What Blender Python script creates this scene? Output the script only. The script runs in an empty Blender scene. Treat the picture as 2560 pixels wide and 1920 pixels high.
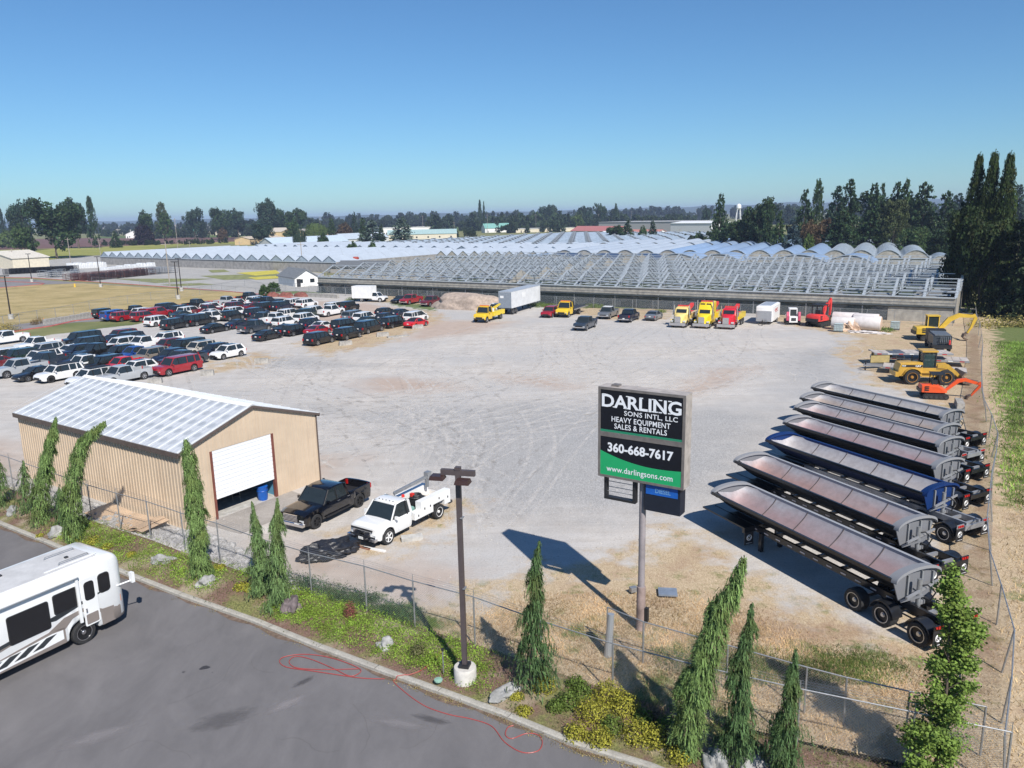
import bpy, bmesh, math, random
import numpy as np
from mathutils import Vector, Matrix
random.seed(7); np.random.seed(7)
R = math.radians
S = bpy.context.scene
COL = S.collection
# ------------------------------------------------------------------ camera, sky, sun, exposure
CAM_H = 17.0; FPX = 1948.0; PITCH = math.atan(422/1948.0); ROLL = R(1.15)
cam_d = bpy.data.cameras.new('camera'); cam = bpy.data.objects.new('camera', cam_d); COL.objects.link(cam)
cam_d.sensor_fit = 'HORIZONTAL'; cam_d.sensor_width = 36.0; cam_d.lens = FPX/2560*36
cam_d.clip_start = 0.5; cam_d.clip_end = 30000
cam.matrix_world = Matrix.Translation((0, 0, CAM_H)) @ Matrix.Rotation(R(90)-PITCH, 4, 'X') @ Matrix.Rotation(-ROLL, 4, 'Z')
S.camera = cam
SUN = Vector((0.396*0.72, -0.918*0.72, 0.70)).normalized()
SUN_EL = math.asin(SUN.z); SUN_AZ = math.atan2(SUN.x, SUN.y)
w = bpy.data.worlds.new('World'); S.world = w; w.use_nodes = True
nt = w.node_tree; bg = nt.nodes['Background']
sky = nt.nodes.new('ShaderNodeTexSky'); sky.sky_type = 'NISHITA'; sky.sun_disc = False
sky.sun_elevation = SUN_EL; sky.sun_rotation = SUN_AZ; sky.altitude = 0; sky.air_density = 1.0; sky.dust_density = 0.15; sky.ozone_density = 2.0
tint = nt.nodes.new('ShaderNodeMix'); tint.data_type = 'RGBA'; tint.blend_type = 'MULTIPLY'; tint.inputs[0].default_value = 1
tint.inputs[7].default_value = (.64, 1.0, 1.32, 1); nt.links.new(sky.outputs[0], tint.inputs[6]); nt.links.new(tint.outputs[2], bg.inputs[0]); bg.inputs[1].default_value = 0.062
sun_d = bpy.data.lights.new('sun', 'SUN'); sun_d.energy = 4.6; sun_d.angle = R(0.55); sun_d.color = (1.0, 0.945, 0.87)
sun = bpy.data.objects.new('sun', sun_d); COL.objects.link(sun)
sun.rotation_euler = SUN.to_track_quat('Z', 'Y').to_euler()
S.view_settings.view_transform = 'Standard'; S.view_settings.look = 'None'; S.view_settings.gamma = 1
S.view_settings.exposure = 0.42
S.cycles.max_bounces = 6; S.cycles.transparent_max_bounces = 24

# ------------------------------------------------------------------ placing: a spot seen at (px, py) of the 2560x1920 photo lies on this ground point
def ray(px, py):
    x = px-1280; y = 960-py; c, s = math.cos(ROLL), math.sin(ROLL)
    xr = x*c+y*s; yr = -x*s+y*c
    return Vector((xr, FPX*math.cos(PITCH)+yr*math.sin(PITCH), -FPX*math.sin(PITCH)+yr*math.cos(PITCH)))/FPX
def G(px, py, z=0.0):
    d = ray(px, py); t = (z-CAM_H)/d.z
    return Vector((d.x*t, d.y*t, z))
def AT(px, py, Y):
    d = ray(px, py); t = Y/d.y
    return Vector((d.x*t, Y, CAM_H+d.z*t))
KD = 2560/2212
def P(*pts): return [G(x*KD, y*KD).to_2d() for x, y in pts]

# ------------------------------------------------------------------ materials
MATS = {}
def nodes_of(name):
    m = bpy.data.materials.new(name); m.use_nodes = True; MATS[name] = m
    t = m.node_tree; b = t.nodes['Principled BSDF']
    return m, t, b
def N(t, kind, **kw):
    n = t.nodes.new('ShaderNode'+kind)
    for k, v in kw.items():
        if k in n.inputs: n.inputs[k].default_value = v
        else: setattr(n, k, v)
    return n
def ramp(t, fac, stops):
    r = t.nodes.new('ShaderNodeValToRGB'); t.links.new(fac, r.inputs[0])
    e = r.color_ramp.elements
    while len(e) < len(stops): e.new(0.5)
    for i, (p, c) in enumerate(stops):
        e[i].position = p; e[i].color = (c, c, c, 1) if isinstance(c, (int, float)) else (*c, 1)
    return r.outputs[0]
def mixc(t, fac, a, b, mode='MIX'):
    n = t.nodes.new('ShaderNodeMix'); n.data_type = 'RGBA'; n.blend_type = mode
    for i, v in ((0, fac), (6, a), (7, b)):
        if isinstance(v, (int, float)): n.inputs[i].default_value = v
        elif isinstance(v, tuple): n.inputs[i].default_value = (*v, 1) if len(v) == 3 else v
        else: t.links.new(v, n.inputs[i])
    return n.outputs[2]
def noise(t, scale, detail=4, rough=0.55, vec=None, dist=0.0):
    n = N(t, 'TexNoise'); n.inputs['Scale'].default_value = scale; n.inputs['Detail'].default_value = detail
    n.inputs['Roughness'].default_value = rough; n.inputs['Distortion'].default_value = dist
    if vec is not None: t.links.new(vec, n.inputs['Vector'])
    return n.outputs[0]
def coords(t, obj=False, scale=None, rotz=0):
    c = t.nodes.new('ShaderNodeTexCoord') if obj else t.nodes.new('ShaderNodeNewGeometry')
    o = c.outputs['Object' if obj else 'Position']
    if scale is not None or rotz:
        mp = t.nodes.new('ShaderNodeMapping'); t.links.new(o, mp.inputs[0])
        mp.inputs['Rotation'].default_value = (0, 0, rotz); mp.inputs['Scale'].default_value = scale or (1, 1, 1)
        o = mp.outputs[0]
    return o
def bump(t, b, h, strength=0.3, dist=0.02):
    n = t.nodes.new('ShaderNodeBump'); n.inputs['Strength'].default_value = strength; n.inputs['Distance'].default_value = dist
    t.links.new(h, n.inputs['Height']); t.links.new(n.outputs[0], b.inputs['Normal'])
def M(name, col, rough=0.6, metal=0.0, var=0.18, scale=3.0, bmp=0.0, coat=0.0, spec=None):
    """plain surface with a little wear: noise of two sizes over the base colour"""
    if name in MATS: return MATS[name]
    m, t, b = nodes_of(name)
    v = coords(t, obj=True)
    f = noise(t, scale, 5, 0.6, v)
    lo = tuple(c*(1-var) for c in col); hi = tuple(min(1, c*(1+var)) for c in col)
    t.links.new(ramp(t, f, [(0.3, lo), (0.7, hi)]), b.inputs['Base Color'])
    b.inputs['Roughness'].default_value = rough; b.inputs['Metallic'].default_value = metal
    if coat: b.inputs['Coat Weight'].default_value = coat; b.inputs['Coat Roughness'].default_value = 0.05
    if spec is not None: b.inputs['Specular IOR Level'].default_value = spec
    if bmp: bump(t, b, noise(t, scale*6, 4, 0.6, v), bmp, 0.02)
    return m
def make_paint():
    m, t, b = nodes_of('car_paint')
    oi = t.nodes.new('ShaderNodeObjectInfo')
    v = coords(t, obj=True)
    dust = ramp(t, noise(t, 2.5, 5, 0.6, v), [(0.45, 0.0), (0.9, 0.10)])
    t.links.new(mixc(t, dust, oi.outputs['Color'], (0.35, 0.32, 0.28)), b.inputs['Base Color'])
    b.inputs['Roughness'].default_value = 0.3; b.inputs['Coat Weight'].default_value = 0.8; b.inputs['Coat Roughness'].default_value = 0.06
    return m
PAINT = make_paint()
GLASS = M('vehicle_glass', (0.020, 0.027, 0.030), 0.06, 0, 0.1, spec=0.7)
RUBBER = M('rubber', (0.022, 0.022, 0.023), 0.85, 0, 0.35, 8)
BLACKP = M('black_plastic', (0.018, 0.018, 0.02), 0.55, 0, 0.2)
ALLOY = M('alloy', (0.55, 0.56, 0.58), 0.3, 0.8, 0.1)
CHROME = M('chrome', (0.7, 0.7, 0.72), 0.15, 1.0, 0.05)
DARKRIM = M('dark_rim', (0.03, 0.03, 0.032), 0.3, 0.6)
LAMP = M('headlamp_glass', (0.6, 0.62, 0.63), 0.1, 0.3, 0.2, 20)
RED = M('tail_lamp', (0.42, 0.012, 0.012), 0.2, 0, 0.2)
ORANGE = M('amber_lamp', (0.7, 0.2, 0.02), 0.25)
PLATE = M('number_plate_paint', (0.7, 0.7, 0.68), 0.4)
WHITE = M('white_enamel', (0.74, 0.74, 0.73), 0.4, 0, 0.06, 1.5)
STEEL = M('galvanised_steel', (0.36, 0.37, 0.38), 0.45, 0.6, 0.2, 6)
DSTEEL = M('dark_steel', (0.06, 0.062, 0.065), 0.5, 0.5, 0.3, 5)
CONC = M('concrete', (0.42, 0.41, 0.385), 0.9, 0, 0.25, 3, 0.4)

# ------------------------------------------------------------------ mesh builder
class MB:
    def __init__(s): s.v = []; s.f = []; s.m = []; s.T = None
    def add(s, vs, fs, mi=0):
        o = len(s.v)
        if s.T is not None: vs = [tuple(s.T @ Vector(v)) for v in vs]
        s.v += [tuple(v) for v in vs]; s.f += [tuple(o+i for i in f) for f in fs]; s.m += [mi]*len(fs)
        return s
    def box(s, c, d, mi=0, rot=None, taper=1.0):
        x, y, z = d[0]/2, d[1]/2, d[2]/2; vs = []
        for k in (-1, 1):
            q = taper if k == 1 else 1
            for a, b in ((-1, -1), (1, -1), (1, 1), (-1, 1)): vs.append(Vector((a*x*q, b*y*q, k*z)))
        if rot is not None: vs = [rot @ v for v in vs]
        c = Vector(c)
        return s.add([v+c for v in vs], [(3, 2, 1, 0), (4, 5, 6, 7), (0, 1, 5, 4), (1, 2, 6, 5), (2, 3, 7, 6), (3, 0, 4, 7)], mi)
    def bb(s, x0, x1, y0, y1, z0, z1, mi=0): return s.box(((x0+x1)/2, (y0+y1)/2, (z0+z1)/2), (x1-x0, y1-y0, z1-z0), mi)
    def tube(s, p0, p1, r0, r1=None, n=8, mi=0, cap=True):
        p0 = Vector(p0); p1 = Vector(p1); r1 = r0 if r1 is None else r1; d = (p1-p0)
        if d.length < 1e-6: return s
        d.normalize(); u = d.orthogonal().normalized(); w_ = d.cross(u); vs = []
        for p, r in ((p0, r0), (p1, r1)):
            for i in range(n):
                a = 2*math.pi*i/n; vs.append(p+(u*math.cos(a)+w_*math.sin(a))*r)
        fs = [(i, (i+1) % n, n+(i+1) % n, n+i) for i in range(n)]
        if cap: fs += [tuple(reversed(range(n))), tuple(range(n, 2*n))]
        return s.add(vs, fs, mi)
    def path(s, pts, r, n=6, mi=0):
        for a, b in zip(pts, pts[1:]): s.tube(a, b, r, r, n, mi)
        return s
    def bar(s, p0, p1, wd, h, mi=0):
        p0 = Vector(p0); p1 = Vector(p1); d = p1-p0; L = d.length
        if L < 1e-6: return s
        x = d/L; up = Vector((0, 0, 1)) if abs(x.z) < 0.98 else Vector((0, 1, 0)); y = up.cross(x).normalized(); z = x.cross(y)
        rot = Matrix((x, y, z)).transposed()
        return s.box((p0+p1)/2, (L, wd, h), mi, rot)
    def prism(s, poly, a, b, axis='y', mi=0):
        """poly of 2D points extruded from a to b along an axis: y -> poly is (x,z); x -> (y,z); z -> (x,y)"""
        def pt(p, t): return {'y': (p[0], t, p[1]), 'x': (t, p[0], p[1]), 'z': (p[0], p[1], t)}[axis]
        n = len(poly); ar = sum(poly[i][0]*poly[(i+1) % n][1]-poly[(i+1) % n][0]*poly[i][1] for i in range(n))
        if ar < 0: poly = poly[::-1]
        vs = [pt(p, a) for p in poly]+[pt(p, b) for p in poly]
        fs = [tuple(range(n)), tuple(reversed(range(n, 2*n)))]+[((i+1) % n, i, n+i, n+(i+1) % n) for i in range(n)]
        if axis != 'y': fs = [tuple(reversed(f)) for f in fs]
        return s.add(vs, fs, mi)
    def loft(s, rings, mi=0, closed=True, cap=True, mis=None):
        n = len(rings[0]); vs = [v for r in rings for v in r]; fs = []; ms = []
        for k in range(len(rings)-1):
            for i in range(n if closed else n-1):
                j = (i+1) % n; fs.append((k*n+i, k*n+j, (k+1)*n+j, (k+1)*n+i)); ms.append(mis[i] if mis else mi)
        if cap and closed: fs += [tuple(reversed(range(n))), tuple(range((len(rings)-1)*n, len(rings)*n))]; ms += [mi, mi]
        o = len(s.v); s.add(vs, fs, mi); s.m[-len(ms):] = ms
        return s
    def torus(s, c, R_, r, axis='y', n=24, k=8, mi=0, a0=0, a1=2*math.pi):
        rings = []; full = abs(a1-a0-2*math.pi) < 1e-6; m = n if full else n+1
        for i in range(m):
            a = a0+(a1-a0)*i/n; ca, sa = math.cos(a), math.sin(a); rg = []
            for j in range(k):
                b = 2*math.pi*j/k; q = R_+r*math.cos(b); h = r*math.sin(b)
                rg.append({'y': (c[0]+q*ca, c[1]+h, c[2]+q*sa), 'z': (c[0]+q*ca, c[1]+q*sa, c[2]+h), 'x': (c[0]+h, c[1]+q*ca, c[2]+q*sa)}[axis])
            rings.append(rg)
        if full: rings.append(rings[0])
        return s.loft(rings, mi, True, not full)
    def lathe(s, prof, c=(0, 0, 0), n=16, mi=0, axis='z'):
        """prof: list of (r, h)"""
        rings = []
        for r, h in prof:
            rg = []
            for i in range(n):
                a = 2*math.pi*i/n; x, y = r*math.cos(a), r*math.sin(a)
                rg.append((c[0]+x, c[1]+y, c[2]+h) if axis == 'z' else ((c[0]+x, c[1]+h, c[2]-y) if axis == 'y' else (c[0]+h, c[1]+x, c[2]+y)))
            rings.append(rg)
        s.loft(rings, mi, True, False)
        for rr_, rg in ((prof[0][0], rings[0]), (prof[-1][0], rings[-1])):
            if rr_ < .02: pass
        return s
    def mesh(s, name, mats, smooth=None):
        me = bpy.data.meshes.new(name); me.from_pydata(s.v, [], s.f); 
        for m in (mats if isinstance(mats, (list, tuple)) else [mats]): me.materials.append(m)
        if any(s.m): me.polygons.foreach_set('material_index', s.m)
        if smooth is not None:
            me.polygons.foreach_set('use_smooth', [True]*len(s.f)); me.update(); me.set_sharp_from_angle(angle=R(smooth))
        me.update(); return me
    def build(s, name, mats, parent=None, loc=None, rotz=0, smooth=None, label=None):
        o = bpy.data.objects.new(name, s.mesh(name, mats, smooth)); COL.objects.link(o)
        if parent is not None: o.parent = parent
        if loc is not None: o.location = loc
        if rotz: o.rotation_euler = (0, 0, rotz)
        if label: o['label'] = label
        return o
def tag(o, label=None, cat=None, group=None, kind=None):
    for k, v in (('label', label), ('category', cat), ('group', group), ('kind', kind)):
        if v: o[k] = v
    return o
def thing(name, label, cat, loc=(0, 0, 0), rotz=0, group=None, scale=None):
    o = bpy.data.objects.new(name, None); COL.objects.link(o); o.location = loc; o.rotation_euler = (0, 0, rotz)
    o.empty_display_size = 0.3
    if scale: o.scale = scale if isinstance(scale, (tuple, list)) else (scale,)*3
    return tag(o, label, cat, group)
def copy_tree(o, parent=None, color=None, top=True):
    c = o.copy(); COL.objects.link(c); c.parent = parent
    if color is not None and c.type == 'MESH': c.color = (*color, 1)
    if top:
        for k in ('label', 'category', 'group'):
            if k in c: del c[k]
    for ch in list(KIDS(o)): copy_tree(ch, c, color, False)
    return c
def KIDS(o):
    if o.name not in _kids: _kids[o.name] = list(o.children)
    return _kids[o.name]
_kids = {}
def recolor(o, color):
    if o.type == 'MESH': o.color = (*color, 1)
    for c in o.children: recolor(c, color)
def text_into(mb, txt, size, mi=0, bold=0.0, xs=1.0, T=None, align='CENTER', space=1.0):
    cu = bpy.data.curves.new('t', 'FONT'); cu.body = txt; cu.size = size; cu.align_x = align; cu.offset = bold; cu.space_character = space
    cu.resolution_u = 3
    ob = bpy.data.objects.new('t', cu); COL.objects.link(ob)
    dg = bpy.context.evaluated_depsgraph_get(); me = bpy.data.meshes.new_from_object(ob.evaluated_get(dg))
    vs = [Vector((v.co.x*xs, v.co.y, 0)) for v in me.vertices]
    if T is not None: vs = [T @ v for v in vs]
    mb.add(vs, [tuple(p.vertices) for p in me.polygons], mi)
    bpy.data.objects.remove(ob); bpy.data.curves.remove(cu); bpy.data.meshes.remove(me)
# ------------------------------------------------------------------ ground
def sdist(px, py, poly):
    """signed distance (positive inside) of points to polygon"""
    n = len(poly); d = np.full(px.shape, 1e9); ins = np.zeros(px.shape, bool)
    for i in range(n):
        ax, ay = poly[i]; bx, by = poly[(i+1) % n]; ex, ey = bx-ax, by-ay
        t = np.clip(((px-ax)*ex+(py-ay)*ey)/(ex*ex+ey*ey+1e-9), 0, 1)
        d = np.minimum(d, np.hypot(px-ax-t*ex, py-ay-t*ey))
        c = ((ay > py) != (by > py)) & (px < (bx-ax)*(py-ay)/((by-ay) if abs(by-ay) > 1e-9 else 1e-9)+ax)
        ins ^= c
    return np.where(ins, d, -d)
def grid_ground():
    rad = [0.0]; r = 6.0
    while r < 9000: rad.append(r); r *= 1.0125 if r < 400 else 1.06
    ang = np.linspace(R(-50), R(50), 420)
    rest = np.linspace(R(50), R(310), 40)[1:-1]
    ang = np.concatenate([ang, rest]); na = len(ang); rad = np.array(rad[1:]); nr = len(rad)
    A, Q = np.meshgrid(ang, rad)
    X = (Q*np.sin(A)).ravel(); Y = (Q*np.cos(A)).ravel()
    i, j = np.meshgrid(np.arange(nr-1), np.arange(na), indexing='ij'); j2 = (j+1) % na
    F = np.stack([i*na+j, (i+1)*na+j, (i+1)*na+j2, i*na+j2], -1).reshape(-1, 4)[:, ::-1]
    V = np.stack([X, Y, np.zeros_like(X)], 1)
    V = np.vstack([V, [[0, 0, 0]]]); c = len(V)-1
    tri = [(c, (k+1) % na, k) for k in range(na)]
    me = bpy.data.meshes.new('ground'); me.from_pydata(V.tolist(), [], F.tolist()+[t[::-1] for t in tri]); me.update()
    X = V[:, 0]; Y = V[:, 1]
    def zone(name, polys, soft=2.0):
        d = np.full(X.shape, -1e9)
        for p in polys:
            p = [tuple(q) for q in p]; d = np.maximum(d, sdist(X, Y, p))
        a = me.attributes.new(name, 'FLOAT', 'POINT'); a.data.foreach_set('value', np.clip(0.5+d/(2*soft), 0, 1).astype(np.float32))
    zone('lot', [P((-400, 1330), (300, 1230), (600, 1260), (1380, 1420), (2080, 1640), (2230, 1100), (2130, 668), (680, 600), (560, 622), (390, 688), (-60, 745), (-600, 860))], 3)
    zone('straw', [P((860, 1400), (930, 1330), (1010, 1275), (1120, 1235), (1330, 1215), (1420, 1170), (1480, 1130), (1540, 1180), (1640, 1250), (1800, 1330), (1900, 1370), (1990, 1290), (2010, 1180), (2030, 1000), (2010, 900), (1980, 850), (1880, 830), (1850, 790), (1800, 765), (1840, 735), (1900, 720), (2130, 672), (3300, 660), (3600, 1900), (1800, 1900), (1300, 1560)),
                   P((640, 742), (700, 768), (830, 742), (920, 705), (960, 688), (930, 670), (860, 672), (820, 690), (760, 716)),
                   P((760, 632), (1020, 640), (960, 662), (800, 652)),
                   P((725, 1160), (790, 1195), (880, 1180), (1000, 1110), (1010, 1080), (950, 1085), (900, 1150), (860, 1140)),
                   P((1180, 668), (1300, 655), (1460, 668), (1440, 690), (1320, 690)), P((1640, 668), (1760, 680), (2100, 680), (2100, 720), (1900, 742), (1800, 720), (1650, 690)),
                   P((420, 758), (470, 790), (560, 760), (600, 772), (560, 792), (450, 806))], 4.0)
    zone('green', [P((2150, 742), (2165, 765), (2155, 800), (2140, 830), (2170, 850), (2160, 930), (2175, 960), (2165, 1040), (2195, 1090), (3600, 1300), (3300, 660), (2140, 700)),
                   P((1420, 1390), (1700, 1420), (1850, 1400), (1960, 1440), (1900, 1470), (1700, 1460), (1480, 1440)), P((560, 1240), (900, 1310), (960, 1360), (860, 1370), (560, 1290)),
                   P((1220, 1350), (1290, 1360), (1300, 1400), (1230, 1400)), P((1340, 1440), (1560, 1500), (1560, 1560), (1370, 1520)),
                   P((1150, 648), (1440, 656), (1450, 668), (1160, 664)), P((840, 650), (960, 662), (930, 672), (850, 660)), P((550, 622), (700, 632), (700, 640), (560, 632)),
                   P((2190, 1280), (2230, 1250), (3000, 1400), (2500, 1500))], 2.6)
    zone('clay', [P((760, 825), (830, 812), (960, 822), (1000, 840), (900, 850), (800, 850)), P((1070, 812), (1180, 812), (1260, 835), (1210, 842), (1100, 828)), P((1450, 850), (1520, 800), (1640, 790), (1600, 815), (1500, 855)),
                  P((600, 1000), (700, 985), (780, 990), (700, 1030), (620, 1040)), P((-100, 1010), (-100, 930), (50, 960), (75, 1120), (-100, 1060)), P((920, 690), (1120, 695), (1030, 720), (860, 740)),
                  P((560, 1160), (680, 1180), (1000, 1230), (940, 1330), (620, 1260)), P((500, 640), (800, 655), (960, 680), (820, 690), (640, 700))], 4)
    zone('redsoil', [P((1530, 1330), (1700, 1340), (1880, 1350), (1860, 1410), (1650, 1390), (1530, 1370)), P((2090, 720), (2120, 725), (2135, 1180), (2150, 1500), (2120, 1500), (2100, 1000), (2080, 860))], 1.0)
    zone('coarse', [P((600, 870), (760, 880), (1290, 860), (1500, 880), (1700, 880), (1600, 1080), (1330, 1120), (1000, 1130), (900, 980)), P((1700, 760), (1830, 740), (1820, 860), (1700, 860)), P((480, 762), (700, 770), (800, 790), (560, 800))], 6)
    return me
def ground_material():
    m, t, b = nodes_of('ground_mix'); p = coords(t)
    def att(n):
        a = t.nodes.new('ShaderNodeAttribute'); a.attribute_name = n; return a.outputs['Fac']
    def edge(a, sc, w0=0.42, w1=0.58, amt=0.9):
        n1 = noise(t, sc, 6, 0.65, p)
        s1 = N(t, 'Math', operation='MULTIPLY_ADD'); t.links.new(n1, s1.inputs[0]); s1.inputs[1].default_value = amt; t.links.new(a, s1.inputs[2])
        s2 = N(t, 'Math', operation='SUBTRACT'); t.links.new(s1.outputs[0], s2.inputs[0]); s2.inputs[1].default_value = amt/2
        return ramp(t, s2.outputs[0], [(w0, 0.0), (w1, 1.0)])
    fine = noise(t, 9.0, 8, 0.75, p); mid = noise(t, 0.6, 6, 0.6, p); big = noise(t, 0.05, 5, 0.6, p)
    grit = N(t, 'TexVoronoi'); grit.inputs['Scale'].default_value = 11; t.links.new(p, grit.inputs['Vector'])
    streak = noise(t, 1.0, 5, 0.6, coords(t, scale=(0.10, 1.1, 1), rotz=R(18)), 0.6)
    streak2 = noise(t, 1.0, 5, 0.6, coords(t, scale=(0.9, 0.08, 1), rotz=R(-24)), 0.5)
    grav = ramp(t, mid, [(0.25, (0.38, 0.345, 0.31)), (0.5, (0.475, 0.44, 0.40)), (0.75, (0.55, 0.515, 0.475))])
    grav = mixc(t, ramp(t, streak, [(0.4, 0.0), (0.72, 0.55)]), grav, (0.64, 0.615, 0.585))
    grav = mixc(t, ramp(t, streak2, [(0.45, 0.0), (0.75, 0.4)]), grav, (0.38, 0.345, 0.31))
    grav = mixc(t, ramp(t, big, [(0.42, 0.0), (0.6, 0.7)]), grav, (0.41, 0.405, 0.40))
    grav = mixc(t, ramp(t, fine, [(0.3, 0.55), (0.5, 0.0)]), grav, (0.20, 0.19, 0.18), 'MIX')
    coarse = mixc(t, ramp(t, grit.outputs['Distance'], [(0.1, 0.0), (0.6, 1.0)]), (0.51, 0.505, 0.50), (0.25, 0.25, 0.25))
    grav = mixc(t, N_mul(t, edge(att('coarse'), 0.25, 0.3, 0.8), 0.75), grav, coarse)
    grav = mixc(t, N_mul(t, edge(att('clay'), 0.35, 0.3, 0.8, 0.7), 0.85), grav, mixc(t, mid, (0.33, 0.25, 0.20), (0.50, 0.40, 0.33)))
    field = ramp(t, noise(t, 0.02, 5, 0.6, p), [(0.35, (0.13, 0.15, 0.055)), (0.5, (0.23, 0.22, 0.10)), (0.65, (0.10, 0.13, 0.045))])
    base = mixc(t, edge(att('lot'), 0.3), field, grav)
    blade = noise(t, 14, 6, 0.8, coords(t, scale=(1, 0.35, 1), rotz=R(35)), 1.5)
    straw = ramp(t, blade, [(0.28, (0.17, 0.118, 0.07)), (0.45, (0.38, 0.29, 0.185)), (0.62, (0.58, 0.47, 0.325))])
    straw = mixc(t, ramp(t, noise(t, 0.35, 6, 0.65, p), [(0.5, 0.0), (0.68, 0.6)]), straw, (0.32, 0.21, 0.145))
    straw = mixc(t, ramp(t, noise(t, 0.8, 6, 0.7, p), [(0.56, 0.0), (0.66, 0.7)]), straw, ramp(t, blade, [(0.3, (0.05, 0.07, 0.02)), (0.6, (0.20, 0.22, 0.07))]))
    base = mixc(t, edge(att('straw'), 0.55, 0.36, 0.66, 1.5), base, straw)
    base = mixc(t, N_mul(t, edge(att('redsoil'), 0.8, 0.4, 0.75, 1.9), 0.4), base, ramp(t, fine, [(0.3, (0.10, 0.05, 0.03)), (0.65, (0.33, 0.19, 0.12))]))
    grn = ramp(t, blade, [(0.3, (0.025, 0.045, 0.012)), (0.5, (0.085, 0.13, 0.03)), (0.65, (0.17, 0.22, 0.06))])
    base = mixc(t, N_mul(t, edge(att('green'), 0.9, 0.40, 0.70, 1.9), .9), base, grn)
    t.links.new(base, b.inputs['Base Color']); b.inputs['Roughness'].default_value = 0.95; b.inputs['Specular IOR Level'].default_value = 0.2
    h = mixc(t, 0.5, fine, grit.outputs['Distance']); bump(t, b, h, 0.5, 0.05)
    return m
def N_mul(t, a, k):
    n = N(t, 'Math', operation='MULTIPLY'); t.links.new(a, n.inputs[0]); n.inputs[1].default_value = k; return n.outputs[0]
gm = grid_ground(); gm.materials.append(ground_material())
ground = bpy.data.objects.new('ground', gm); COL.objects.link(ground); tag(ground, kind='structure')

def field_mat(name, stops, scale=0.25, stretch=(1, 1, 1), rotz=0, bmp=0.3, fine=None, fs=14.0):
    m, t, b = nodes_of(name)
    f = noise(t, scale, 8, 0.68, coords(t, scale=stretch, rotz=rotz), 0.4)
    c = ramp(t, f, stops)
    g = noise(t, fs, 6, 0.7, coords(t))
    c = mixc(t, ramp(t, g, [(0.35, 0.45), (0.6, 0.0)]), c, fine or tuple(x*0.5 for x in stops[0][1]))
    t.links.new(c, b.inputs['Base Color']); b.inputs['Roughness'].default_value = 0.95; b.inputs['Specular IOR Level'].default_value = 0.15
    bump(t, b, g, bmp, 0.03); return m
def sheet(name, pts, z, mat, sub=0):
    pts = [Vector((p[0], p[1], z)) for p in pts]
    bm = bmesh.new(); vs = [bm.verts.new(p) for p in pts]; bm.faces.new(vs); bmesh.ops.triangulate(bm, faces=bm.faces[:])
    bm.normal_update()
    for f in bm.faces:
        if f.normal.z < 0: f.normal_flip()
    me = bpy.data.meshes.new(name); bm.to_mesh(me); bm.free(); me.materials.append(mat)
    o = bpy.data.objects.new(name, me); COL.objects.link(o); return tag(o, kind='structure')
ASPH = field_mat('asphalt', [(0.3, (0.128, 0.124, 0.128)), (0.5, (0.162, 0.156, 0.160)), (0.7, (0.198, 0.190, 0.193))], 0.5, (1, 0.5, 1), R(30), 0.15, (0.13, 0.125, 0.125), 40)
ROADM = field_mat('road_asphalt', [(0.35, (0.20, 0.19, 0.19)), (0.65, (0.27, 0.26, 0.26))], 0.3)
DRY = field_mat('dry_grass', [(0.32, (0.25, 0.21, 0.09)), (0.5, (0.40, 0.31, 0.15)), (0.66, (0.50, 0.39, 0.21))], 0.12, (1, 1.6, 1), 0, 0.3, (0.22, 0.19, 0.08), 2.5)
PLOW = field_mat('ploughed_soil', [(0.35, (0.13, 0.075, 0.065)), (0.65, (0.22, 0.13, 0.115))], 0.05, (0.3, 3, 1), R(-6))
YEL = field_mat('yellow_grass', [(0.35, (0.22, 0.24, 0.06)), (0.65, (0.38, 0.36, 0.11))], 0.05, (0.3, 2, 1))
GRN = field_mat('crop_green', [(0.35, (0.08, 0.13, 0.035)), (0.65, (0.15, 0.20, 0.06))], 0.05)
YARD = field_mat('yard_gravel', [(0.35, (0.36, 0.35, 0.33)), (0.65, (0.45, 0.44, 0.42))], 0.2)
PURP = field_mat('pale_stubble', [(0.35, (0.33, 0.27, 0.16)), (0.65, (0.44, 0.37, 0.22))], 0.06)
# front car park below the kerb line
KERBS = [(-70, 1278), (0, 1310), (158, 1374), (292, 1427), (463, 1494), (640, 1556), (781, 1614), (962, 1682), (1142, 1747), (1260, 1790), (1435, 1862), (1627, 1922), (1800, 1995)]
KW = [G(*p).to_2d() for p in KERBS]
sheet('parking_lot', [*KW, Vector((20, 5)), Vector((20, -30)), Vector((-60, -30)), Vector((-60, 30))], 0.012, ASPH)
# far access road, dry field, fields beyond
sheet('access_road', P((-300, 610), (0, 602), (60, 603), (200, 612), (330, 621), (480, 632), (560, 640), (640, 650), (640, 656), (560, 640), (520, 655), (455, 668), (380, 682), (300, 690), (160, 697), (0, 718), (-200, 752), (-200, 745), (0, 706), (160, 684), (280, 675), (380, 660), (478, 648), (540, 640), (535, 632), (440, 628), (300, 620), (180, 612), (90, 615), (0, 622), (-300, 640)), 0.02, ROADM)
sheet('dry_field', P((-300, 640), (0, 622), (90, 615), (180, 612), (300, 620), (440, 628), (535, 632), (540, 640), (478, 648), (380, 660), (280, 675), (160, 684), (0, 706), (-300, 770)), 0.03, DRY)
sheet('nursery_yard', P((-200, 560), (230, 552), (700, 590), (700, 628), (600, 630), (560, 636), (480, 630), (330, 618), (200, 609), (60, 600), (0, 598), (-300, 604)), 0.02, YARD)
sheet('yellow_field', P((-400, 560), (-400, 546), (0, 536), (220, 530), (480, 517), (640, 511), (640, 522), (400, 530), (260, 548), (200, 552), (100, 562), (0, 570)), 0.05, YEL)
sheet('ploughed_field', P((-400, 546), (-400, 520), (0, 518), (200, 514), (420, 513), (625, 513), (560, 520), (450, 524), (300, 530), (150, 536), (0, 540)), 0.07, PLOW)
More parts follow.
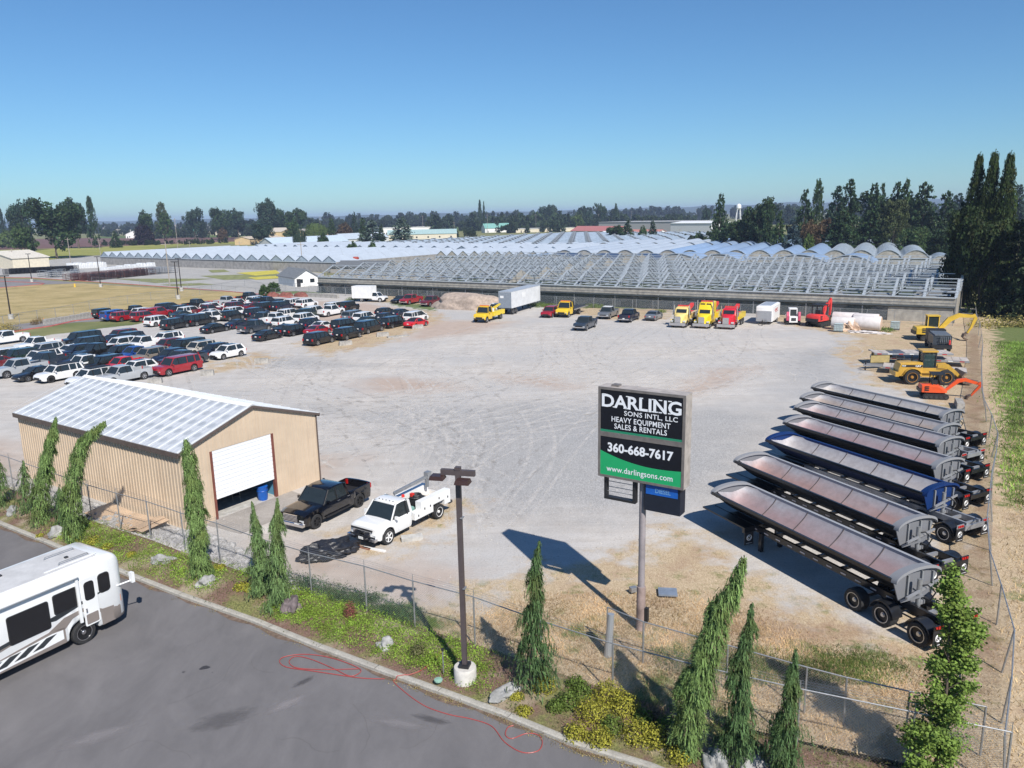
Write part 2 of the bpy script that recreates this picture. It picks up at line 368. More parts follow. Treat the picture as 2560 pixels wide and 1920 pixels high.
sheet('crop_field', P((200, 512), (360, 508), (640, 506), (640, 512), (430, 513), (200, 515)), 0.09, GRN)
sheet('far_meadow', P((220, 500), (220, 489), (360, 486), (640, 485), (640, 503), (400, 506), (330, 508)), 0.12, PURP)
sheet('verge', P((800, 502), (1480, 494), (1480, 486), (1000, 488), (800, 492)), 0.12, GRN)
KERBRED = M('red_kerb_paint', (0.42, 0.12, 0.10), 0.8, 0, 0.25, 1)
def kerb_line(pts, wd, h, mat, name='kerb', z=0.0, miter=True):
    mb = MB(); pts = [Vector((p[0], p[1])) for p in pts]; rings = []
    for i, p in enumerate(pts):
        d = (pts[min(i+1, len(pts)-1)]-pts[max(i-1, 0)]).normalized(); n = Vector((-d.y, d.x))*wd/2
        a, b2 = p-n, p+n; e = n*0.15/wd
        rings.append([(a.x, a.y, z-0.05), (a.x, a.y, z+h-0.02), (a.x+e.x, a.y+e.y, z+h), (b2.x-e.x, b2.y-e.y, z+h), (b2.x, b2.y, z+h-0.02), (b2.x, b2.y, z-0.05)])
    mb.loft(rings); return tag(mb.build(name, mat), kind='structure')
KERBM = field_mat('kerb_concrete', [(0.35, (0.36, 0.34, 0.30)), (0.65, (0.48, 0.46, 0.41))], 2.0)
def dense(pts, n=8):
    out = []
    for a, b in zip(pts, pts[1:]): out += [a.lerp(b, i/n) for i in range(n)]
    return out+[pts[-1]]
kerb_line(KW, 0.28, 0.15, KERBM)
kerb_line(P((-300, 640), (0, 622), (90, 615), (95, 613), (80, 611), (0, 608)), 0.5, 0.15, KERBRED)
kerb_line(P((0, 600), (60, 600), (200, 609), (330, 618), (480, 629), (560, 636), (640, 645)), 0.5, 0.15, KERBRED)
kerb_line(P((180, 684), (280, 675), (380, 660), (478, 648), (538, 637), (530, 634)), 0.6, 0.15, KERBRED)
kerb_line(P((-200, 760), (0, 722), (60, 712), (110, 705), (160, 694), (230, 686)), 0.6, 0.15, KERBRED)
# ------------------------------------------------------------------ cars, pickups and vans
def wheel_mesh(r, wd, rim=ALLOY, rr=0.66, spokes=5):
    """axle along y, outer face towards +y; returns tyre and rim meshes"""
    ty = MB(); rm = MB(); ri = r*rr; h = wd/2
    ty.lathe([(ri, -h), (r*0.93, -h), (r, -h*0.7), (r, h*0.7), (r*0.93, h), (ri, h), (ri, -h)], n=22, axis='y')
    rm.lathe([(ri, h*0.9), (ri*0.93, h*0.55), (ri*0.3, h*0.35), (ri*0.28, -h*0.2), (ri, -h*0.2)], n=22, mi=1, axis='y')
    dish = wd >= .28 or spokes == 8
    if dish: rm.lathe([(ri*.93, h*.5), (ri*.80, -h*.1), (ri*.52, h*.05), (ri*.34, h*.12), (ri*.30, h*.62), (.001, h*.66)], n=20, axis='y'); rm.f += []
    for k in range(10 if dish else spokes):
        a = 2*math.pi*k/(10 if dish else spokes)
        if dish: rm.tube((ri*.43*math.cos(a), h*.0, ri*.43*math.sin(a)), (ri*.43*math.cos(a), h*.28, ri*.43*math.sin(a)), ri*.05, ri*.05, 6); continue
        rm.bar((0, h*0.72, 0), (ri*0.97*math.cos(a), h*0.80, ri*0.97*math.sin(a)), 0.03, r*(0.17 if spokes < 8 else 0.075), 0)
    rm.lathe([(ri, h*1.0), (ri*0.92, h*0.98), (ri*0.92, h*0.8), (ri, h*0.8)], n=22, axis='y'); rm.lathe([(0.001, h*0.8), (ri*0.22, h*0.8), (ri*0.22, h*0.5)], n=10, axis='y')
    return ty.mesh('tyre', RUBBER, 30), rm.mesh('rim', [rim, DARKRIM], 30)
_wm = {}
def put_wheel(root, x, y, r, wd, rim=ALLOY, spokes=5, name='wheel'):
    key = (round(r, 3), round(wd, 3), rim.name, spokes)
    if key not in _wm: _wm[key] = wheel_mesh(r, wd, rim, 0.66, spokes)
    t, m = _wm[key]
    wmb = bpy.data.objects.new(name, t); COL.objects.link(wmb); wmb.parent = root; wmb.location = (x, y, r)
    if y < 0: wmb.rotation_euler = (0, 0, math.pi)
    ro = bpy.data.objects.new('rim', m); COL.objects.link(ro); ro.parent = wmb
    return wmb
def interp(tab, x):
    if x <= tab[0][0]: return tab[0][1]
    for (a, u), (b, v) in zip(tab, tab[1:]):
        if x <= b: return u+(v-u)*(x-a)/(b-a) if b > a else v
    return tab[-1][1]
def vehicle(kind, near=False, rim=ALLOY, detail=False):
    """a parked car: profile in x (forward) and z, lofted over the width; parts as children"""
    q = dict(
        sedan=dict(xf=2.35, xr=-2.35, wb=2.8, W=1.84, r=0.34, deck=[(-2.35, .78), (-2.2, .98), (-1.75, 1.04), (0, .93), (.95, .93), (1.9, .80), (2.2, .68), (2.35, .55)], cab=(1.15, .35, -.85, -1.85), roof=1.43, bed=None, zc=.20, side=(.12, -.85)),
        hatch=dict(xf=2.15, xr=-2.05, wb=2.6, W=1.78, r=0.33, deck=[(-2.05, .80), (-1.95, .98), (0, .95), (.95, .94), (1.75, .84), (2.05, .70), (2.15, .55)], cab=(1.2, .35, -1.25, -1.95), roof=1.47, bed=None, zc=.20, side=(.1, -.8)),
        suv=dict(xf=2.45, xr=-2.45, wb=2.86, W=1.96, r=0.39, deck=[(-2.45, .80), (-2.38, 1.08), (0, 1.08), (1.0, 1.08), (1.95, 1.02), (2.3, .86), (2.45, .6)], cab=(1.2, .55, -2.0, -2.36), roof=1.76, bed=None, zc=.28, side=(.2, -.75, -1.55)),
        small_suv=dict(xf=2.25, xr=-2.25, wb=2.69, W=1.86, r=0.36, deck=[(-2.25, .78), (-2.15, 1.04), (0, 1.02), (.9, 1.02), (1.75, .96), (2.1, .8), (2.25, .58)], cab=(1.15, .4, -1.6, -2.12), roof=1.66, bed=None, zc=.26, side=(.1, -.75)),
        big_suv=dict(xf=2.75, xr=-2.85, wb=3.3, W=2.03, r=0.41, deck=[(-2.85, .82), (-2.78, 1.16), (0, 1.14), (1.25, 1.16), (2.3, 1.10), (2.65, .95), (2.75, .6)], cab=(1.4, .75, -2.55, -2.74), roof=1.94, bed=None, zc=.30, side=(.25, -.85, -1.85)),
        minivan=dict(xf=2.6, xr=-2.5, wb=3.05, W=1.98, r=0.35, deck=[(-2.5, .80), (-2.42, 1.06), (0, 1.04), (1.3, 1.02), (2.1, .88), (2.45, .72), (2.6, .5)], cab=(1.85, .75, -2.1, -2.4), roof=1.76, bed=None, zc=.22, side=(.35, -.75, -1.6)),
        jeep=dict(xf=2.1, xr=-2.1, wb=2.75, W=1.75, r=0.44, deck=[(-2.1, .95), (-2.08, 1.15), (0, 1.15), (.85, 1.18), (1.9, 1.12), (2.08, 1.05), (2.1, .7)], cab=(.85, .62, -2.0, -2.07), roof=1.85, bed=None, zc=.42, side=(-.15, -1.05)),
        pickup=dict(xf=2.80, xr=-2.95, wb=3.68, W=2.02, r=0.42, deck=[(-2.95, 1.25), (-1.0, 1.25), (-.99, 1.18), (1.0, 1.18), (1.1, 1.20), (2.35, 1.14), (2.7, 1.02), (2.80, .6)], cab=(1.25, .6, -.72, -.92), roof=1.93, bed=(-2.85, -1.05), zc=.36, side=(.05, -.82)),
        ext_pickup=dict(xf=2.80, xr=-2.95, wb=3.64, W=2.02, r=0.41, deck=[(-2.95, 1.22), (-.8, 1.22), (-.79, 1.16), (1.2, 1.16), (2.35, 1.12), (2.7, 1.0), (2.80, .6)], cab=(1.45, .8, -.5, -.72), roof=1.87, bed=(-2.85, -.85), zc=.36, side=(.1,)),
        service=dict(xf=3.05, xr=.15, wb=4.2, W=2.04, r=0.43, deck=[(.15, 1.22), (1.5, 1.22), (2.6, 1.18), (2.95, 1.08), (3.05, .65)], cab=(1.85, 1.25, .30, .18), roof=1.98, bed=None, zc=.42, side=(.55,), cut=True),
        medium=dict(xf=3.3, xr=.55, wb=5.0, W=2.25, r=0.48, deck=[(.55, 1.55), (1.9, 1.55), (2.9, 1.42), (3.2, 1.25), (3.3, .7)], cab=(2.1, 1.75, .70, .58), roof=2.55, bed=None, zc=.50, side=(1.0,), cut=True),
        small_pickup=dict(xf=2.55, xr=-2.75, wb=3.2, W=1.85, r=0.38, deck=[(-2.75, 1.15), (-1.0, 1.15), (-.99, 1.08), (1.0, 1.08), (2.1, 1.02), (2.45, .9), (2.55, .55)], cab=(1.2, .5, -.7, -.92), roof=1.75, bed=(-2.65, -1.05), zc=.32, side=(.0, -.72)),
    )[kind]
    root = thing(kind+'_car' if kind in ('sedan', 'hatch', 'jeep') else kind, None, None)
    hw = q['W']/2; wbh = q['wb']/2; r = q['r']; zc = q['zc']; ra = r*1.20; xf, xr = q['xf'], q['xr']
    # stations
    xs = set([xf, xf-.03, xf-.12, xf-.3, xr, xr+.03, xr+.15]+[a for a, _ in q['deck']])
    for c in (wbh, -wbh):
        for k in range(13): xs.add(c+ra*math.cos(math.pi*k/12))
    if q.get('cut'): xs = set(x for x in xs if x > xr-1e-6)
    for k in range(9): xs.add(xr+(xf-xr)*k/8)
    xs = sorted(x for x in xs if xr-1e-6 <= x <= xf+1e-6)
    bed = q['bed']
    if bed: xs = sorted(xs+[bed[0], bed[0]+1e-3, bed[1], bed[1]-1e-3])
    rings = []
    for x in xs:
        ef = max(0, 1-(xf-x)/.30); er = max(0, 1-(x-xr)/.15)
        zl = zc+0.10*ef+0.08*er; inarch = False
        for c in (wbh, -wbh):
            if abs(x-c) < ra-1e-6: zl = max(zl, r+math.sqrt(ra*ra-(x-c)**2)*0.98); inarch = True
        zt = interp(q['deck'], x); zb = min(zt-.02, zt-0.05*(1 if not bed or x > bed[1] else 0.3)); zm = min(zb-.05, max(zl+.04, .62*zt))
        if zl > zm: zm = (zl+zb)/2
        pinch = 0.16*ef**2+0.07*er**2; w1 = hw-pinch; wl = w1-.05
        inbed = bed and bed[0]+5e-4 < x < bed[1]-5e-4
        if inbed: half = [(0, zl), (wl, zl), (w1, zm), (w1-.02, zb), (w1-.09, zt), (w1-.11, .78), (0, .78)]
        else: half = [(0, zl), (wl, zl), (w1, zm), (w1-.03, zb), (w1-.13, zt), (w1-.35, zt+.02), (0, zt+.035)]
        ring = [(x, y, z) for y, z in half]+[(x, -y, z) for y, z in reversed(half[1:-1])]
        rings.append(ring)
    n = len(rings[0]); mb = MB()
    mis = [1, 0, 0, 0, 0, 0, 0, 0, 0, 0, 0, 1]
    mb.loft(rings, 0, True, True, mis)
    mb.f = [tuple(reversed(f)) for f in mb.f]
    if bed:
        # bed floor darker liner
        mb.bb(bed[0]+.02, bed[1]-.02, -hw+.13, hw-.13, .78, .80, 1)
    # cabin: painted roof and pillars
    a, b_, c_, d = q['cab']; zr = q['roof']; zbelt = interp(q['deck'], 0)-.01; zA = interp(q['deck'], a); zD = interp(q['deck'], d)
    if kind in ('suv', 'small_suv', 'big_suv', 'minivan', 'hatch', 'jeep'): zD = zbelt
    wr = hw-.22 if kind != 'jeep' else hw-.10; wb_ = hw-.06
    roof = []
    for x, dz, dw in ((b_+.05, -.05, .03), (b_-.04, -.005, 0), (b_-.3, .02, 0), ((b_+c_)/2, .03, 0), (c_+.3, .01, 0), (c_+.04, -.02, 0.01), (c_-.06, -.06, .03)):
        z = zr-.03+dz; w_ = wr-dw
        roof.append([(x, w_, z-.035), (x, w_-.05, z+.005), (x, w_*.5, z+.025), (x, -w_*.5, z+.025), (x, -w_+.05, z+.005), (x, -w_, z-.035)])
    mb.loft(roof, 0)
    rt = zr-.05
    def side_pt(s, x, t, out=0.0): # t 0 at belt 1 at roof
        return (x, s*(wb_+(wr-wb_)*t+out), zbelt+(rt-zbelt)*t)
    def pillar(x0, x1, wd, mi=0):
        for s in (-1, 1):
            p0 = Vector(side_pt(s, x0, -.03, .0)); p1 = Vector(side_pt(s, x1, 1.0, .0)); mb.bar(p0, p1, .05, wd, mi)
    pillar(a-.02, b_, .09); 
    for xsd in q['side']: pillar(xsd-.02, xsd, .07, 0 if xsd != q['side'][0] else 1)
    pillar(d+.06, c_, .16 if kind != 'pickup' else .14)
    if kind in ('big_suv', 'suv', 'small_suv'): pillar(q['side'][-1]-.04, q['side'][-1], .14)
    body = mb.build('body', [PAINT, BLACKP], root, smooth=35)
    # glass
    g = MB(); e = .035
    B = [(a+.0, wb_-e, zA-.02), (a, -wb_+e, zA-.02), (d, -wb_+e, zD-.02), (d, wb_-e, zD-.02)]
    T_ = [(b_, wr-e, rt+.01), (b_, -wr+e, rt+.01), (c_, -wr+e, rt+.01), (c_, wr-e, rt+.01)]
    g.add(B+T_, [(0, 1, 5, 4), (1, 2, 6, 5), (2, 3, 7, 6), (3, 0, 4, 7), (7, 6, 5, 4)])
    g.f = [tuple(reversed(f)) for f in g.f]
    g.build('windows', GLASS, root)
    zf = interp(q['deck'], xf-.05)
    # lamps, grille, bumpers
    fz = zf*.86 if kind in ('sedan', 'hatch') else zf-.16
    for s in (-1, 1):
        h = MB(); h.box((xf-.10, s*(hw-.27), fz), (.16, .30, .15 if kind not in ('pickup', 'ext_pickup', 'jeep') else .22)); h.build('headlight', LAMP, root)
        tz = .95 if kind in ('sedan', 'hatch') else (1.05 if 'pickup' in kind else 1.15)
        tb = MB(); tb.box((xr+.06, s*(hw-.14), min(tz, interp(q['deck'], xr+.05)-.12)), (.16, .20, .18 if kind in ('sedan', 'hatch') else .30)); q.get('cut') or tb.build('taillight', RED, root)
        mr = MB(); mr.box((a-.28, s*(hw+.10), zbelt+.12), (.12, .20, .16), taper=.9); mr.build('mirror', PAINT if kind not in ('jeep',) else BLACKP, root)
    gr = MB(); gr.box((xf-.015, 0, fz), (.07, q['W']*.52, .16 if kind in ('sedan', 'hatch') else .30)); gr.build('grille', BLACKP if kind not in ('pickup', 'ext_pickup') else DARKRIM, root)
    bp = MB(); bp.box((xf-.03, 0, zc+.20), (.12, q['W']*.86, .14)); bp.build('front_bumper', CHROME if 'pickup' in kind else BLACKP, root); bp = MB(); bp.box((xr+.02, 0, zc+.20), (.12, q['W']*.86, .16)); q.get('cut') or bp.build('rear_bumper', CHROME if 'pickup' in kind else BLACKP, root)
    pl = MB(); pl.box((xr-.03 if 'pickup' in kind else xr+.0, 0, zc+.34 if 'pickup' in kind else .72 if kind in ('sedan',) else .9), (.04, .32, .15)); q.get('cut') or pl.build('number_plate', PLATE, root)
    for x in ((wbh,) if q.get('cut') else (wbh, -wbh)):
        for s in (-1, 1): put_wheel(root, x, s*(hw-.13), r, .24, rim, 5 if 'pickup' not in kind else 6)
    root['rx'] = (b_+c_)/2; root['rh'] = zr
    return root
PROTO = {}
def proto(kind, rim=ALLOY):
    k = (kind, rim.name)
    if k not in PROTO:
        o = vehicle(kind, rim=rim); o.location = (0, -400, -50); PROTO[k] = o
        bpy.context.view_layer.update()
    return PROTO[k]
CARCOL = dict(black=(.006, .007, .009), navy=(.008, .013, .035), white=(.72, .72, .72), silver=(.38, .40, .42), grey=(.13, .14, .155), red=(.30, .010, .020), maroon=(.13, .010, .018), blue=(.012, .06, .26), green=(.012, .03, .025), bright_red=(.55, .012, .02), tan=(.22, .19, .16), beige=(.5, .47, .42), yellow=(.75, .50, .02), slate=(.025, .035, .05))
NICE = dict(sedan='sedan', hatch='hatchback', suv='SUV', small_suv='small SUV', big_suv='long SUV', minivan='minivan', jeep='off-roader', pickup='pickup', ext_pickup='pickup', small_pickup='small pickup')
CARS = []
def place_car(kind, px, py, color, head, label, group, rim=ALLOY, hcol=None):
    src = proto(kind, rim)
    H = src['rh']; g = G(px, py, H); rx = src['rx']; a = R(head)
    x = g.x-rx*math.cos(a); y = g.y-rx*math.sin(a)
    o = copy_tree(src, None, CARCOL[color]); o.location = (x, y, 0); o.rotation_euler = (0, 0, a)
    for k in ('rx', 'rh'): del o[k]
    c = 'pickup truck' if 'pickup' in kind else {'minivan': 'van'}.get(kind, 'car')
    tag(o, label, c, group); o.name = {'sedan': 'sedan_car', 'hatch': 'hatchback_car', 'suv': 'suv_car', 'small_suv': 'suv_car', 'big_suv': 'suv_car', 'minivan': 'minivan', 'jeep': 'offroad_car'}.get(kind, 'pickup_truck')
    return o
B1, B2 = -122, 62
LOT = [ # kind, colour, px, py, heading, extra words
('pickup','white',13,826,B1),('pickup','white',91,841,B1),('big_suv','black',214,827,B1),('minivan','black',224,841,B1),('suv','maroon',311,822,B1),('suv','navy',327,829,B1),('sedan','navy',285,836,B1),('suv','white',311,841,B1),('pickup','white',357,839,B1),
('suv','white',423,829,B1),('small_suv','maroon',427,845,B1),('big_suv','black',474,845,B1),('suv','beige',507,851,B1),('small_suv','navy',543,857,B1),('small_suv','white',577,860,B1),
('suv','silver',121,856,B1),('sedan','white',178,861,B1),('small_suv','navy',203,859,B1),('pickup','black',241,857,B1),('small_suv','black',307,862,B1),('small_pickup','blue',338,865,B1),('suv','tan',385,867,B1),('small_suv','navy',435,870,B1),('pickup','slate',455,875,B1),('big_suv','red',455,888,B1),
('suv','white',14,870,B1),('suv','green',55,870,B1),('suv','white',112,873,B1),('pickup','slate',114,880,B1),('sedan','maroon',-12,890,B1),('pickup','silver',45,896,B1),('sedan','navy',199,883,B1),('pickup','white',211,886,B1),('suv','black',269,887,B1),
('small_pickup','bright_red',307,891,B1),('small_suv','white',351,899,B1),('ext_pickup','silver',302,913,B1),('sedan','black',95,915,B1),('suv','white',161,908,B1),('suv','white',241,918,B1),
('jeep','black',252,771,B2),('pickup','blue',291,773,B2),('suv','red',302,778,B2),('suv','red',350,778,B2),('pickup','black',337,763,B2),('small_suv','white',351,769,B2),('pickup','red',392,767,B2),('minivan','navy',411,757,B2),('suv','black',447,763,B2),('suv','white',467,766,B2),
('pickup','maroon',519,761,B2),('pickup','black',490,747,B2),('pickup','silver',565,740,B2),('sedan','white',525,772,B2),('pickup','white',529,777,B2),('sedan','green',452,777,B2),('sedan','navy',460,785,B2),('big_suv','black',489,785,B2),('suv','white',387,789,B2),('suv','black',428,796,B2),
('sedan','black',534,808,B2),('suv','black',571,776,B2),('suv','white',581,767,B2),('suv','white',522,757,B2),('suv','maroon',584,754,B2),('pickup','white',592,747,B2),('pickup','black',621,730,B2),('suv','white',636,740,B2),('suv','black',645,744,B2),('pickup','navy',665,741,B2),
('sedan','black',698,747,B2),('suv','white',730,746,B2),('suv','white',760,747,B2),('suv','navy',698,753,B2),('sedan','maroon',628,757,B2),('suv','black',660,755,B2),('suv','navy',633,769,B2),('pickup','slate',656,780,B2),('pickup','white',688,781,B2),('suv','white',704,791,B2),
('suv','white',756,782,B2),('suv','white',716,772,B2),('suv','green',763,771,B2),('suv','white',781,765,B2),('sedan','navy',594,798,B2),('pickup','slate',636,799,B2),('sedan','black',665,825,B2),('sedan','black',714,810,B2),('small_suv','black',730,811,B2),('small_suv','navy',771,795,B2),
('sedan','white',804,803,B2),('sedan','red',792,813,B2),('suv','black',789,830,B2),('pickup','white',826,762,B2),('suv','white',831,755,B2),('jeep','black',867,753,B2),('minivan','grey',879,776,B2),('suv','white',906,780,B2),('sedan','green',918,791,B2),('minivan','black',854,797,B2),
('suv','black',861,818,B2),('big_suv','black',914,801,B2),('hatch','black',958,769,B2),('hatch','navy',997,772,B2),('hatch','navy',960,782,B2),('minivan','black',976,791,B2),('minivan','white',1033,778,B2),('sedan','bright_red',1038,795,B2),
('sedan','black',1003,739,-122),('pickup','red',1027,735,-118),('pickup','maroon',1079,739,-120)]
LOTLABELS = '''white pickup behind the white SUV, left of the white pickup in the nearer left group
white pickup between the white pickup and the silver SUV in the nearer left group
black long SUV at the left end of its group, beside the black minivan
black minivan between the black long SUV and the black pickup in the nearer left group
maroon SUV between the navy sedan and the navy SUV in the nearer left group
navy SUV between the maroon SUV and the white pickup in the nearer left group
navy sedan between the black minivan and the white SUV in the nearer left group
white SUV between the navy sedan and the navy SUV in the nearer left group
white pickup between the navy SUV and the maroon compact SUV in the nearer left group
white SUV between the white pickup and the black long SUV in the nearer left group
maroon compact SUV between the white pickup and the black long SUV
black long SUV between the maroon compact SUV and the beige SUV
beige SUV between the black long SUV and the navy compact SUV
navy compact SUV between the beige SUV and the white compact SUV
white compact SUV alone at the right end of the nearer group
silver SUV between the white SUV and the white sedan in the nearer left group
white sedan between the silver SUV and the navy compact SUV in the nearer left group
navy compact SUV between the white sedan and the black pickup in the nearer left group
black pickup between the navy compact SUV and the black compact SUV
black compact SUV between the black pickup and the blue small pickup
blue small pickup between the black compact SUV and the tan SUV
tan SUV between the blue small pickup and the navy compact SUV
navy compact SUV between the tan SUV and the dark slate pickup
dark slate pickup between the navy compact SUV and the beige SUV
long red SUV at the right end of the nearest row
white SUV between the maroon sedan and the dark green SUV in the nearer left group
dark green SUV between the white SUV and the white SUV in the nearer left group
white SUV between the dark green SUV and the silver SUV in the nearer left group
dark slate pickup between the dark green SUV and the navy sedan
maroon sedan behind the silver pickup, left of the silver pickup in the nearer left group
silver pickup between the maroon sedan and the black sedan in the nearer left group
navy sedan between the white sedan and the white pickup in the nearer left group
white pickup between the navy sedan and the black SUV in the nearer left group
black SUV between the white pickup and the bright red small pickup
bright red small pickup between the black SUV and the white compact SUV
white compact SUV at the right end of its group, beside the bright red small pickup
silver extended cab pickup just behind the shed roof
black sedan between the silver pickup and the white SUV in the nearer left group
low white wagon with a black roof and black wheels in the front row
white SUV between the white SUV and the silver pickup in the nearer left group
black boxy off-roader at the far left of the farther group
blue pickup with a matching blue canopy at the left end of the farther group
red SUV between the blue pickup and the red SUV in the farther group
red SUV between the red SUV and the white SUV in the farther group
black pickup between the blue pickup and the white compact SUV in the farther group
white compact SUV between the black pickup and the red pickup in the farther group
red pickup between the white compact SUV and the navy minivan in the farther group
navy minivan between the red pickup and the black SUV in the farther group
black SUV between the navy minivan and the white SUV in the farther group
white SUV between the black SUV and the maroon pickup in the farther group
maroon pickup between the white SUV and the white pickup in the farther group
black pickup between the white SUV and the white SUV in the farther group
silver pickup between the white SUV and the white pickup in the farther group
white sedan between the black long SUV and the black SUV in the farther group
white pickup between the black long SUV and the black SUV in the farther group
dark green sedan between the red pickup and the white SUV in the farther group
navy sedan between the black SUV and the black long SUV in the farther group
black long SUV between the navy sedan and the white pickup in the farther group
white SUV between the red SUV and the black SUV in the farther group
black SUV between the white SUV and the navy sedan in the farther group
black sedan between the black long SUV and the navy sedan in the farther group
black SUV between the white pickup and the white SUV in the farther group
white SUV between the black SUV and the navy SUV in the farther group
white SUV between the black pickup and the maroon SUV in the farther group
maroon SUV between the silver pickup and the maroon sedan in the farther group
white pickup between the silver pickup and the maroon sedan in the farther group
black pickup between the silver pickup and the white SUV in the farther group
white SUV between the black pickup and the black SUV in the farther group
black SUV between the white SUV and the navy pickup in the farther group
navy pickup between the black SUV and the black sedan in the farther group
black sedan between the navy pickup and the white SUV in the farther group
white SUV between the black sedan and the white SUV in the farther group
white SUV between the white SUV and the white SUV in the farther group
navy SUV between the black SUV and the white SUV in the farther group
maroon sedan between the maroon SUV and the black SUV in the farther group
black SUV between the maroon sedan and the navy SUV in the farther group
navy SUV between the white SUV and the dark slate pickup in the farther group
dark slate pickup between the navy SUV and the white pickup in the farther group
white pickup between the dark slate pickup and the white SUV in the farther group
white SUV between the white pickup and the white SUV in the farther group
white SUV between the white SUV and the navy compact SUV in the farther group
white SUV between the white pickup and the dark green SUV in the farther group
dark green SUV between the white SUV and the white SUV in the farther group
white SUV between the dark green SUV and the white pickup in the farther group
navy sedan between the black sedan and the dark slate pickup in the farther group
dark slate pickup between the navy sedan and the dark slate pickup in the farther group
black sedan between the dark slate pickup and the black sedan in the farther group
black sedan between the white SUV and the black compact SUV in the farther group
black compact SUV between the black sedan and the red sedan in the farther group
navy compact SUV between the white SUV and the white sedan in the farther group
white sedan between the red sedan and the black minivan in the farther group
red sedan between the black compact SUV and the white sedan in the farther group
black SUV between the black compact SUV and the black SUV in the farther group
white pickup between the white SUV and the black off-roader in the farther group
white SUV between the white SUV and the black off-roader in the farther group
black off-roader with a rear spare wheel beside the white pickup
grey minivan seen from behind, left of a white SUV in the farther group
white SUV between the grey minivan and the dark green sedan in the farther group
dark green sedan between the white SUV and the navy hatchback in the farther group
black minivan between the white sedan and the black long SUV in the farther group
black SUV between the red sedan and the black long SUV in the farther group
black long SUV between the black minivan and the black minivan in the farther group
black hatchback between the white SUV and the navy hatchback in the farther group
navy hatchback between the black hatchback and the white minivan in the farther group
navy hatchback between the dark green sedan and the black minivan in the farther group
black minivan between the navy hatchback and the bright red sedan in the farther group
white minivan behind the bright red sedan, right of the navy hatchback in the farther group
bright red convertible with black soft top at the right end behind a concrete block
black sedan nosing out of the grass left of the red pickup
red pickup between the black sedan and the maroon pickup on the grass
maroon pickup on the grass left of the pale dirt pile'''.splitlines()
for i, (kd, colr, px, py, hd) in enumerate(LOT):
    lab = LOTLABELS[i] if i < len(LOTLABELS) else f'{colr} {NICE[kd]} parked in the lot {i}'
    rim = DARKRIM if (kd == 'jeep' or i in (38, 86)) else ALLOY
    o = place_car(kd, px, py, colr, hd, lab, 'cars parked in the storage lot' if i < 108 else 'cars parked nose out by the greenhouse fence', rim)
    CARS.append(o)
# colour-contrast roofs, bed covers and canopies of some of them
def extra(o, name, mb, mat, color=None, smooth=None):
    c = mb.build(name, mat, o, smooth=smooth)
    if color: c.color = (*CARCOL[color], 1)
    return c
def canopy(o, color, zt=1.9):
    mb = MB(); mb.loft([[(x, -.92, 1.24), (x, -.78, zt-.06), (x, -.6, zt), (x, .6, zt), (x, .78, zt-.06), (x, .92, 1.24)] for x in (-2.9, -1.02)]); mb.f = [tuple(reversed(f)) for f in mb.f]
    c = extra(o, 'canopy', mb, PAINT, color)
    g = MB(); g.bb(-2.6, -1.3, -.885, .885, 1.42, 1.72); g.box((-2.91, 0, 1.6), (.02, 1.2, .3)); g.build('canopy_window', GLASS, c)
canopy(CARS[41], 'blue'); canopy(CARS[46], 'red'); 
def tonneau(o, color): extra(o, 'bed_cover', MB().bb(-2.7, -1.05, -.8, .8, 1.16, 1.20), PAINT, color)
tonneau(CARS[20], 'blue')
def dark_roof(o, kind='suv'):
    r = PROTO[(kind, 'alloy')]; mb = MB(); b_, c_ = (.5, -2.0); mb.bb(c_+.02, b_-.08, -.74, .74, r['rh']+.025, r['rh']+.04); extra(o, 'roof_panel', mb, BLACKP)
for i in (27, 38, 39): dark_roof(CARS[i])
def sunroof(o, x0, x1, z): extra(o, 'sunroof', MB().bb(x0, x1, -.42, .42, z+.015, z+.035), GLASS)
for i in (8, 32): sunroof(CARS[i], -.45, .35, 1.93)
for i in (9, 12): sunroof(CARS[i], -1.1, .1, 1.76)
for i in (14, 35): sunroof(CARS[i], -1.0, .1, 1.665)
extra(CARS[107], 'soft_top', MB().loft([[(x, -.74, z0), (x, -.62, z1), (x, .62, z1), (x, .74, z0)] for x, z0, z1 in ((-1.3, .98, 1.2), (-.8, 1.0, 1.46), (.3, 1.0, 1.46))]), BLACKP)
# ------------------------------------------------------------------ foliage
def leaf_mat(name, trans=0.25):
    m, t, b = nodes_of(name)
    oi = t.nodes.new('ShaderNodeObjectInfo'); a = t.nodes.new('ShaderNodeAttribute'); a.attribute_name = 'tone'
    mr = ramp(t, a.outputs['Fac'], [(0.0, 0.5), (0.5, 1.1), (1.0, 2.1)])
    c = mixc(t, 1.0, oi.outputs['Color'], mr, 'MULTIPLY')
    f = noise(t, 0.9, 3, 0.5, coords(t, obj=False)); c = mixc(t, ramp(t, f, [(0.5, 0.0), (0.75, 0.35)]), c, (0.16, 0.15, 0.03))
    t.links.new(c, b.inputs['Base Color']); b.inputs['Roughness'].default_value = 0.7; b.inputs['Specular IOR Level'].default_value = 0.25
    tr = t.nodes.new('ShaderNodeBsdfTranslucent'); t.links.new(c, tr.inputs[0]); mx = t.nodes.new('ShaderNodeMixShader'); mx.inputs[0].default_value = trans
    t.links.new(b.outputs[0], mx.inputs[1]); t.links.new(tr.outputs[0], mx.inputs[2]); t.links.new(mx.outputs[0], t.nodes['Material Output'].inputs[0])
    return m
LEAF = leaf_mat('foliage')
BARK = M('bark', (0.11, 0.085, 0.065), 0.95, 0, 0.3, 6, 0.5)
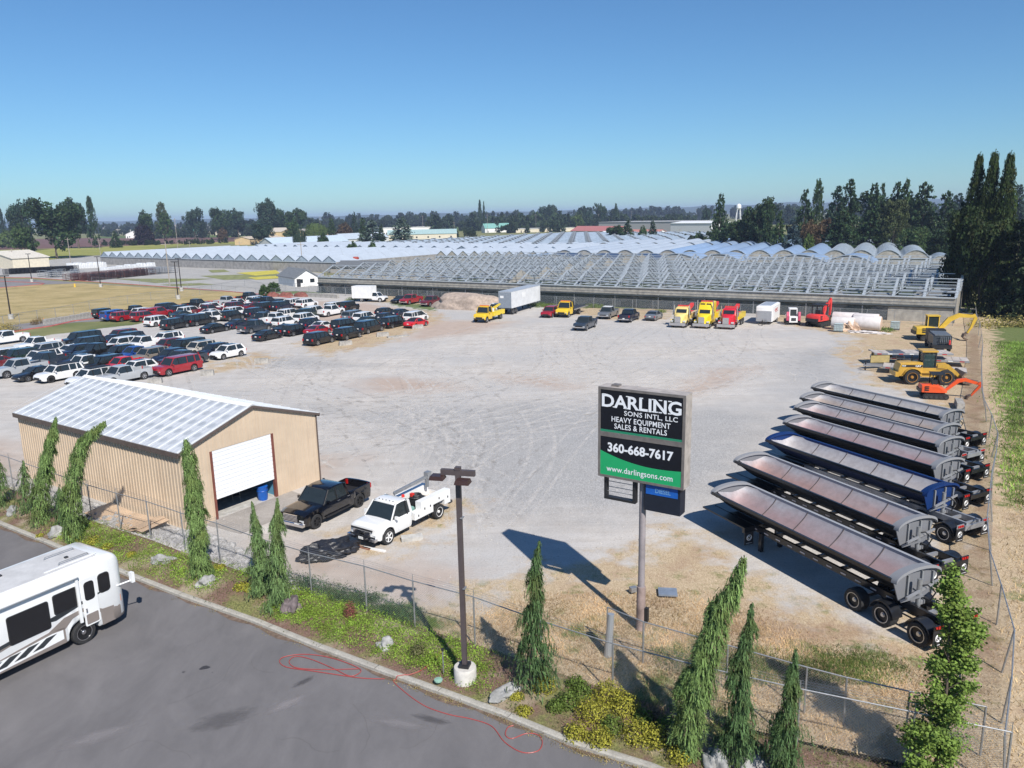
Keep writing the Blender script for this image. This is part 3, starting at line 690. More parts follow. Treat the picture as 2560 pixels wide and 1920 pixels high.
def leaves_mesh(name, cen, nrm, size, tone, mat, ratio=0.6, rng=None):
    """one quad per leaf: centres (n,3), normals (n,3), sizes (n)"""
    rng = rng or np.random.default_rng(1); n = len(cen)
    nrm = nrm/np.maximum(np.linalg.norm(nrm, axis=1, keepdims=True), 1e-6)
    r = rng.normal(size=(n, 3)); u = np.cross(nrm, r); u /= np.maximum(np.linalg.norm(u, axis=1, keepdims=True), 1e-6); v = np.cross(nrm, u)
    s = size[:, None]; q = np.stack([cen-u*s, cen-v*s*ratio, cen+u*s, cen+v*s*ratio], 1).reshape(-1, 3)
    return quads_mesh(name, q, tone, mat)
def quads_mesh(name, q, tone, mat):
    n = len(q)//4; me = bpy.data.meshes.new(name); me.vertices.add(4*n); me.vertices.foreach_set('co', q.astype(np.float32).ravel())
    me.loops.add(4*n); me.loops.foreach_set('vertex_index', np.arange(4*n, dtype=np.int32)); me.polygons.add(n)
    me.polygons.foreach_set('loop_start', np.arange(0, 4*n, 4, dtype=np.int32)); me.polygons.foreach_set('loop_total', np.full(n, 4, np.int32))
    a = me.attributes.new('tone', 'FLOAT', 'FACE'); a.data.foreach_set('value', np.clip(tone, 0, 1).astype(np.float32))
    me.materials.append(mat); me.update(calc_edges=True); me.validate(); return me
def tree_proto(kind, seed, n=2400, leaf=1.0):
    """unit tree (height 1, crown width about 1 before scaling) -> crown mesh, trunk mesh"""
    g = np.random.default_rng(seed); C = []; Nn = []; Z = []; T = []
    def clump(c, rad, k, size, tone, flat=1.0):
        d = g.normal(size=(k, 3)); d /= np.linalg.norm(d, axis=1, keepdims=True); rr = rad*g.uniform(.55, 1.05, (k, 1))
        p = c+d*rr*np.array([1, 1, flat]); C.append(p); Nn.append(d+g.normal(size=(k, 3))*.5); Z.append(g.uniform(.7, 1.3, k)*size); T.append(np.clip(tone+g.normal(size=k)*.12, 0, 1))
    if kind == 'broad':
        lob = [(g.uniform(-.28, .28), g.uniform(-.28, .28), g.uniform(.35, .82), g.uniform(.16, .27)) for _ in range(9)]+[(0, 0, .6, .3)]
        m = n//28
        for i in range(m):
            lx, ly, lz, lr = lob[g.integers(len(lob))]; d = g.normal(size=3); d /= np.linalg.norm(d); lr *= g.uniform(.35, 1)**.5
            c = np.array([lx, ly, lz])+d*lr*np.array([1, 1, .8]); c[2] = np.clip(c[2], .14, .98)
            clump(c, .075, 28, .026*leaf, g.uniform(.1, .9))
    elif kind == 'sparse':
        for i in range(n//28):
            z = g.uniform(.25, .98); a = g.uniform(0, 6.28); r = (.42*(1-z)**.5+.1)*g.uniform(.3, 1)
            clump(np.array([r*math.cos(a), r*math.sin(a), z]), .05, 28, .018*leaf, g.uniform(.2, .9))
    elif kind == 'poplar':
        for i in range(n//28):
            z = g.uniform(.06, .99)**.9; w_ = .5*min(1, (z+.12)/.4)*(max(0, 1-z)**.6+.06); a = g.uniform(0, 6.28); r = w_*g.uniform(.2, .95)
            clump(np.array([r*math.cos(a), r*math.sin(a), z]), .06, 28, .017*leaf, g.uniform(.1, .95), 1.0)
    elif kind == 'conifer':
        tiers = 22
        for i in range(tiers):
            z = .06+.92*i/tiers; R0 = .55*(1-z)**.62*g.uniform(.85, 1.12)+.02
            for b in range(int(5+14*(1-z))):
                a = g.uniform(0, 6.28); L = R0*g.uniform(.65, 1.15); k = max(3, int(n/(tiers*12)*(.4+1.2*(1-z))))
                t_ = g.uniform(.15, 1, k)**.7; dz = -.10*t_*L+.03*g.normal(size=k)*.3
                p = np.stack([t_*L*math.cos(a)+g.normal(size=k)*.012, t_*L*math.sin(a)+g.normal(size=k)*.012, z+dz+g.normal(size=k)*.006], 1)
                C.append(p); Nn.append(np.tile([0, 0, 1.], (k, 1))+g.normal(size=(k, 3))*.45); Z.append(g.uniform(.7, 1.4, k)*.030*leaf); T.append(np.clip(g.uniform(.0, .6)+.35*t_+g.normal(size=k)*.1, 0, 1))
    elif kind == 'willow':
        for i in range(n//24):
            a = g.uniform(0, 6.28); r = .46*g.uniform(.2, 1)**.6; z0 = .95-.55*r*r/.2*g.uniform(.5, 1); k = 24; s = g.uniform(0, 1, k)
            p = np.stack([np.full(k, r*math.cos(a))+g.normal(size=k)*.015, np.full(k, r*math.sin(a))+g.normal(size=k)*.015, z0-s*.45*g.uniform(.5, 1)], 1); p[:, 2] = np.maximum(p[:, 2], .03)
            C.append(p); Nn.append(np.tile([math.cos(a), math.sin(a), .3], (k, 1))+g.normal(size=(k, 3))*.3); Z.append(g.uniform(.7, 1.3, k)*.02*leaf); T.append(np.clip(g.uniform(.3, .8)+g.normal(size=k)*.1, 0, 1))
    elif kind == 'bush':
        for i in range(n//28):
            d = g.normal(size=3); d /= np.linalg.norm(d); d[2] = abs(d[2]); c = d*np.array([.42, .42, .75])*g.uniform(.7, 1.08)
            clump(c+np.array([0, 0, .1]), .09, 28, .035*leaf, g.uniform(.15, .9))
    C = np.concatenate(C); Nn = np.concatenate(Nn); Z = np.concatenate(Z); T = np.concatenate(T)
    me = leaves_mesh('crown', C, Nn, Z, T, LEAF, rng=g)
    tk = MB(); top = .9 if kind in ('conifer', 'poplar') else .6; rg = []
    for i in range(6):
        z = top*i/5; r = .028*(1-z/top*.85)*(1.4 if i == 0 else 1); rg.append([(r*math.cos(a)+.01*math.sin(i*2), r*math.sin(a), z) for a in [k*6.283/7 for k in range(7)]])
    tk.loft(rg)
    if kind in ('broad', 'sparse', 'willow'):
        for i in range(7): a = i*.9; tk.tube((0, 0, .25+.05*i), (.3*math.cos(a), .3*math.sin(a), .5+.05*i), .012, .004, 5)
    return me, tk.mesh('trunk', BARK, 40)
TP = {}
def tp(kind, v, n, leaf):
    k = (kind, v, n)
    if k not in TP: TP[k] = tree_proto(kind, 100+v*7+len(kind), n, leaf)
    return TP[k]
def tree(px, Y, top, wpx, kind, col, label, group=None, base_z=0.0, name=None, n=1500, leaf=1.35, v=None, h=None):
    """stands Y metres ahead at image column px; height from the row of its top"""
    q = AT(px, top, Y); H = h or (q.z-base_z); wd = wpx/FPX*Y*1.02
    v = random.randrange(3) if v is None else v; cm, tm = tp(kind, v, n, leaf)
    r = thing(name or {'conifer': 'conifer_tree', 'poplar': 'poplar_tree', 'bush': 'bush', 'willow': 'willow_tree'}.get(kind, 'broadleaf_tree'), label, 'tree' if kind != 'bush' else 'bush', (q.x, Y, base_z), random.uniform(0, 6.28), group)
    c = bpy.data.objects.new('crown', cm); COL.objects.link(c); c.parent = r; cw = wd*(1.0 if kind in ('bush', 'willow') else 1.22 if Y > 450 else 1.25 if Y < 200 else 1.5); c.scale = (cw, cw, H); c.color = (*col, 1)
    k = bpy.data.objects.new('trunk', tm); COL.objects.link(k); k.parent = r; tw = min(wd, H*.6); k.scale = (tw, tw, H)
    return r
DK = (.028, .056, .023); MD = (.042, .076, .027); LT = (.075, .115, .030); BL = (.025, .050, .031); PURPLE = (.018, .010, .020); BRN = (.085, .055, .03); SPR = (.10, .14, .115); OLV = (.05, .065, .025); BSP = (.045, .075, .085)
TREES = [ # px, Y, top, width px, kind, colour, label
 (49,520,496,54,'broad',BL,'tall rounded tree behind the biggest tree at the far left'),(122,400,499,100,'broad',DK,'biggest dark broad tree standing in front of the ploughed field at far left'),(180,560,490,70,'broad',BL,'tall dark tree just right of the biggest far left tree'),
 (222,560,493,32,'poplar',DK,'narrow poplar at the right end of the far left tree clump'),(52,390,556,44,'broad',MD,'small tree at the foot of the far left clump by the ploughed field'),(14,600,571,42,'bush',LT,'light green bush at the left edge beyond the field'),(0,700,523,18,'poplar',BL,'narrow tree at the very left edge of the horizon'),
 (360,650,522,44,'broad',DK,'two headed dark tree behind the white farmhouse'),(355,620,556,50,'bush',PURPLE,'round deep purple tree beside the white farmhouse'),(401,640,505,36,'sparse',OLV,'thin see-through tall tree right of the farmhouse'),(410,630,532,42,'sparse',MD,'lower loose tree at the foot of the thin tall tree'),
 (479,760,509,40,'broad',BL,'single oval dark tree left of the green roofed barn'),(550,740,509,48,'broad',DK,'dark rounded tree above the cream farmhouse'),(590,760,518,44,'broad',BL,'dark tree right of the one above the cream farmhouse'),(285,560,575,22,'conifer',MD,'small dark green conifer left of the white farmhouse'),(555,700,566,24,'bush',BRN,'round brown orange tree in front of the cream farmhouse'),
 (663,700,492,60,'broad',BL,'tallest dark tree in the middle left horizon'),(705,720,512,50,'broad',DK,'dark tree right of the tallest middle left one'),(742,720,510,40,'broad',DK,'leaning dark tree at right end of the middle left clump'),(655,560,551,48,'broad',BL,'low dark tree left of the cream two storey building'),(727,540,548,36,'broad',MD,'mid green tree behind the cream two storey building'),
 (788,560,551,68,'willow',LT,'wide light green willow behind the cream building'),(827,560,541,22,'conifer',MD,'narrow green conifer right of the willow'),(860,560,553,48,'bush',BRN,'round purple brown tree between conifers'),(884,620,527,18,'conifer',BL,'slim dark conifer on the middle horizon'),(906,480,541,28,'conifer',MD,'mid green conifer left of the pale spruce'),
 (929,450,547,44,'conifer',SPR,'pale blue grey spruce behind the white roofed shed'),(1002,440,538,50,'conifer',SPR,'large pale spruce in front of the white hall'),(746,430,563,38,'willow',BL,'dark weeping tree in front of the cream building'),(806,410,579,36,'bush',DK,'low dark evergreen right of the cream building'),(952,445,558,18,'conifer',DK,'dark narrow conifer between the two pale spruces'),
 (879,330,600,36,'bush',MD,'green bush at the end of the grey roofed shed'),(929,330,600,28,'bush',MD,'green bush in front of the white shed with a gable'),(1199,900,501,14,'poplar',DK,'taller of two slim poplars on the central horizon'),(1209,900,504,9,'poplar',DK,'thinner of two slim poplars on the central horizon'),
 (660,178,709,30,'bush',MD,'dark bush at the fence corner by the white cottage'),(683,190,703,34,'bush',MD,'loose green bush left of the white cottage wall'),(1369,950,504,46,'broad',BL,'rounded dark tree standing above the central wood'),(1463,930,508,36,'broad',BL,'pointed tree in the central wood'),(1500,930,508,28,'broad',DK,'dark tree right in the central wood'),
 (1540,930,509,15,'poplar',DK,'poplar at the right end of the central wood'),(1443,850,531,26,'broad',LT,'bright light green tree in front of the central wood'),(1570,420,547,28,'conifer',DK,'dark layered conifer in front of the grey warehouse'),(1607,420,561,26,'bush',MD,'rounded green tree by the warehouse'),(1632,420,549,20,'conifer',BL,'blue green conifer at the warehouse wall'),(1540,430,556,36,'broad',DK,'broad dark tree left of the layered conifer'),
 (1803,330,478,36,'conifer',DK,'tall single pointed conifer right of the white warehouse'),(1850,300,533,84,'broad',DK,'wide dark broadleaf tree beside the tall pointed conifer'),(1905,290,495,60,'broad',DK,'big dark tree right of the wide broadleaf tree'),(1785,320,570,26,'bush',MD,'bush at the foot of the tall pointed conifer'),(1748,340,575,28,'bush',MD,'bush in front of the white warehouse'),(1767,700,510,22,'broad',BL,'far rounded tree behind the white warehouse'),
 (1924,280,493,24,'conifer',DK,'dark narrow conifer left of the rounded green one'),(1951,270,522,30,'conifer',MD,'green dense conifer left of the blue spruce'),(1984,255,541,42,'conifer',BSP,'blue spruce behind the arched greenhouses'),(2015,300,467,40,'conifer',DK,'open dark conifer left of the poplar'),(2048,300,451,36,'poplar',MD,'green poplar between two dark conifers'),(2043,265,547,54,'broad',BRN,'brownish broadleaf tree above the brown roofed house'),
 (2024,250,580,36,'bush',LT,'light green bush left of the brown roofed house'),(2095,285,456,48,'conifer',BL,'blue green conifer behind the brown roofed house'),(2126,290,438,52,'conifer',DK,'tall ragged conifer right of the brown roofed house'),(2110,260,520,62,'conifer',DK,'broad dark conifer base below the ragged conifer'),(2188,290,450,44,'conifer',DK,'dark conifer at the left of the big evergreen group'),(2209,300,450,26,'conifer',DK,'slim pointed conifer in the big evergreen group'),
 (2245,290,447,40,'conifer',DK,'third pointed conifer of the big evergreen group'),(2268,285,440,44,'conifer',MD,'tallest green conifer in the big evergreen group'),(2317,280,445,64,'conifer',DK,'wide dark conifer at the right of the evergreen group'),(2370,270,468,50,'conifer',DK,'last dark conifer before the tall poplars'),(2180,262,520,66,'conifer',DK,'low wide dark conifer in front of the evergreen group'),(2240,260,500,74,'sparse',OLV,'brown green loose tree in front of the evergreen group'),
 (2286,240,553,50,'broad',MD,'rounded mid green tree in front of the wide conifer'),(2345,245,560,60,'broad',DK,'dark broad tree low beside the arched greenhouse end'),
 (2400,420,478,50,'conifer',BL,'hazy far conifer left of the tall poplars'),(2550,400,455,46,'conifer',BL,'hazy far conifer at the right edge'),(2230,300,480,120,'broad',DK,'dark thicket behind the evergreen group')]
for i, (px, Y, tpx, wp, kd, cl, lb) in enumerate(TREES):
    tree(px, Y, tpx, wp, kd, cl, lb, n=7000 if wp > 44 else 4500, leaf=1.0 if wp > 44 else 1.2)
# the tall poplars by the end of the greenhouse
PG = 'tall poplars and evergreens beside the greenhouse'
for px, Y, tpx, wp, kd, cl, lb, nn in ((2449,134,398,62,'poplar',(.030,.052,.014),'left tall poplar beside the greenhouse end',9000),(2487,132,392,66,'poplar',(.038,.062,.016),'middle tall poplar beside the greenhouse end',9000),(2526,130,395,70,'poplar',(.036,.060,.016),'right tall poplar beside the greenhouse end',9000),
   (2418,136,478,56,'conifer',(.012,.022,.010),'dark conifer between the greenhouse and the poplars',6000),(2470,128,520,120,'broad',(.022,.040,.012),'broad dark tree at the foot of the poplars',9000),(2556,122,540,110,'conifer',(.020,.038,.014),'shaggy dark conifer at the right edge below the poplars',7000),(2620,118,470,130,'conifer',(.018,.034,.014),'dark conifer partly outside the right edge',6000)):
    tree(px, Y, tpx, wp, kd, cl, lb, n=nn*2, leaf=.8, v=3)
def stuff_leaves(name, pts, col, size, k, label, cat, spread, hgt, group=None):
    g = np.random.default_rng(len(pts)+k); C = []; Nn = []; Z = []; T = []
    for p in pts:
        c = np.array([p[0], p[1], 0]); q = g.normal(size=(k, 3))*np.array([spread, spread, 0]); z = np.abs(g.normal(size=k))*hgt*.5
        d = c+q; d[:, 2] = (p[2] if len(p) > 2 else 0)+z; C.append(d); Nn.append(g.normal(size=(k, 3))+[0, 0, .8]); Z.append(g.uniform(.6, 1.3, k)*size); T.append(np.clip(g.uniform(.2, .8)+g.normal(size=k)*.15, 0, 1))
    me = leaves_mesh(name, np.concatenate(C), np.concatenate(Nn), np.concatenate(Z), np.concatenate(T), LEAF, rng=g)
    o = bpy.data.objects.new(name, me); COL.objects.link(o); o.color = (*col, 1)
    return tag(o, label, cat, group, 'stuff')
stuff_leaves('bramble_bank', [(p.x+random.uniform(-4, 4), p.y+random.uniform(-1.5, 1.5)) for p in [G(2462+i*4, 783+i*.1) for i in range(60)]], (.045, .07, .018), .28, 60, 'low green brambles growing below the tall poplars', 'brambles', 1.1, 1.8)
stuff_leaves('tall_weeds', [(p.x+random.uniform(-3, 3), p.y+random.uniform(-2, 2)) for p in [G(2468+i*4, 815) for i in range(60)]], (.28, .24, .08), .16, 40, 'tall yellow dry weeds in front of the brambles', 'weeds', .8, 1.3)
# far woods: too many trees to count
def wood(name, label, spans, col, seed, hm=14, dens=1.0):
    dens *= 1.7
    g = np.random.default_rng(seed); src = [tp('broad', 0, 840, 2.4)[0], tp('conifer', 1, 700, 2.2)[0], tp('broad', 2, 840, 2.4)[0]]; V = []; T = []
    data = []
    for m in src:
        a = np.zeros(len(m.vertices)*3, np.float32); m.vertices.foreach_get('co', a); b = np.zeros(len(m.polygons), np.float32); m.attributes['tone'].data.foreach_get('value', b); data.append((a.reshape(-1, 3), b))
    for (x0, x1, Y0, Y1, h0) in spans:
        L = abs(x1-x0)/FPX*Y0; cnt = int(max(4, L/(h0*.42)*dens))
        for i in range(cnt):
            px = g.uniform(x0, x1); Y = g.uniform(Y0, Y1); X = ray(px, 540).x/ray(px, 540).y*Y
            v, tn = data[g.integers(3)]; h = h0*g.uniform(.65, 1.15); w_ = h*g.uniform(.6, .9); a = g.uniform(0, 6.28); c, s = math.cos(a), math.sin(a)
            x = v[:, 0]*c-v[:, 1]*s; y = v[:, 0]*s+v[:, 1]*c
            V.append(np.stack([X+x*w_, Y+y*w_, v[:, 2]*h-.18*h], 1)); T.append(np.clip(tn+g.normal()*.15, 0, 1))
    me = quads_mesh(name, np.concatenate(V), np.concatenate(T), LEAF); o = bpy.data.objects.new(name, me); COL.objects.link(o); o.color = (*col, 1)
    return tag(o, label, 'woodland', None, 'stuff')
wood('central_wood', 'green wood of mixed trees on the middle horizon', [(1070,1500,830,1000,21),(1080,1560,900,1060,26),(1480,1740,860,960,19),(1240,1420,760,820,14)], (.026, .046, .020), 5, dens=1.6)
wood('distant_wood', 'blue hazy belt of woodland along the whole horizon', [(-400,640,1300,1500,24),(700,1300,1350,1600,32),(1300,2000,1500,1800,36),(1900,3000,900,1100,30),(460,1100,1150,1250,24),(560,800,900,1000,24),(380,640,820,900,16),(600,960,1000,1100,20)], (.024, .040, .024), 8, dens=1.5)
wood('middle_hedgerows', 'scattered hedgerow trees between the farm buildings', [(230,340,1000,1100,12),(640,900,700,760,11),(1080,1200,640,700,8),(1480,1660,520,560,5),(1700,1900,360,420,10),(1880,2130,330,360,15),(2130,2420,330,370,18),(-200,60,620,700,12),(220,560,600,640,5)], (.026, .044, .018), 9, dens=.9)
# low hills at the skyline
def hills(name, spans, Y, col):
    mb = MB(); g = np.random.default_rng(4); m = M('hill_forest', col, .95, 0, .2, .002)
    n = 90; x0, x1 = spans[0][0], spans[-1][0]; top = []; 
    for i in range(n+1):
        px = x0+(x1-x0)*i/n; h = interp(spans, px)*(1+.1*math.sin(i*1.7)); d = ray(px, 540); top.append((d.x/d.y*Y, Y, h, d))
    rings = []
    for X, yy, h, d in top: rings.append([(X*.93, yy*.93, -2), (X*.97, yy*.97, h*.6), (X, yy, h), (X*1.1, yy*1.1, -2)])
    mb.loft(rings); return tag(mb.build(name, m, smooth=60), kind='structure')
hills('hills', [(-900, 30), (0, 34), (300, 30), (800, 34), (1500, 40), (1900, 56), (2050, 62), (2200, 60), (2600, 64), (3400, 60)], 5200, (.035, .06, .035))
# ------------------------------------------------------------------ greenhouses
PANEL = M('weathered_polycarbonate', (0.34, 0.32, 0.28), 0.6, 0, 0.3, 1.2)
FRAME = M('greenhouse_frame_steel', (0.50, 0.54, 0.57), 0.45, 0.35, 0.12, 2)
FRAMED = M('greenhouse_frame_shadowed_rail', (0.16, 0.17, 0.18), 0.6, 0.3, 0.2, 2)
DARKW = M('dark_shade_curtain', (0.045, 0.055, 0.06), 0.6, 0, 0.4, 0.4)
BLUEFILM = M('blue_white_film', (0.26, 0.36, 0.52), 0.35, 0, 0.1, 0.2, spec=.7)
WHITEFILM = M('white_roof_film', (0.40, 0.45, 0.51), 0.4, 0, 0.08, 0.3)
GREYFILM = M('clear_roof_film', (0.30, 0.36, 0.42), 0.3, 0, 0.25, 0.5, spec=.7)
NAVYFILM = M('navy_roof_cover', (0.03, 0.045, 0.10), 0.4, 0, 0.2, 0.3)
def seethru(name, col, alpha):
    m, t, b = nodes_of(name); b.inputs['Base Color'].default_value = (*col, 1); b.inputs['Roughness'].default_value = .25; b.inputs['Alpha'].default_value = alpha; return m
SCREEN = seethru('insect_screen', (.06, .075, .085), .62)
def frame_of(a, b):
    d = Vector((b.x-a.x, b.y-a.y)); return math.atan2(d.y, d.x), d.length
gA, gB = G(798, 732), G(2384, 808); gang, gL = frame_of(gA, gB)
gh = thing('glasshouse', 'long open roofed glasshouse of bare grey trusses behind the parked trucks', 'greenhouse', gA, gang)
EA, SP, RI, NS = 3.75, 10.6, 2.35, 7; NB = 31; bay = gL/NB
tm = MB()
tm.bar((0, 0, EA), (0, SP/2, EA+RI), .34, .08); 
for k in range(12): t_ = (k+.5)/12; tm.box((0, SP/2*t_, EA+RI*t_+.09), (.48, .16, .08), 0, Matrix.Rotation(math.atan2(RI, SP/2), 3, 'X'))
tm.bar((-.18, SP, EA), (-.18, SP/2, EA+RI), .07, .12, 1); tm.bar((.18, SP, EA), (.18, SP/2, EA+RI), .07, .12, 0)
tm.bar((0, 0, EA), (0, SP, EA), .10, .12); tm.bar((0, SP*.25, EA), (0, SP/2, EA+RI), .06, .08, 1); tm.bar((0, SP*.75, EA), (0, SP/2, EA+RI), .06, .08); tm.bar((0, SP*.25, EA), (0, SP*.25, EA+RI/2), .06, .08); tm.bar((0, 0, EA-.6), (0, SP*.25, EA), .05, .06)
tmesh = tm.mesh('truss', [FRAME, FRAMED]); rest = MB(); cnt = 0
for s_ in range(NS):
    for b in range(NB+1):
        cnt += 1
        if cnt <= 96:
            o = bpy.data.objects.new('truss', tmesh); COL.objects.link(o); o.parent = gh; o.location = (b*bay, s_*SP, 0)
        else:
            rest.T = Matrix.Translation((b*bay, s_*SP, 0)); 
            vs = [tuple(v) for v in tm.v]; rest.add(vs, tm.f); rest.m[-len(tm.m):] = tm.m
rest.T = None; tag(rest.build('rear_trusses', [FRAME, FRAMED], gh), kind='stuff')
for s_ in range(NS):
    y = s_*SP
    MB().bb(0, gL, y-.14, y+.14, EA-.1, EA+.06).build('gutter', FRAME, gh)
    MB().bb(0, gL, y+SP/2-.06, y+SP/2+.06, EA+RI-.02, EA+RI+.1).build('ridge_beam', FRAME, gh)
    for f_ in (.25, .75): MB().bb(0, gL, y+SP*f_-.05, y+SP*f_+.05, EA+RI/2-.02, EA+RI/2+.07).build('purlin', FRAME, gh)
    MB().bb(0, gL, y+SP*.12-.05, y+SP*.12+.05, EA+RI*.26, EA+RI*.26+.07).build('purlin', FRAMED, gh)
    cb = MB()
    for b in range(NB): cb.bb(b*bay+.35, (b+1)*bay-.35, y+SP*.60, y+SP*.66, EA+.1, EA+.3); cb.bb(b*bay+.35, (b+1)*bay-.9, y+SP*.36, y+SP*.39, EA-.1, EA+.05)
    tag(cb.build('curtain_bar', WHITEFILM, gh), kind='stuff')
    for xx in (gL*.402,): 
        MB().prism([(y+.1, EA), (y+SP-.1, EA), (y+SP/2, EA+RI-.05)], xx, xx+.08, 'x').build('partition_gable', PANEL, gh)
MB().bb(0, gL, SP*NS-.1, SP*NS+.1, EA-.1, EA+.05).build('gutter', FRAME, gh)
fp = MB(); fp.bb(0, gL, -.10, -.02, EA-1.25, EA-.1)
fp.build('fascia_panel', PANEL, gh); MB().bb(0, gL, -.3, -.12, EA-.12, EA+.06).build('front_gutter', FRAME, gh); MB().bb(0, gL, -.14, -.11, EA-.85, EA-.80).build('fascia_rail', STEEL, gh)
MB().tube((0, -.3, EA-1.45), (gL, -.3, EA-1.45), .16, .16, 8).build('rolled_curtain', DARKW, gh)
MB().bb(0, gL, -.02, .0, .0, EA-1.2).build('lower_screen', SCREEN, gh)
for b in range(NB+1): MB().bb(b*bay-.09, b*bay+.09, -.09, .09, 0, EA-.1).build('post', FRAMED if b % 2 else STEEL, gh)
for xx, nm in ((0, 'end_wall'), (gL, 'end_wall')): MB().bb(xx-.04, xx+.04, 0, SP*NS, 0, EA).build(nm, PANEL, gh)
MB().bb(gL-9, gL-.2, -.16, -.12, 0, EA-1.3).build('end_bay_panel', PANEL, gh)
MB().bb(0, gL, SP*NS-.04, SP*NS+.04, 0, EA-.1).build('rear_wall', DARKW, gh)
fl = MB(); 
for s_ in range(NS):
    for b in range(NB):
        if random.random() < .55: fl.bb(b*bay+.5, b*bay+bay-.5, s_*SP+1.5, s_*SP+SP-1.5, .02, .9)
tag(fl.build('plant_bench', M('bench_plants', (.05, .07, .04), .9, 0, .6, 1.2), gh), kind='stuff')
MB().bb(.2, gL-.2, .2, SP*NS-.2, .005, .02).build('floor', M('greenhouse_floor', (.20, .20, .19), .9, 0, .35, .3), gh)
for k, (fx, w_, c_) in enumerate(((.69, 3.2, (.32, .30, .05)), (.72, 2.2, (.30, .30, .06)))): MB().bb(gL*fx-w_*0, gL*fx+w_*1.2, 1, 5, .9, 1.0).build('plant_tray', M('yellow_bloom', c_, .9), gh)

def gable_row(mb, n, wd, dep, ea, ri, mi_roof=0, mi_end=1, arc=False, ov=0.0, seg=8, x0=0, y0=0):
    for i in range(n):
        a = x0+i*wd; pr = [(a+wd*k/seg, ea+ri*math.sin(math.pi*k/seg)**.8) for k in range(seg+1)] if arc else [(a, ea), (a+wd/2, ea+ri), (a+wd, ea)]
        rings = [[(x, y0+yy, z) for x, z in pr] for yy in (0, dep)]
        mb.loft(rings, mi_roof, False, False); mb.f[-(len(pr)-1):] = [tuple(reversed(f)) for f in mb.f[-(len(pr)-1):]]
        e = MB(); mb.prism([(x, z-.05) for x, z in pr], y0+.2, y0+.3, 'y', mi_end); mb.prism([(x, z-.05) for x, z in pr], y0+dep-.3, y0+dep-.2, 'y', mi_end)
def block(name, label, A_, B_, n, dep, ea, ri, roof, end, wall, arc=False, back=0.0, cat='greenhouse', z0=0, rib=None):
    ang, L = frame_of(A_, B_); o = thing(name, label, cat, (A_.x-math.sin(ang)*back, A_.y+math.cos(ang)*back, 0), ang)
    wd = L/n; mb = MB(); gable_row(mb, n, wd, dep, ea, ri, 0, 1, arc); mb.build('roof', [roof, end], o, smooth=35 if arc else None)
    MB().bb(0, L, 0, .1, 0, ea-.05).build('front_wall', wall, o); MB().bb(L-.1, L, .1, dep, 0, ea-.05).build('side_wall', wall, o); MB().bb(0, .1, .1, dep, 0, ea-.05).build('side_wall', wall, o)
    MB().bb(0, L, -.25, -.02, ea-.25, ea+.02).build('gutter', WHITEFILM, o)
    fr = MB()
    for i in range(n):
        if arc: fr.path([(i*wd+wd*k/8, .1, ea+ri*math.sin(math.pi*k/8)**.8+.06) for k in range(9)], .10, 4)
        else: fr.path([(i*wd, .1, ea+.05), (i*wd+wd/2, .1, ea+ri+.06), (i*wd+wd, .1, ea+.05)], .09, 4)
    tag(fr.build('gable_trim', WHITEFILM, o), kind='stuff')
    if rib:
        rb = MB()
        for i in range(n):
            for k in range(1, int(dep/rib)):
                pr = [(i*wd+wd*j/6, ea+ri*(math.sin(math.pi*j/6)**.8 if arc else 1-abs(j/3-1))+.05) for j in range(7)]
                for p, q in zip(pr, pr[1:]): rb.bar((p[0], k*rib, p[1]), (q[0], k*rib, q[1]), .10, .05)
        tag(rb.build('roof_rib', FRAME, o), kind='stuff')
    return o, wd, L
WALLG = M('greenhouse_wall_sheet', (.27, .26, .25), .7, 0, .3, .8)
wA, wB = G(253, 661), G(842, 682)
block('film_greenhouse', 'long white roofed greenhouse with a row of gables left of the glasshouse', wA, wB, 22, 62, 3.4, 1.9, WHITEFILM, GREYFILM, WALLG, rib=12)
block('film_greenhouse', 'second white zigzag roofed greenhouse right behind the long white one', wA.lerp(wB, .10), wA.lerp(wB, 1.55), 30, 42, 4.0, 1.7, WHITEFILM, GREYFILM, WALLG, back=66, rib=14)
block('film_greenhouse', 'white roofed greenhouse between the open glasshouse and the arched row', G(1075, 668), G(1400, 672), 11, 30, 3.6, 1.8, WHITEFILM, PANEL, PANEL, back=4)
bA, bB = G(1387, 641, 4.0), G(2325, 645, 4.0); bA.z = bB.z = 0
ds = (bB-bA); 
block('arched_greenhouse', 'row of arched greenhouses with blue white film and beige ends, front row', bA, bA.lerp(bB, 5/16), 5, 55, 4.0, 2.0, WHITEFILM, PANEL, PANEL, arc=True)
block('arched_greenhouse', 'blue filmed arched greenhouses in the middle of the front row', bA.lerp(bB, 5/16), bA.lerp(bB, 12/16), 7, 55, 4.0, 2.0, BLUEFILM, PANEL, PANEL, arc=True)
block('arched_greenhouse', 'grey filmed arched greenhouses at the right end of the front row', bA.lerp(bB, 12/16), bB, 4, 55, 4.0, 2.0, GREYFILM, PANEL, PANEL, arc=True, rib=4)
block('arched_greenhouse', 'second row of arched greenhouses, white part behind', bA.lerp(bB, -1/16), bA.lerp(bB, 5/16), 6, 45, 4.0, 2.0, WHITEFILM, PANEL, PANEL, arc=True, back=58)
block('arched_greenhouse', 'second row of arched greenhouses, blue film part behind', bA.lerp(bB, 5/16), bA.lerp(bB, 12/16), 7, 45, 4.0, 2.0, BLUEFILM, PANEL, PANEL, arc=True, back=58)
block('arched_greenhouse', 'second row of arched greenhouses, grey film part near the conifers', bA.lerp(bB, 12/16), bA.lerp(bB, 16/16), 4, 45, 4.0, 2.0, GREYFILM, PANEL, PANEL, arc=True, back=58, rib=4)
block('arched_greenhouse', 'small dark blue arched greenhouse at the right end', bB, bB+ds.normalized()*6, 1, 16, 3.0, 1.7, GREYFILM, PANEL, PANEL, arc=True)
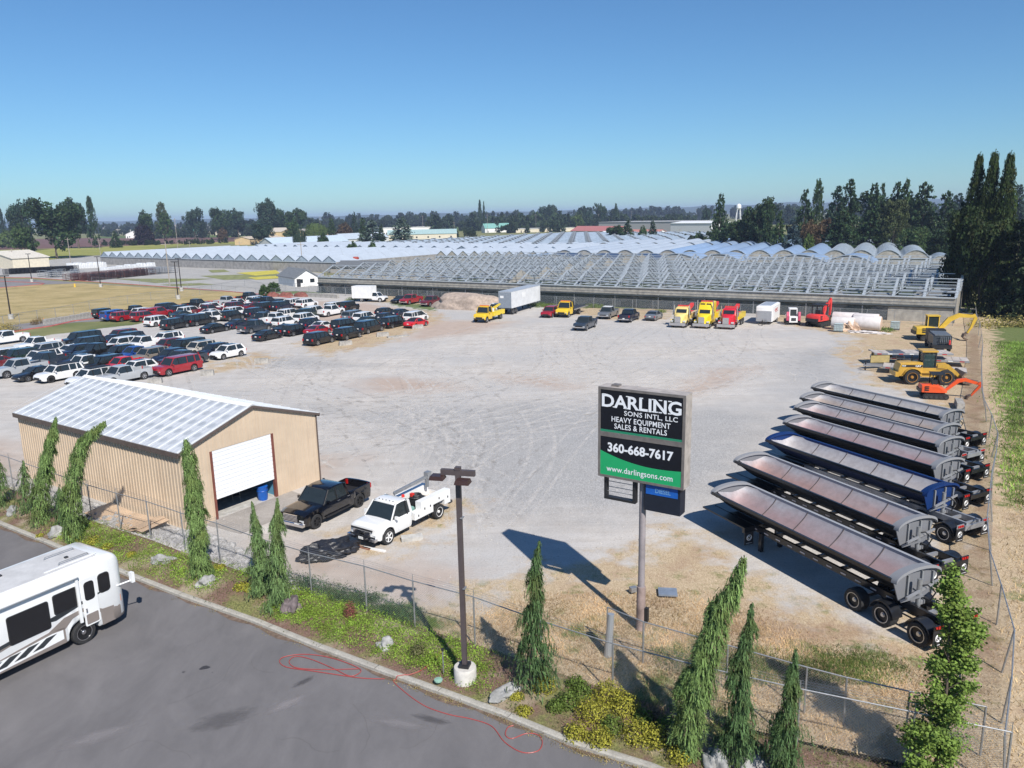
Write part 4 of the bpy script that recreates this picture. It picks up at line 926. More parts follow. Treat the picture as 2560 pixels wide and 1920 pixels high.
def hump(px0, px1, mat, label, z=3.9, ri=1.6, yb=SP*NS+2, dep=12):
    u0 = (px0, px1); res = []
    d = Vector((math.cos(gang), math.sin(gang))); nn = Vector((-d.y, d.x)); o2 = Vector((gA.x, gA.y))+nn*yb
    for px in u0:
        r = ray(px, 640); k = r.x/r.y; t = (k*o2.y-o2.x)/(d.x-k*d.y); res.append(o2+d*t)
    A_, B_ = Vector((*res[0], 0)), Vector((*res[1], 0))
    block('arched_greenhouse', label, A_, B_, 1, dep, z, ri, mat, PANEL, PANEL, arc=True)
hump(1250, 1390, BLUEFILM, 'low pale blue hump roofed house behind the trusses', 3.6, 1.2); hump(1330, 1440, NAVYFILM, 'left navy covered hump roof behind the trusses', 3.8, 1.4, dep=10.0, yb=SP*NS+3); hump(1441, 1530, NAVYFILM, 'middle navy covered hump roof behind the trusses', 3.8, 1.5, dep=11.0); hump(1531, 1640, NAVYFILM, 'right navy covered hump roof behind the trusses', 3.8, 1.5, dep=11.0)
hump(1641, 1745, BLUEFILM, 'first blue hump roof right of the navy ones', 3.9, 1.8); hump(1746, 1850, BLUEFILM, 'second blue hump roof right of the navy ones', 3.9, 1.8); hump(1930, 2065, BLUEFILM, 'third blue hump roof behind the trusses', 3.9, 1.8); hump(2066, 2182, BLUEFILM, 'last blue hump roof behind the trusses', 3.9, 1.8)
zA, zB = G(925, 616, 3.5), G(1445, 623, 3.5); zA.z = zB.z = 0
zo, zw, zL = block('vented_greenhouse', 'far wide greenhouse with rows of open zigzag roof vents', zA, zB, 14, 170, 3.5, 2.2, GREYFILM, PANEL, PANEL)
vt = MB()
for i in range(14):
    for k in range(13): vt.bar((i*zw+zw*.05, k*13+1, 3.9), (i*zw+zw*.5, k*13+1, 6.1), 3.2, .15); vt.bar((i*zw+zw*.5, k*13+1, 5.9), (i*zw+zw*.95, k*13+1, 4.4), .5, .4, 1)
tag(vt.build('roof_vent', [FRAME, FRAMED], zo), kind='stuff')
# ------------------------------------------------------------------ buildings beyond
def wallm(c): return M('wall_%d_%d_%d' % tuple(int(x*100) for x in c), c, .85, 0, .1, 1)
def building(name, label, p0, p1, dep, wh, rh, wall, roof, cat='building', ridge='x', win=3, wcol=GLASS, door=True, ov=.4, z=0, flat=False, chim=False):
    A_ = G(*p0); B_ = G(*p1); ang, L = frame_of(A_, B_); o = thing(name, label, cat, A_, ang)
    wm = wallm(wall); rm_ = M('roof_%d_%d_%d' % tuple(int(x*100) for x in roof), roof, .7, 0, .18, 1.5)
    if flat:
        MB().bb(0, L, 0, dep, 0, wh).build('wall', wm, o); MB().bb(-ov, L+ov, -ov, dep+ov, wh, wh+.35).build('roof', rm_, o)
    else:
        w_ = MB().bb(0, L, 0, dep, 0, wh); sl = .12
        if ridge == 'x':
            w_.prism([(0, wh), (dep, wh), (dep/2, wh+rh)], 0.01, L-.01, 'x'); pr = [(-ov, wh-ov*rh/(dep/2)), (dep/2, wh+rh), (dep+ov, wh-ov*rh/(dep/2))]
            MB().prism(pr[:3]+[(dep+ov, pr[2][1]+.18), (dep/2, wh+rh+.2), (-ov, pr[0][1]+.18)], -ov, L+ov, 'x').build('roof', rm_, o)
        else:
            w_.prism([(0, wh), (L, wh), (L/2, wh+rh)], 0.01, dep-.01, 'y'); y0 = wh-ov*rh/(L/2)
            MB().prism([(-ov, y0), (L/2, wh+rh), (L+ov, y0), (L+ov, y0+.18), (L/2, wh+rh+.2), (-ov, y0+.18)], -ov, dep+ov, 'y').build('roof', rm_, o)
        w_.build('wall', wm, o)
    for i in range(win):
        x = L*(i+.5)/win; f = MB().bb(x-.6, x+.6, -.05, .02, min(1.0, wh*.4), min(wh*.8, 2.2)).build('window', wcol, o)
    if door: MB().bb(L*.08, L*.08+1.0, -.06, .02, 0, min(2.1, wh*.85)).build('door', BLACKP, o)
    if chim: MB().bb(L*.3, L*.3+.9, dep*.3, dep*.3+.9, wh, wh+rh+1.4).build('chimney', CONC, o)
    return o
WH, CR, OC, GY = (.74, .73, .70), (.62, .56, .44), (.58, .43, .24), (.40, .39, .38)
BD = [('cottage','white rendered cottage with grey shingle roof beside the glasshouse',(738,718),(796,714),13,2.4,1.9,WH,(.16,.17,.18),dict(ridge='y',win=2)),
 ('farm_shed','long blue grey metal roofed shed behind the white greenhouse',(686,625),(872,615),16,3.2,3.5,(.45,.47,.48),(.42,.50,.58),dict(win=4)),
 ('farm_shed','white shed with grey metal roof and gable left of the spruce',(862,612),(972,605),12,3.6,3.4,(.60,.60,.58),(.40,.46,.52),dict(win=2)),
 ('farm_building','cream building with a long teal roof',(970,600),(1142,596),14,4.0,3.2,CR,(.30,.42,.42),dict(win=6)),
 ('warehouse','plain white hall behind the pale spruce',(955,587),(1082,583),22,6.5,.5,WH,(.70,.70,.68),dict(flat=True,win=0)),
 ('farm_building','low ochre building with small windows left of the two storey one',(625,612),(706,606),12,4.0,1.6,OC,(.50,.42,.32),dict(win=5)),
 ('farm_building','ochre two storey building with pale roof',(705,603),(748,600),14,7.5,3.0,OC,(.52,.46,.38),dict(win=3,ridge='y')),
 ('farm_building','ochre building right of the dark weeping tree',(765,601),(800,598),12,6.5,2.6,OC,(.50,.45,.42),dict(win=2)),
 ('bungalow','low house with pinkish roof right of the ochre building',(822,600),(867,597),10,2.8,2.6,CR,(.42,.28,.24),dict(win=2)),
 ('bungalow','small white house among trees in the middle left distance',(677,584),(706,583),10,3,2.2,WH,(.45,.42,.40),dict(win=2)),
 ('barn','white barn with a teal roof below the central wood',(1213,582),(1285,580),12,4.5,4.5,WH,(.16,.34,.30),dict(win=1,ridge='x')),
 ('warehouse','long low cream hall below the central wood',(1290,582),(1436,578),20,3.6,.4,CR,(.50,.50,.48),dict(flat=True,win=0)),
 ('warehouse','cream building with a faded red roof',(1427,590),(1540,592),14,4,3.4,CR,(.42,.16,.15),dict(win=4)),
 ('warehouse','small cream block right of the red roofed building',(1541,592),(1560,593),8,4,1.5,CR,(.36,.20,.18),dict(win=1)),
 ('bungalow','white bungalow with rust red roof and three windows',(1562,598),(1640,599),13,3.6,2.4,WH,(.45,.20,.16),dict(win=3)),
 ('warehouse','large grey warehouse in the middle distance',(1497,581),(1720,582),50,9,.6,GY,(.40,.40,.40),dict(flat=True,win=0)),
 ('warehouse','white warehouse with a shallow pitched roof left of the tall conifer',(1676,587),(1778,588),26,8.5,1.2,(.68,.68,.67),(.70,.72,.72),dict(win=3)),
 ('boundary_wall','long low white wall panel in front of the white warehouse',(1670,599),(1718,600),2,4.2,.2,WH,(.70,.70,.70),dict(flat=True,win=0,door=False)),
 ('bungalow','small white house among the zigzag greenhouse roofs',(1495,600),(1520,601),9,3.6,2,WH,(.60,.62,.62),dict(win=0,ridge='y')),
 ('bungalow','house with green grey roof behind the hedge',(1847,606),(1893,608),11,4.5,3.6,(.42,.42,.40),(.30,.34,.33),dict(win=2,chim=True)),
 ('farmhouse','white farmhouse with dark roof beside the purple tree',(315,596),(353,595),12,4.8,3.4,WH,(.16,.17,.17),dict(win=2,ridge='y',chim=True)),
 ('barn','white barn with a green roof in the left distance',(469,590),(510,589),14,4.8,3.0,WH,(.10,.30,.22),dict(win=0)),
 ('farmhouse','cream farmhouse behind the brown orange tree',(527,588),(570,587),10,3.8,2.8,CR,(.34,.26,.22),dict(win=3)),
 ('barn','white and grey barn with a shiny roof at left of the middle clump',(582,588),(655,586),16,4.6,3.6,WH,(.55,.57,.58),dict(win=2)),
 ('farmhouse','far small cream farmhouse at the edge of the left meadow',(240,571),(272,571),12,3.2,2.6,CR,(.32,.28,.26),dict(win=2)),
 ('farmhouse','second far cream farmhouse at the edge of the left meadow',(300,571),(327,571),12,3.2,2.4,CR,(.30,.26,.24),dict(win=2)),
 ('storage_shed','cream metal shed cut off by the left edge',(-60,668),(34,672),14,4.0,2.6,(.62,.56,.44),(.60,.56,.48),dict(win=0,ridge='y')),
 ('farm_building','dark shingled building behind the left end of the glasshouse',(826,683),(952,684),9,2.0,1.6,(.30,.28,.26),(.13,.14,.15),dict(win=0,door=False)),
 ('bungalow','house with a brown roof in front of the conifers',(2040,606),(2084,607),10,4.6,4.0,(.55,.52,.48),(.17,.10,.09),dict(win=1,ridge='x')),
 ('bungalow','house with a blue grey roof at the left of the big evergreen group',(2140,605),(2170,606),9,3.8,3.0,(.5,.5,.48),(.09,.11,.14),dict(win=1))]
for nm, lb, p0, p1, dp, wh, rh, wc, rc, kw in BD: building(nm, lb, p0, p1, dp, wh, rh, wc, rc, cat='house' if nm in ('cottage', 'bungalow', 'farmhouse') else 'building', **kw)
# cottage details
# red chimney drum on the shingled roof
q = AT(889, 664, 262); o = thing('roof_drum', 'red metal drum shaped chimney on the shingled roof', 'chimney', (q.x, 262, q.z-1)); MB().lathe([(1.3, 0), (1.3, 3.6), (1.0, 3.9), (.001, 3.95)], n=14).build('drum', M('rust_red', (.30, .05, .035), .7), o, smooth=30)
# water tower
q = AT(1846, 540, 1200); o = thing('water_tower', 'small white water tower on thin legs on the far horizon', 'water tower', (q.x, 1200, 0))
zt = AT(1846, 509, 1200).z
for a in range(4): c, s = math.cos(a*1.57+.7), math.sin(a*1.57+.7); MB().tube((5*c, 5*s, 0), (3*c, 3*s, zt-8), .5, .5, 6).build('leg', WHITE, o)
MB().lathe([(.1, zt-9), (3.6, zt-7), (3.8, zt-3), (2.2, zt-.8), (.1, zt)], n=14).build('tank', WHITE, o, smooth=40)
# hedge
hd_ = G(1736, 612); he = G(1895, 615); hp = [hd_.lerp(he, i/44) for i in range(45)]
for i in range(0, 1):
    g = np.random.default_rng(3); C = []; T = []
    for p in hp:
        k = 160; a = g.uniform(0, 6.28, k); z = g.uniform(.1, 4.6, k); r = .8*(1-z/6)*g.uniform(.6, 1.05, k); C.append(np.stack([p.x+r*np.cos(a), p.y+r*np.sin(a), z], 1)); T.append(g.uniform(.2, .8, k))
    C = np.concatenate(C); o = bpy.data.objects.new('hedge', leaves_mesh('hedge', C, g.normal(size=C.shape), np.full(len(C), .3), np.concatenate(T), LEAF, rng=g)); COL.objects.link(o); o.color = (.02, .05, .015, 1); tag(o, 'dark clipped conifer hedge behind the arched greenhouses', 'hedge')
# utility poles, lamp posts in the far lot
WOOD = M('weathered_pole_wood', (.33, .29, .25), .9, 0, .2, 2)
def pole(px, base, top, label, mat=WOOD, r=.16, arm=True, lamp=False, foot=False, grp='utility poles across the nursery'):
    B_ = G(px, base); z = AT(px, top, B_.y).z; o = thing('lamp_post' if lamp else 'utility_pole', label, 'lamp post' if lamp else 'pole', (B_.x, B_.y, 0), 0, grp)
    MB().tube((0, 0, 0), (0, 0, z), r, r*.7, 8).build('pole', mat, o)
    if arm: MB().box((0, 0, z-.8), (2.4, .12, .12)).build('crossarm', mat, o)
    if lamp: MB().box((0, 0, z+.05), (1.5, .35, .16)).build('lamp_head', BLACKP, o)
    if foot: MB().lathe([(.45, 0), (.45, .95), (.001, .96)], n=12).build('concrete_base', CONC, o)
for px, b, t, l in ((35,668,622,'short wooden pole by the cream shed at left'),(177,658,594,'tall pale wooden pole behind the wrapped pallets'),(252,642,597,'wooden pole left of the white greenhouse corner'),(445,625,545,'tall wooden pole beyond the white greenhouse'),(475,623,602,'short pole right of the tall one beyond the greenhouse'),
   (425,716,603,'brown wooden pole standing in the nursery yard'),(601,640,603,'thin pole behind the white greenhouse ridge'),(757,678,605,'weathered grey pole behind the white cottage'),(802,585,541,'pole in front of the willow'),(1058,583,539,'pole in front of the white hall'),(1136,585,554,'short pole left of the teal barn'),(1219,582,536,'pole left of the teal roofed barn'),
   (1340,574,535,'brown pole below the central wood'),(1417,574,535,'pale pole below the central wood'),(1496,572,535,'pole left of the grey warehouse'),(1578,560,528,'rusty pole behind the warehouse'),(1740,556,522,'tall pole above the white warehouse'),(1811,600,567,'thin pole by the hedge'),(1699,598,572,'lamp mast in front of the white warehouse'),(610,572,547,'slanted pole by the shiny roofed barn'),(392,591,567,'pole beside the thin tall tree')):
    pole(px, b, t, l)
BR = M('dark_bronze_pole', (.035, .028, .026), .5, .3)
for px, b, t, l in ((28,798,690,'nearest dark lamp post at the left edge of the dry field'),(80,705,635,'dark lamp post on the island of the far road'),(252,718,642,'dark lamp post at the top edge of the dry field'),(446,748,655,'left of two dark lamp posts at the corner of the dry field'),(454,728,646,'right of two dark lamp posts at the corner of the dry field')):
    pole(px, b, t, l, BR, .14, False, True, True, 'dark lamp posts around the dry field')
MB().tube(G(187.5, 718), G(187.5, 718)+Vector((0, 0, 1.0)), .28, .2, 8).build('hydrant', M('hydrant_yellow', (.65, .42, .05), .5)); tag(bpy.data.objects['hydrant'], 'yellow hydrant at the edge of the far road', 'hydrant')
# ------------------------------------------------------------------ nursery yard: carts, wrapped pallets
RACK = M('rust_rack', (.11, .045, .04), .8, 0, .4, 2); WRAP = M('white_plastic_wrap', (.62, .63, .64), .4, 0, .15, 1.5); DKR = M('black_tray', (.02, .02, .025), .7, 0, .5, 1.5)
def cart_mesh(mat, L=2.6, W_=1.3, H=2.0, sh=5):
    m = MB()
    for x in (-L/2, L/2):
        for y in (-W_/2, W_/2): m.bb(x-.04, x+.04, y-.04, y+.04, 0, H)
    for k in range(sh): z = .15+(H-.2)*k/(sh-1); m.bb(-L/2, L/2, -W_/2, W_/2, z-.04, z+.06)
    return m.mesh('plant_cart', mat)
cm1, cm2, cm3 = cart_mesh(RACK), cart_mesh(DKR), cart_mesh(STEEL, sh=4); k = 0
c0, c1 = G(232, 702), G(452, 680); cang = math.atan2(c1.y-c0.y, c1.x-c0.x); cn = Vector((-math.sin(cang), math.cos(cang), 0))
LC = (c1-c0).length
for row in range(4):
    nn = int(LC/3.1)
    for i in range(nn):
        p = c0.lerp(c1, (i+random.uniform(-.1, .1))/nn)+cn*row*3.4; k += 1
        o = bpy.data.objects.new('plant_cart', cm1 if row > 0 and i < nn*.8 else (cm2 if i < nn*.6 else cm3)); COL.objects.link(o); o.location = (p.x, p.y, 0); o.rotation_euler = (0, 0, cang+random.uniform(-.05, .05))
        tag(o, 'rusty or black shelved plant cart in the long rows left of the glasshouse', 'cart', 'plant carts parked in long rows')
wm_ = MB(); wm_.loft([[(x, -.9*s, 0) , (x, -.95*s, 1.2), (x, -.75*s, 2.0), (x, .75*s, 2.0), (x, .95*s, 1.2), (x, .9*s, 0)] for x, s in ((-1.45, .93), (-1.2, 1), (1.2, 1), (1.45, .92))]); wm_.f = [tuple(reversed(f)) for f in wm_.f]
wme = wm_.mesh('wrapped_pallet', WRAP)
for (xa, ya, xb, yb, nn, l) in ((178,672,256,668,15,'white plastic wrapped stack in the row before the white greenhouse'),(262,682,336,675,12,'white wrapped stack behind the plant carts'),(345,672,378,670,5,'white wrapped stack at the right of the yard rows')):
    a_, b_2 = G(xa, ya), G(xb, yb)
    for i in range(nn):
        p = a_.lerp(b_2, i/max(1, nn-1)); o = bpy.data.objects.new('wrapped_pallet', wme); COL.objects.link(o); o.location = p; o.rotation_euler = (0, 0, cang+1.57+random.uniform(-.1, .1)); o.scale = (1, 1, random.uniform(.85, 1.15)); tag(o, l, 'pallet', 'white wrapped pallet stacks')
bm2 = cart_mesh(DKR, 3.0, 1.6, 1.9, 7)
a_, b_2 = G(22, 686), G(172, 678)
for row in range(2):
    for i in range(16):
        p = a_.lerp(b_2, i/15)+Vector((0, row*3.5, 0)); o = bpy.data.objects.new('tray_stack', bm2); COL.objects.link(o); o.location = p; o.rotation_euler = (0, 0, random.uniform(-.2, .2)); tag(o, 'stack of black trays behind the far road at left', 'trays', 'black tray stacks')
for i in range(14):
    p = G(100+random.uniform(0, 110), 690+random.uniform(-3, 4)); o = bpy.data.objects.new('plant_cart', cm3); COL.objects.link(o); o.location = p; o.rotation_euler = (0, 0, random.uniform(0, 3)); tag(o, 'grey metal cart jumbled beside the black tray stacks', 'cart', 'grey carts beside the tray stacks')
# beds of plants in the nursery
for px in (((285,697),(535,697),(430,706),(390,708)), ((500,690),(690,684),(700,690),(640,698),(560,700)), ((520,676),(560,674),(575,680),(530,682)), ((400,712),(500,708),(540,712),(440,716))):
    pts = [G(*p) for p in px]; sheet('plant_bed', [(p.x, p.y) for p in pts], .06, M('nursery_bed_green', (.20, .21, .08), .9, 0, .4, .4))
for px in (((590,683),(690,676),(700,684),(640,690)), ((620,694),(700,690),(705,696),(640,700))):
    pts = [G(*p) for p in px]; sheet('plant_bed', [(p.x, p.y) for p in pts], .10, M('nursery_bed_yellow', (.48, .42, .06), .9, 0, .25, .4))
# ------------------------------------------------------------------ tan metal shed
def corrugated(name, col, pitch, axis_obj='X', rough=.5, metal=.1, depth=.6, patches=None, angle=0.0):
    m, t, b = nodes_of(name); c = t.nodes.new('ShaderNodeTexCoord'); wv = t.nodes.new('ShaderNodeTexWave'); wv.bands_direction = axis_obj; wv.inputs['Scale'].default_value = 6.2832/pitch/20*1.0
    wv.wave_profile = 'SIN'; t.links.new(c.outputs['Object'], wv.inputs['Vector']); f = wv.outputs['Fac']
    base = ramp(t, noise(t, .7, 5, .6, c.outputs['Object']), [(.3, tuple(x*.9 for x in col)), (.7, tuple(min(1, x*1.06) for x in col))])
    if patches: base = patches(t, base, c.outputs['Object'])
    t.links.new(base, b.inputs['Base Color']); b.inputs['Roughness'].default_value = rough; b.inputs['Metallic'].default_value = metal; bump(t, b, f, depth, .04); return m
def ribs(mb, p0, u, L, v, Ht, pitch, w_=.05, d=.03, mi=0, n_=None, hfun=None):
    """raised vertical ribs over a wall rectangle p0 + u*a + v*b"""
    nrm = u.cross(v).normalized() if n_ is None else n_; k = int(L/pitch)
    for i in range(k+1):
        a = i*pitch+.02; h = Ht if hfun is None else hfun(a)
        if h < .05: continue
        q = [p0+u*a, p0+u*(a+w_), p0+u*(a+w_)+v*h, p0+u*a+v*h]; o = [x+nrm*d for x in q]; o[0] += u*w_*.2; o[3] += u*w_*.2; o[1] -= u*w_*.2; o[2] -= u*w_*.2
        mb.add(q+o, [(4, 5, 6, 7), (0, 4, 7, 3), (5, 1, 2, 6), (3, 7, 6, 2), (0, 1, 5, 4)], mi)
TAN = M('tan_metal_cladding', (.55, .44, .325), .5, 0, .09, .5)
_t = TAN.node_tree; _b = _t.nodes['Principled BSDF']; _src = _b.inputs['Base Color'].links[0].from_socket
_st = noise(_t, 1.0, 6, .7, coords(_t, True, (5.0, 5.0, .25))); _lo = noise(_t, .8, 5, .6, coords(_t, True, (1, 1, 2.2)))
_t.links.new(mixc(_t, ramp(_t, _st, [(.48, 0.0), (.72, .35)]), mixc(_t, ramp(_t, _lo, [(.5, 0.0), (.75, .22)]), _src, (.36, .27, .19)), (.40, .29, .20)), _b.inputs['Base Color'])
TRIMB = M('brown_trim', (.10, .075, .065), .6)
def roof_reflections(t, base, v):
    mp = t.nodes.new('ShaderNodeMapping'); t.links.new(v, mp.inputs[0]); mp.inputs['Scale'].default_value = (1.15, 1.1, 1)
    fs = []
    for ax, pitch in (('X', .98), ('Y', .91)):
        wv = t.nodes.new('ShaderNodeTexWave'); wv.bands_direction = ax; wv.inputs['Scale'].default_value = 6.2832/pitch/20; wv.inputs['Distortion'].default_value = .25; t.links.new(v, wv.inputs['Vector']); fs.append(wv.outputs['Fac'])
    mu = N(t, 'Math', operation='MULTIPLY'); t.links.new(fs[0], mu.inputs[0]); t.links.new(fs[1], mu.inputs[1]); ns = noise(t, .35, 4, .6, v)
    m2 = N(t, 'Math', operation='MULTIPLY'); t.links.new(ramp(t, mu.outputs[0], [(.25, 0.0), (.7, .8)]), m2.inputs[0]); t.links.new(ramp(t, ns, [(.3, .5), (.6, 1.0)]), m2.inputs[1])
    return mixc(t, m2.outputs[0], base, (.34, .37, .40))
ROOFM = corrugated('pale_metal_roof', (.60, .62, .64), .3, 'Y', .38, .2, .3, roof_reflections)
SN = G(472, 1326); SANG = R(56.3); SW, SL_, SE, SR_ = 9.85, 18.3, 4.62, 6.15
shed = thing('storage_shed', 'tan corrugated metal shed with a pale roof and half raised white roll door', 'shed', SN, SANG)
# local: x across the gable (door wall at y=0), y along the length away to the left
dx0, dx1, dh = 1.88, 6.25, 4.12
wl_ = MB(); T_ = .12
for (x0, x1, h) in ((0, dx0, None), (dx1, SW, None)):
    f = lambda x: SE+(SR_-SE)*(1-abs(x-SW/2)/(SW/2))
    wl_.prism([(x0, 0), (x1, 0), (x1, f(x1)), (x0, f(x0))], 0, T_, 'y')
wl_.prism([(dx0, dh), (dx1, dh), (dx1, f(dx1)), (SW/2, SR_), (dx0, f(dx0))], .004, T_-.004, 'y')
wl_.prism([(0, 0), (SW, 0), (SW, SE), (SW/2, SR_), (0, SE)], SL_-T_, SL_, 'y')
wl_.bb(0, T_, T_, SL_-T_, 0, SE); wl_.bb(SW-T_, SW, T_, SL_-T_, 0, SE)
X_, Y_, Z_ = Vector((1, 0, 0)), Vector((0, 1, 0)), Vector((0, 0, 1))
ribs(wl_, Vector((0, SL_, 0)), -Y_, SL_, Z_, SE, .30, .10, .045, n_=Vector((-1, 0, 0)))
ribs(wl_, Vector((0, 0, 0)), X_, SW, Z_, 0, .23, .035, .022, n_=Vector((0, -1, 0)), hfun=lambda a: f(a)-.05 if (a < dx0-.1 or a > dx1+.02) else 0)
r2 = MB(); ribs(r2, Vector((0, 0, dh)), X_, SW, Z_, 0, .23, .035, .022, n_=Vector((0, -1, 0)), hfun=lambda a: f(a)-dh-.05 if dx0-.1 <= a <= dx1+.02 else 0)
wl_.v += []; o_ = len(wl_.v); wl_.v += r2.v; wl_.f += [tuple(i+o_ for i in q) for q in r2.f]; wl_.m += r2.m
wl_.build('wall', TAN, shed)
sl = math.atan2(SR_-SE, SW/2)
for nm, xa, xb, za, zb in (('roof_slope', -.22, SW/2, SE-.08, SR_+.02), ('roof_slope', SW/2, SW+.22, SR_+.02, SE-.08)):
    rf = MB(); rf.prism([(xa, za), (xb, zb), (xb, zb+.07), (xa, za+.07)], -.12, SL_+.15, 'y')
    u = Vector((xb-xa, 0, zb-za)); Lr = u.length; u.normalize(); nn = Vector((-u.z, 0, u.x)); 
    ribs(rf, Vector((xa, -.1, za+.07)), Y_, SL_+.2, u, Lr, .91, .04, .022, mi=1, n_=nn)
    if xa < 0: 
        for i in range(22): rf.bar(Vector((xa, i*.91, za+.08))+u*.02, Vector((xa, i*.91, za+.08))+u*(Lr-.05), .02, .008, 1)
    rf.build('roof_slope', [ROOFM, M('roof_rib_metal', (.66, .68, .70), .4, .1, .08)], shed)
rc = MB(); rc.prism([(SW/2-.28, SR_+.02), (SW/2, SR_+.15), (SW/2+.28, SR_+.02), (SW/2, SR_+.11)], -.12, SL_+.15, 'y'); rc.build('ridge_cap', WHITE, shed)
MB().bb(-.26, -.20, -.12, SL_+.15, SE-.32, SE-.04).build('eave_trim', TRIMB, shed); MB().bb(SW+.20, SW+.26, -.12, SL_+.15, SE-.25, SE-.04).build('eave_trim', TRIMB, shed)
for a, b in (((-.24, -.16, SE-.12), (SW/2, -.16, SR_-.02)), ((SW/2, -.16, SR_-.02), (SW+.24, -.16, SE-.12))): MB().bar(a, b, .05, .14).build('rake_trim', TRIMB, shed)
MB().bb(SW-.02, SW+.06, -.06, .04, 0, SE-.1).build('corner_trim', TRIMB, shed)
for x in (dx0, dx1): MB().bb(x-.07, x+.07, -.05, T_+.05, 0, dh).build('door_post', M('rust_brown_post', (.16, .05, .035), .7), shed)
dr = MB()
for k in range(12): z = 1.18+k*.25; dr.bb(dx0+.07, dx1-.07, .03, .09, z, z+.215); dr.bb(dx0+.07, dx1-.07, .062, .08, z+.215, z+.25)
dr.build('roll_door', M('white_door_slats', (.80, .81, .82), .35, 0, .03, .5), shed)
MB().bb(.13, SW-.13, .2, SL_-.2, .0, .02).build('floor', CONC, shed)
MB().bb(dx1+.08, dx1+.12, .16, 3.2, 0, 2.2).build('inner_panel', M('blue_inner_wall', (.10, .28, .42), .7), shed)
LS = lambda x, y, z=0: Matrix.Translation(SN) @ Matrix.Rotation(SANG, 4, 'Z') @ Vector((x, y, z))
tag(sheet('concrete_apron', [LS(1.2, -3.0), LS(7.2, -3.0), LS(7.4, -.02), LS(1.0, -.02)], .014, field_mat('apron_concrete', [(.35, (.30, .275, .25)), (.65, (.40, .37, .34))], .8)), kind='structure')
bn = thing('barrel_bin', 'blue plastic barrel bin just inside the shed doorway', 'bin', LS(5.45, .35), SANG)
MB().lathe([(.001, 0), (.27, 0), (.31, .2), (.33, .85), (.35, .88), (.30, .90), (.001, .90)], n=16).build('bin_body', M('blue_plastic', (.01, .10, .42), .4), bn, smooth=40); MB().torus((0, 0, .62), .335, .02, 'z', 16, 5).build('hoop', M('blue_plastic', (.01, .10, .42), .4), bn)
ch = thing('folding_chair', 'dim folding chair frame inside the dark shed', 'chair', LS(4.3, 1.4), SANG+1)
m_ = MB()
for s in (-1, 1): m_.tube((-.2, s*.22, 0), (.2, s*.22, .45), .015); m_.tube((.2, s*.22, 0), (-.25, s*.22, .85), .015)
m_.build('frame', STEEL, ch); MB().bb(-.2, .2, -.22, .22, .44, .47).build('seat', BLACKP, ch)
for k in range(3):
    a_ = [G(262, 1264), G(292, 1252), G(445, 1300), G(415, 1318)]
o = thing('tin_sheets', 'bent stack of tan metal sheets lying along the shed wall', 'metal sheets', LS(-.9, 4.2), SANG)
for k, (x0, x1, y0, y1, z) in enumerate(((-1.15, .55, -2.9, 2.9, .10), (-1.2, .5, -3.1, 2.5, .16), (-1.1, .55, -2.7, 3.0, .22))):
    mb = MB(); rings = []
    for i in range(11):
        y = y0+(y1-y0)*i/10; zz = z+.10*math.sin(i*.5+k)+(.18 if i < 2 else 0); rings.append([(x0, y, zz-.02), (x1, y, zz+.12), (x1, y, zz+.13), (x0, y, zz-.01)])
    mb.loft(rings); mb.build('sheet', M('tan_sheet', (.55, .40, .27), .6, 0, .12, 1), o, smooth=40)
for k in range(4):
    p = LS(-1.75-k*.12, 1.0, .06+.02*k); o = MB().tube(p+Vector((2.3, -1.7, 0)), p+Vector((-2.2, 1.9+k*.1, 0)), .045, .045, 8).build('steel_pipe', STEEL); tag(o, 'grey steel pipe lying on the stones beside the tan sheets', 'pipe', 'pipes lying beside the tan metal sheets')
# ------------------------------------------------------------------ pylon sign
sc = Vector((4.98, 29.31, 0)); SAN = math.atan2(-1.97, 3.05); sw, sd, z0, z1 = 3.63, .66, 6.55, 10.28
sign = thing('pylon_sign', 'tall roadside sign on a steel pole, black and green panels with white lettering', 'sign', (5.16, 29.60, 0), SAN)
ALG = M('weathered_sign_sheet', (.40, .36, .33), .6, .1, .25, 3); SFR = M('sign_frame', (.20, .18, .17), .55, .3, .2, 4)
POLEM = M('grey_painted_pole', (.30, .27, .28), .6, .1, .2, 2); RUST = M('rusty_steel', (.24, .12, .08), .85, .1, .45, 3)
MB().tube((0, 0, 1.95), (0, 0, z0+.1), .135, .135, 16).build('pole', POLEM, sign, smooth=40)
def rusty(t, base, v): return base
MB().tube((0, 0, -.1), (0, 0, 1.95), .19, .18, 16).build('pole_base', M('peeling_painted_pipe', (.30, .23, .21), .75, .1, .45, 1.6, .3), sign, smooth=40)
fy = -sd/2
cab = MB().bb(-sw/2, sw/2, -sd/2, sd/2, z0, z1); cab.build('cabinet', ALG, sign)
zm = z0+(z1-z0)*.485
for (a, b, n_) in ((zm, z1, 'upper_frame'), (z0, zm, 'lower_frame')):
    m_ = MB(); e = .10; y0, y1 = fy-.05, fy-.002
    m_.bb(-sw/2, sw/2, y0, y1, b-e, b); m_.bb(-sw/2, sw/2, y0, y1, a, a+e); m_.bb(-sw/2, -sw/2+e, y0, y1, a+e, b-e); m_.bb(sw/2-e, sw/2, y0, y1, a+e, b-e); m_.build(n_, SFR, sign)
SBLK = M('sign_black', (.006, .007, .012), .3, 0, .1); SGRN = M('sign_green', (.015, .36, .13), .35, 0, .04); SGR2 = M('sign_dark_green', (.02, .22, .12), .35, 0, .05); SWH = M('sign_white', (.78, .80, .84), .35, 0, .02)
up = MB().bb(-sw/2+.1, sw/2-.1, fy-.03, fy-.004, zm+.1, z1-.1).build('upper_panel', SBLK, sign); MB().bb(-sw/2+.1, sw/2-.1, fy-.036, fy-.031, zm+.1, zm+.19).build('green_stripe', SGR2, up)
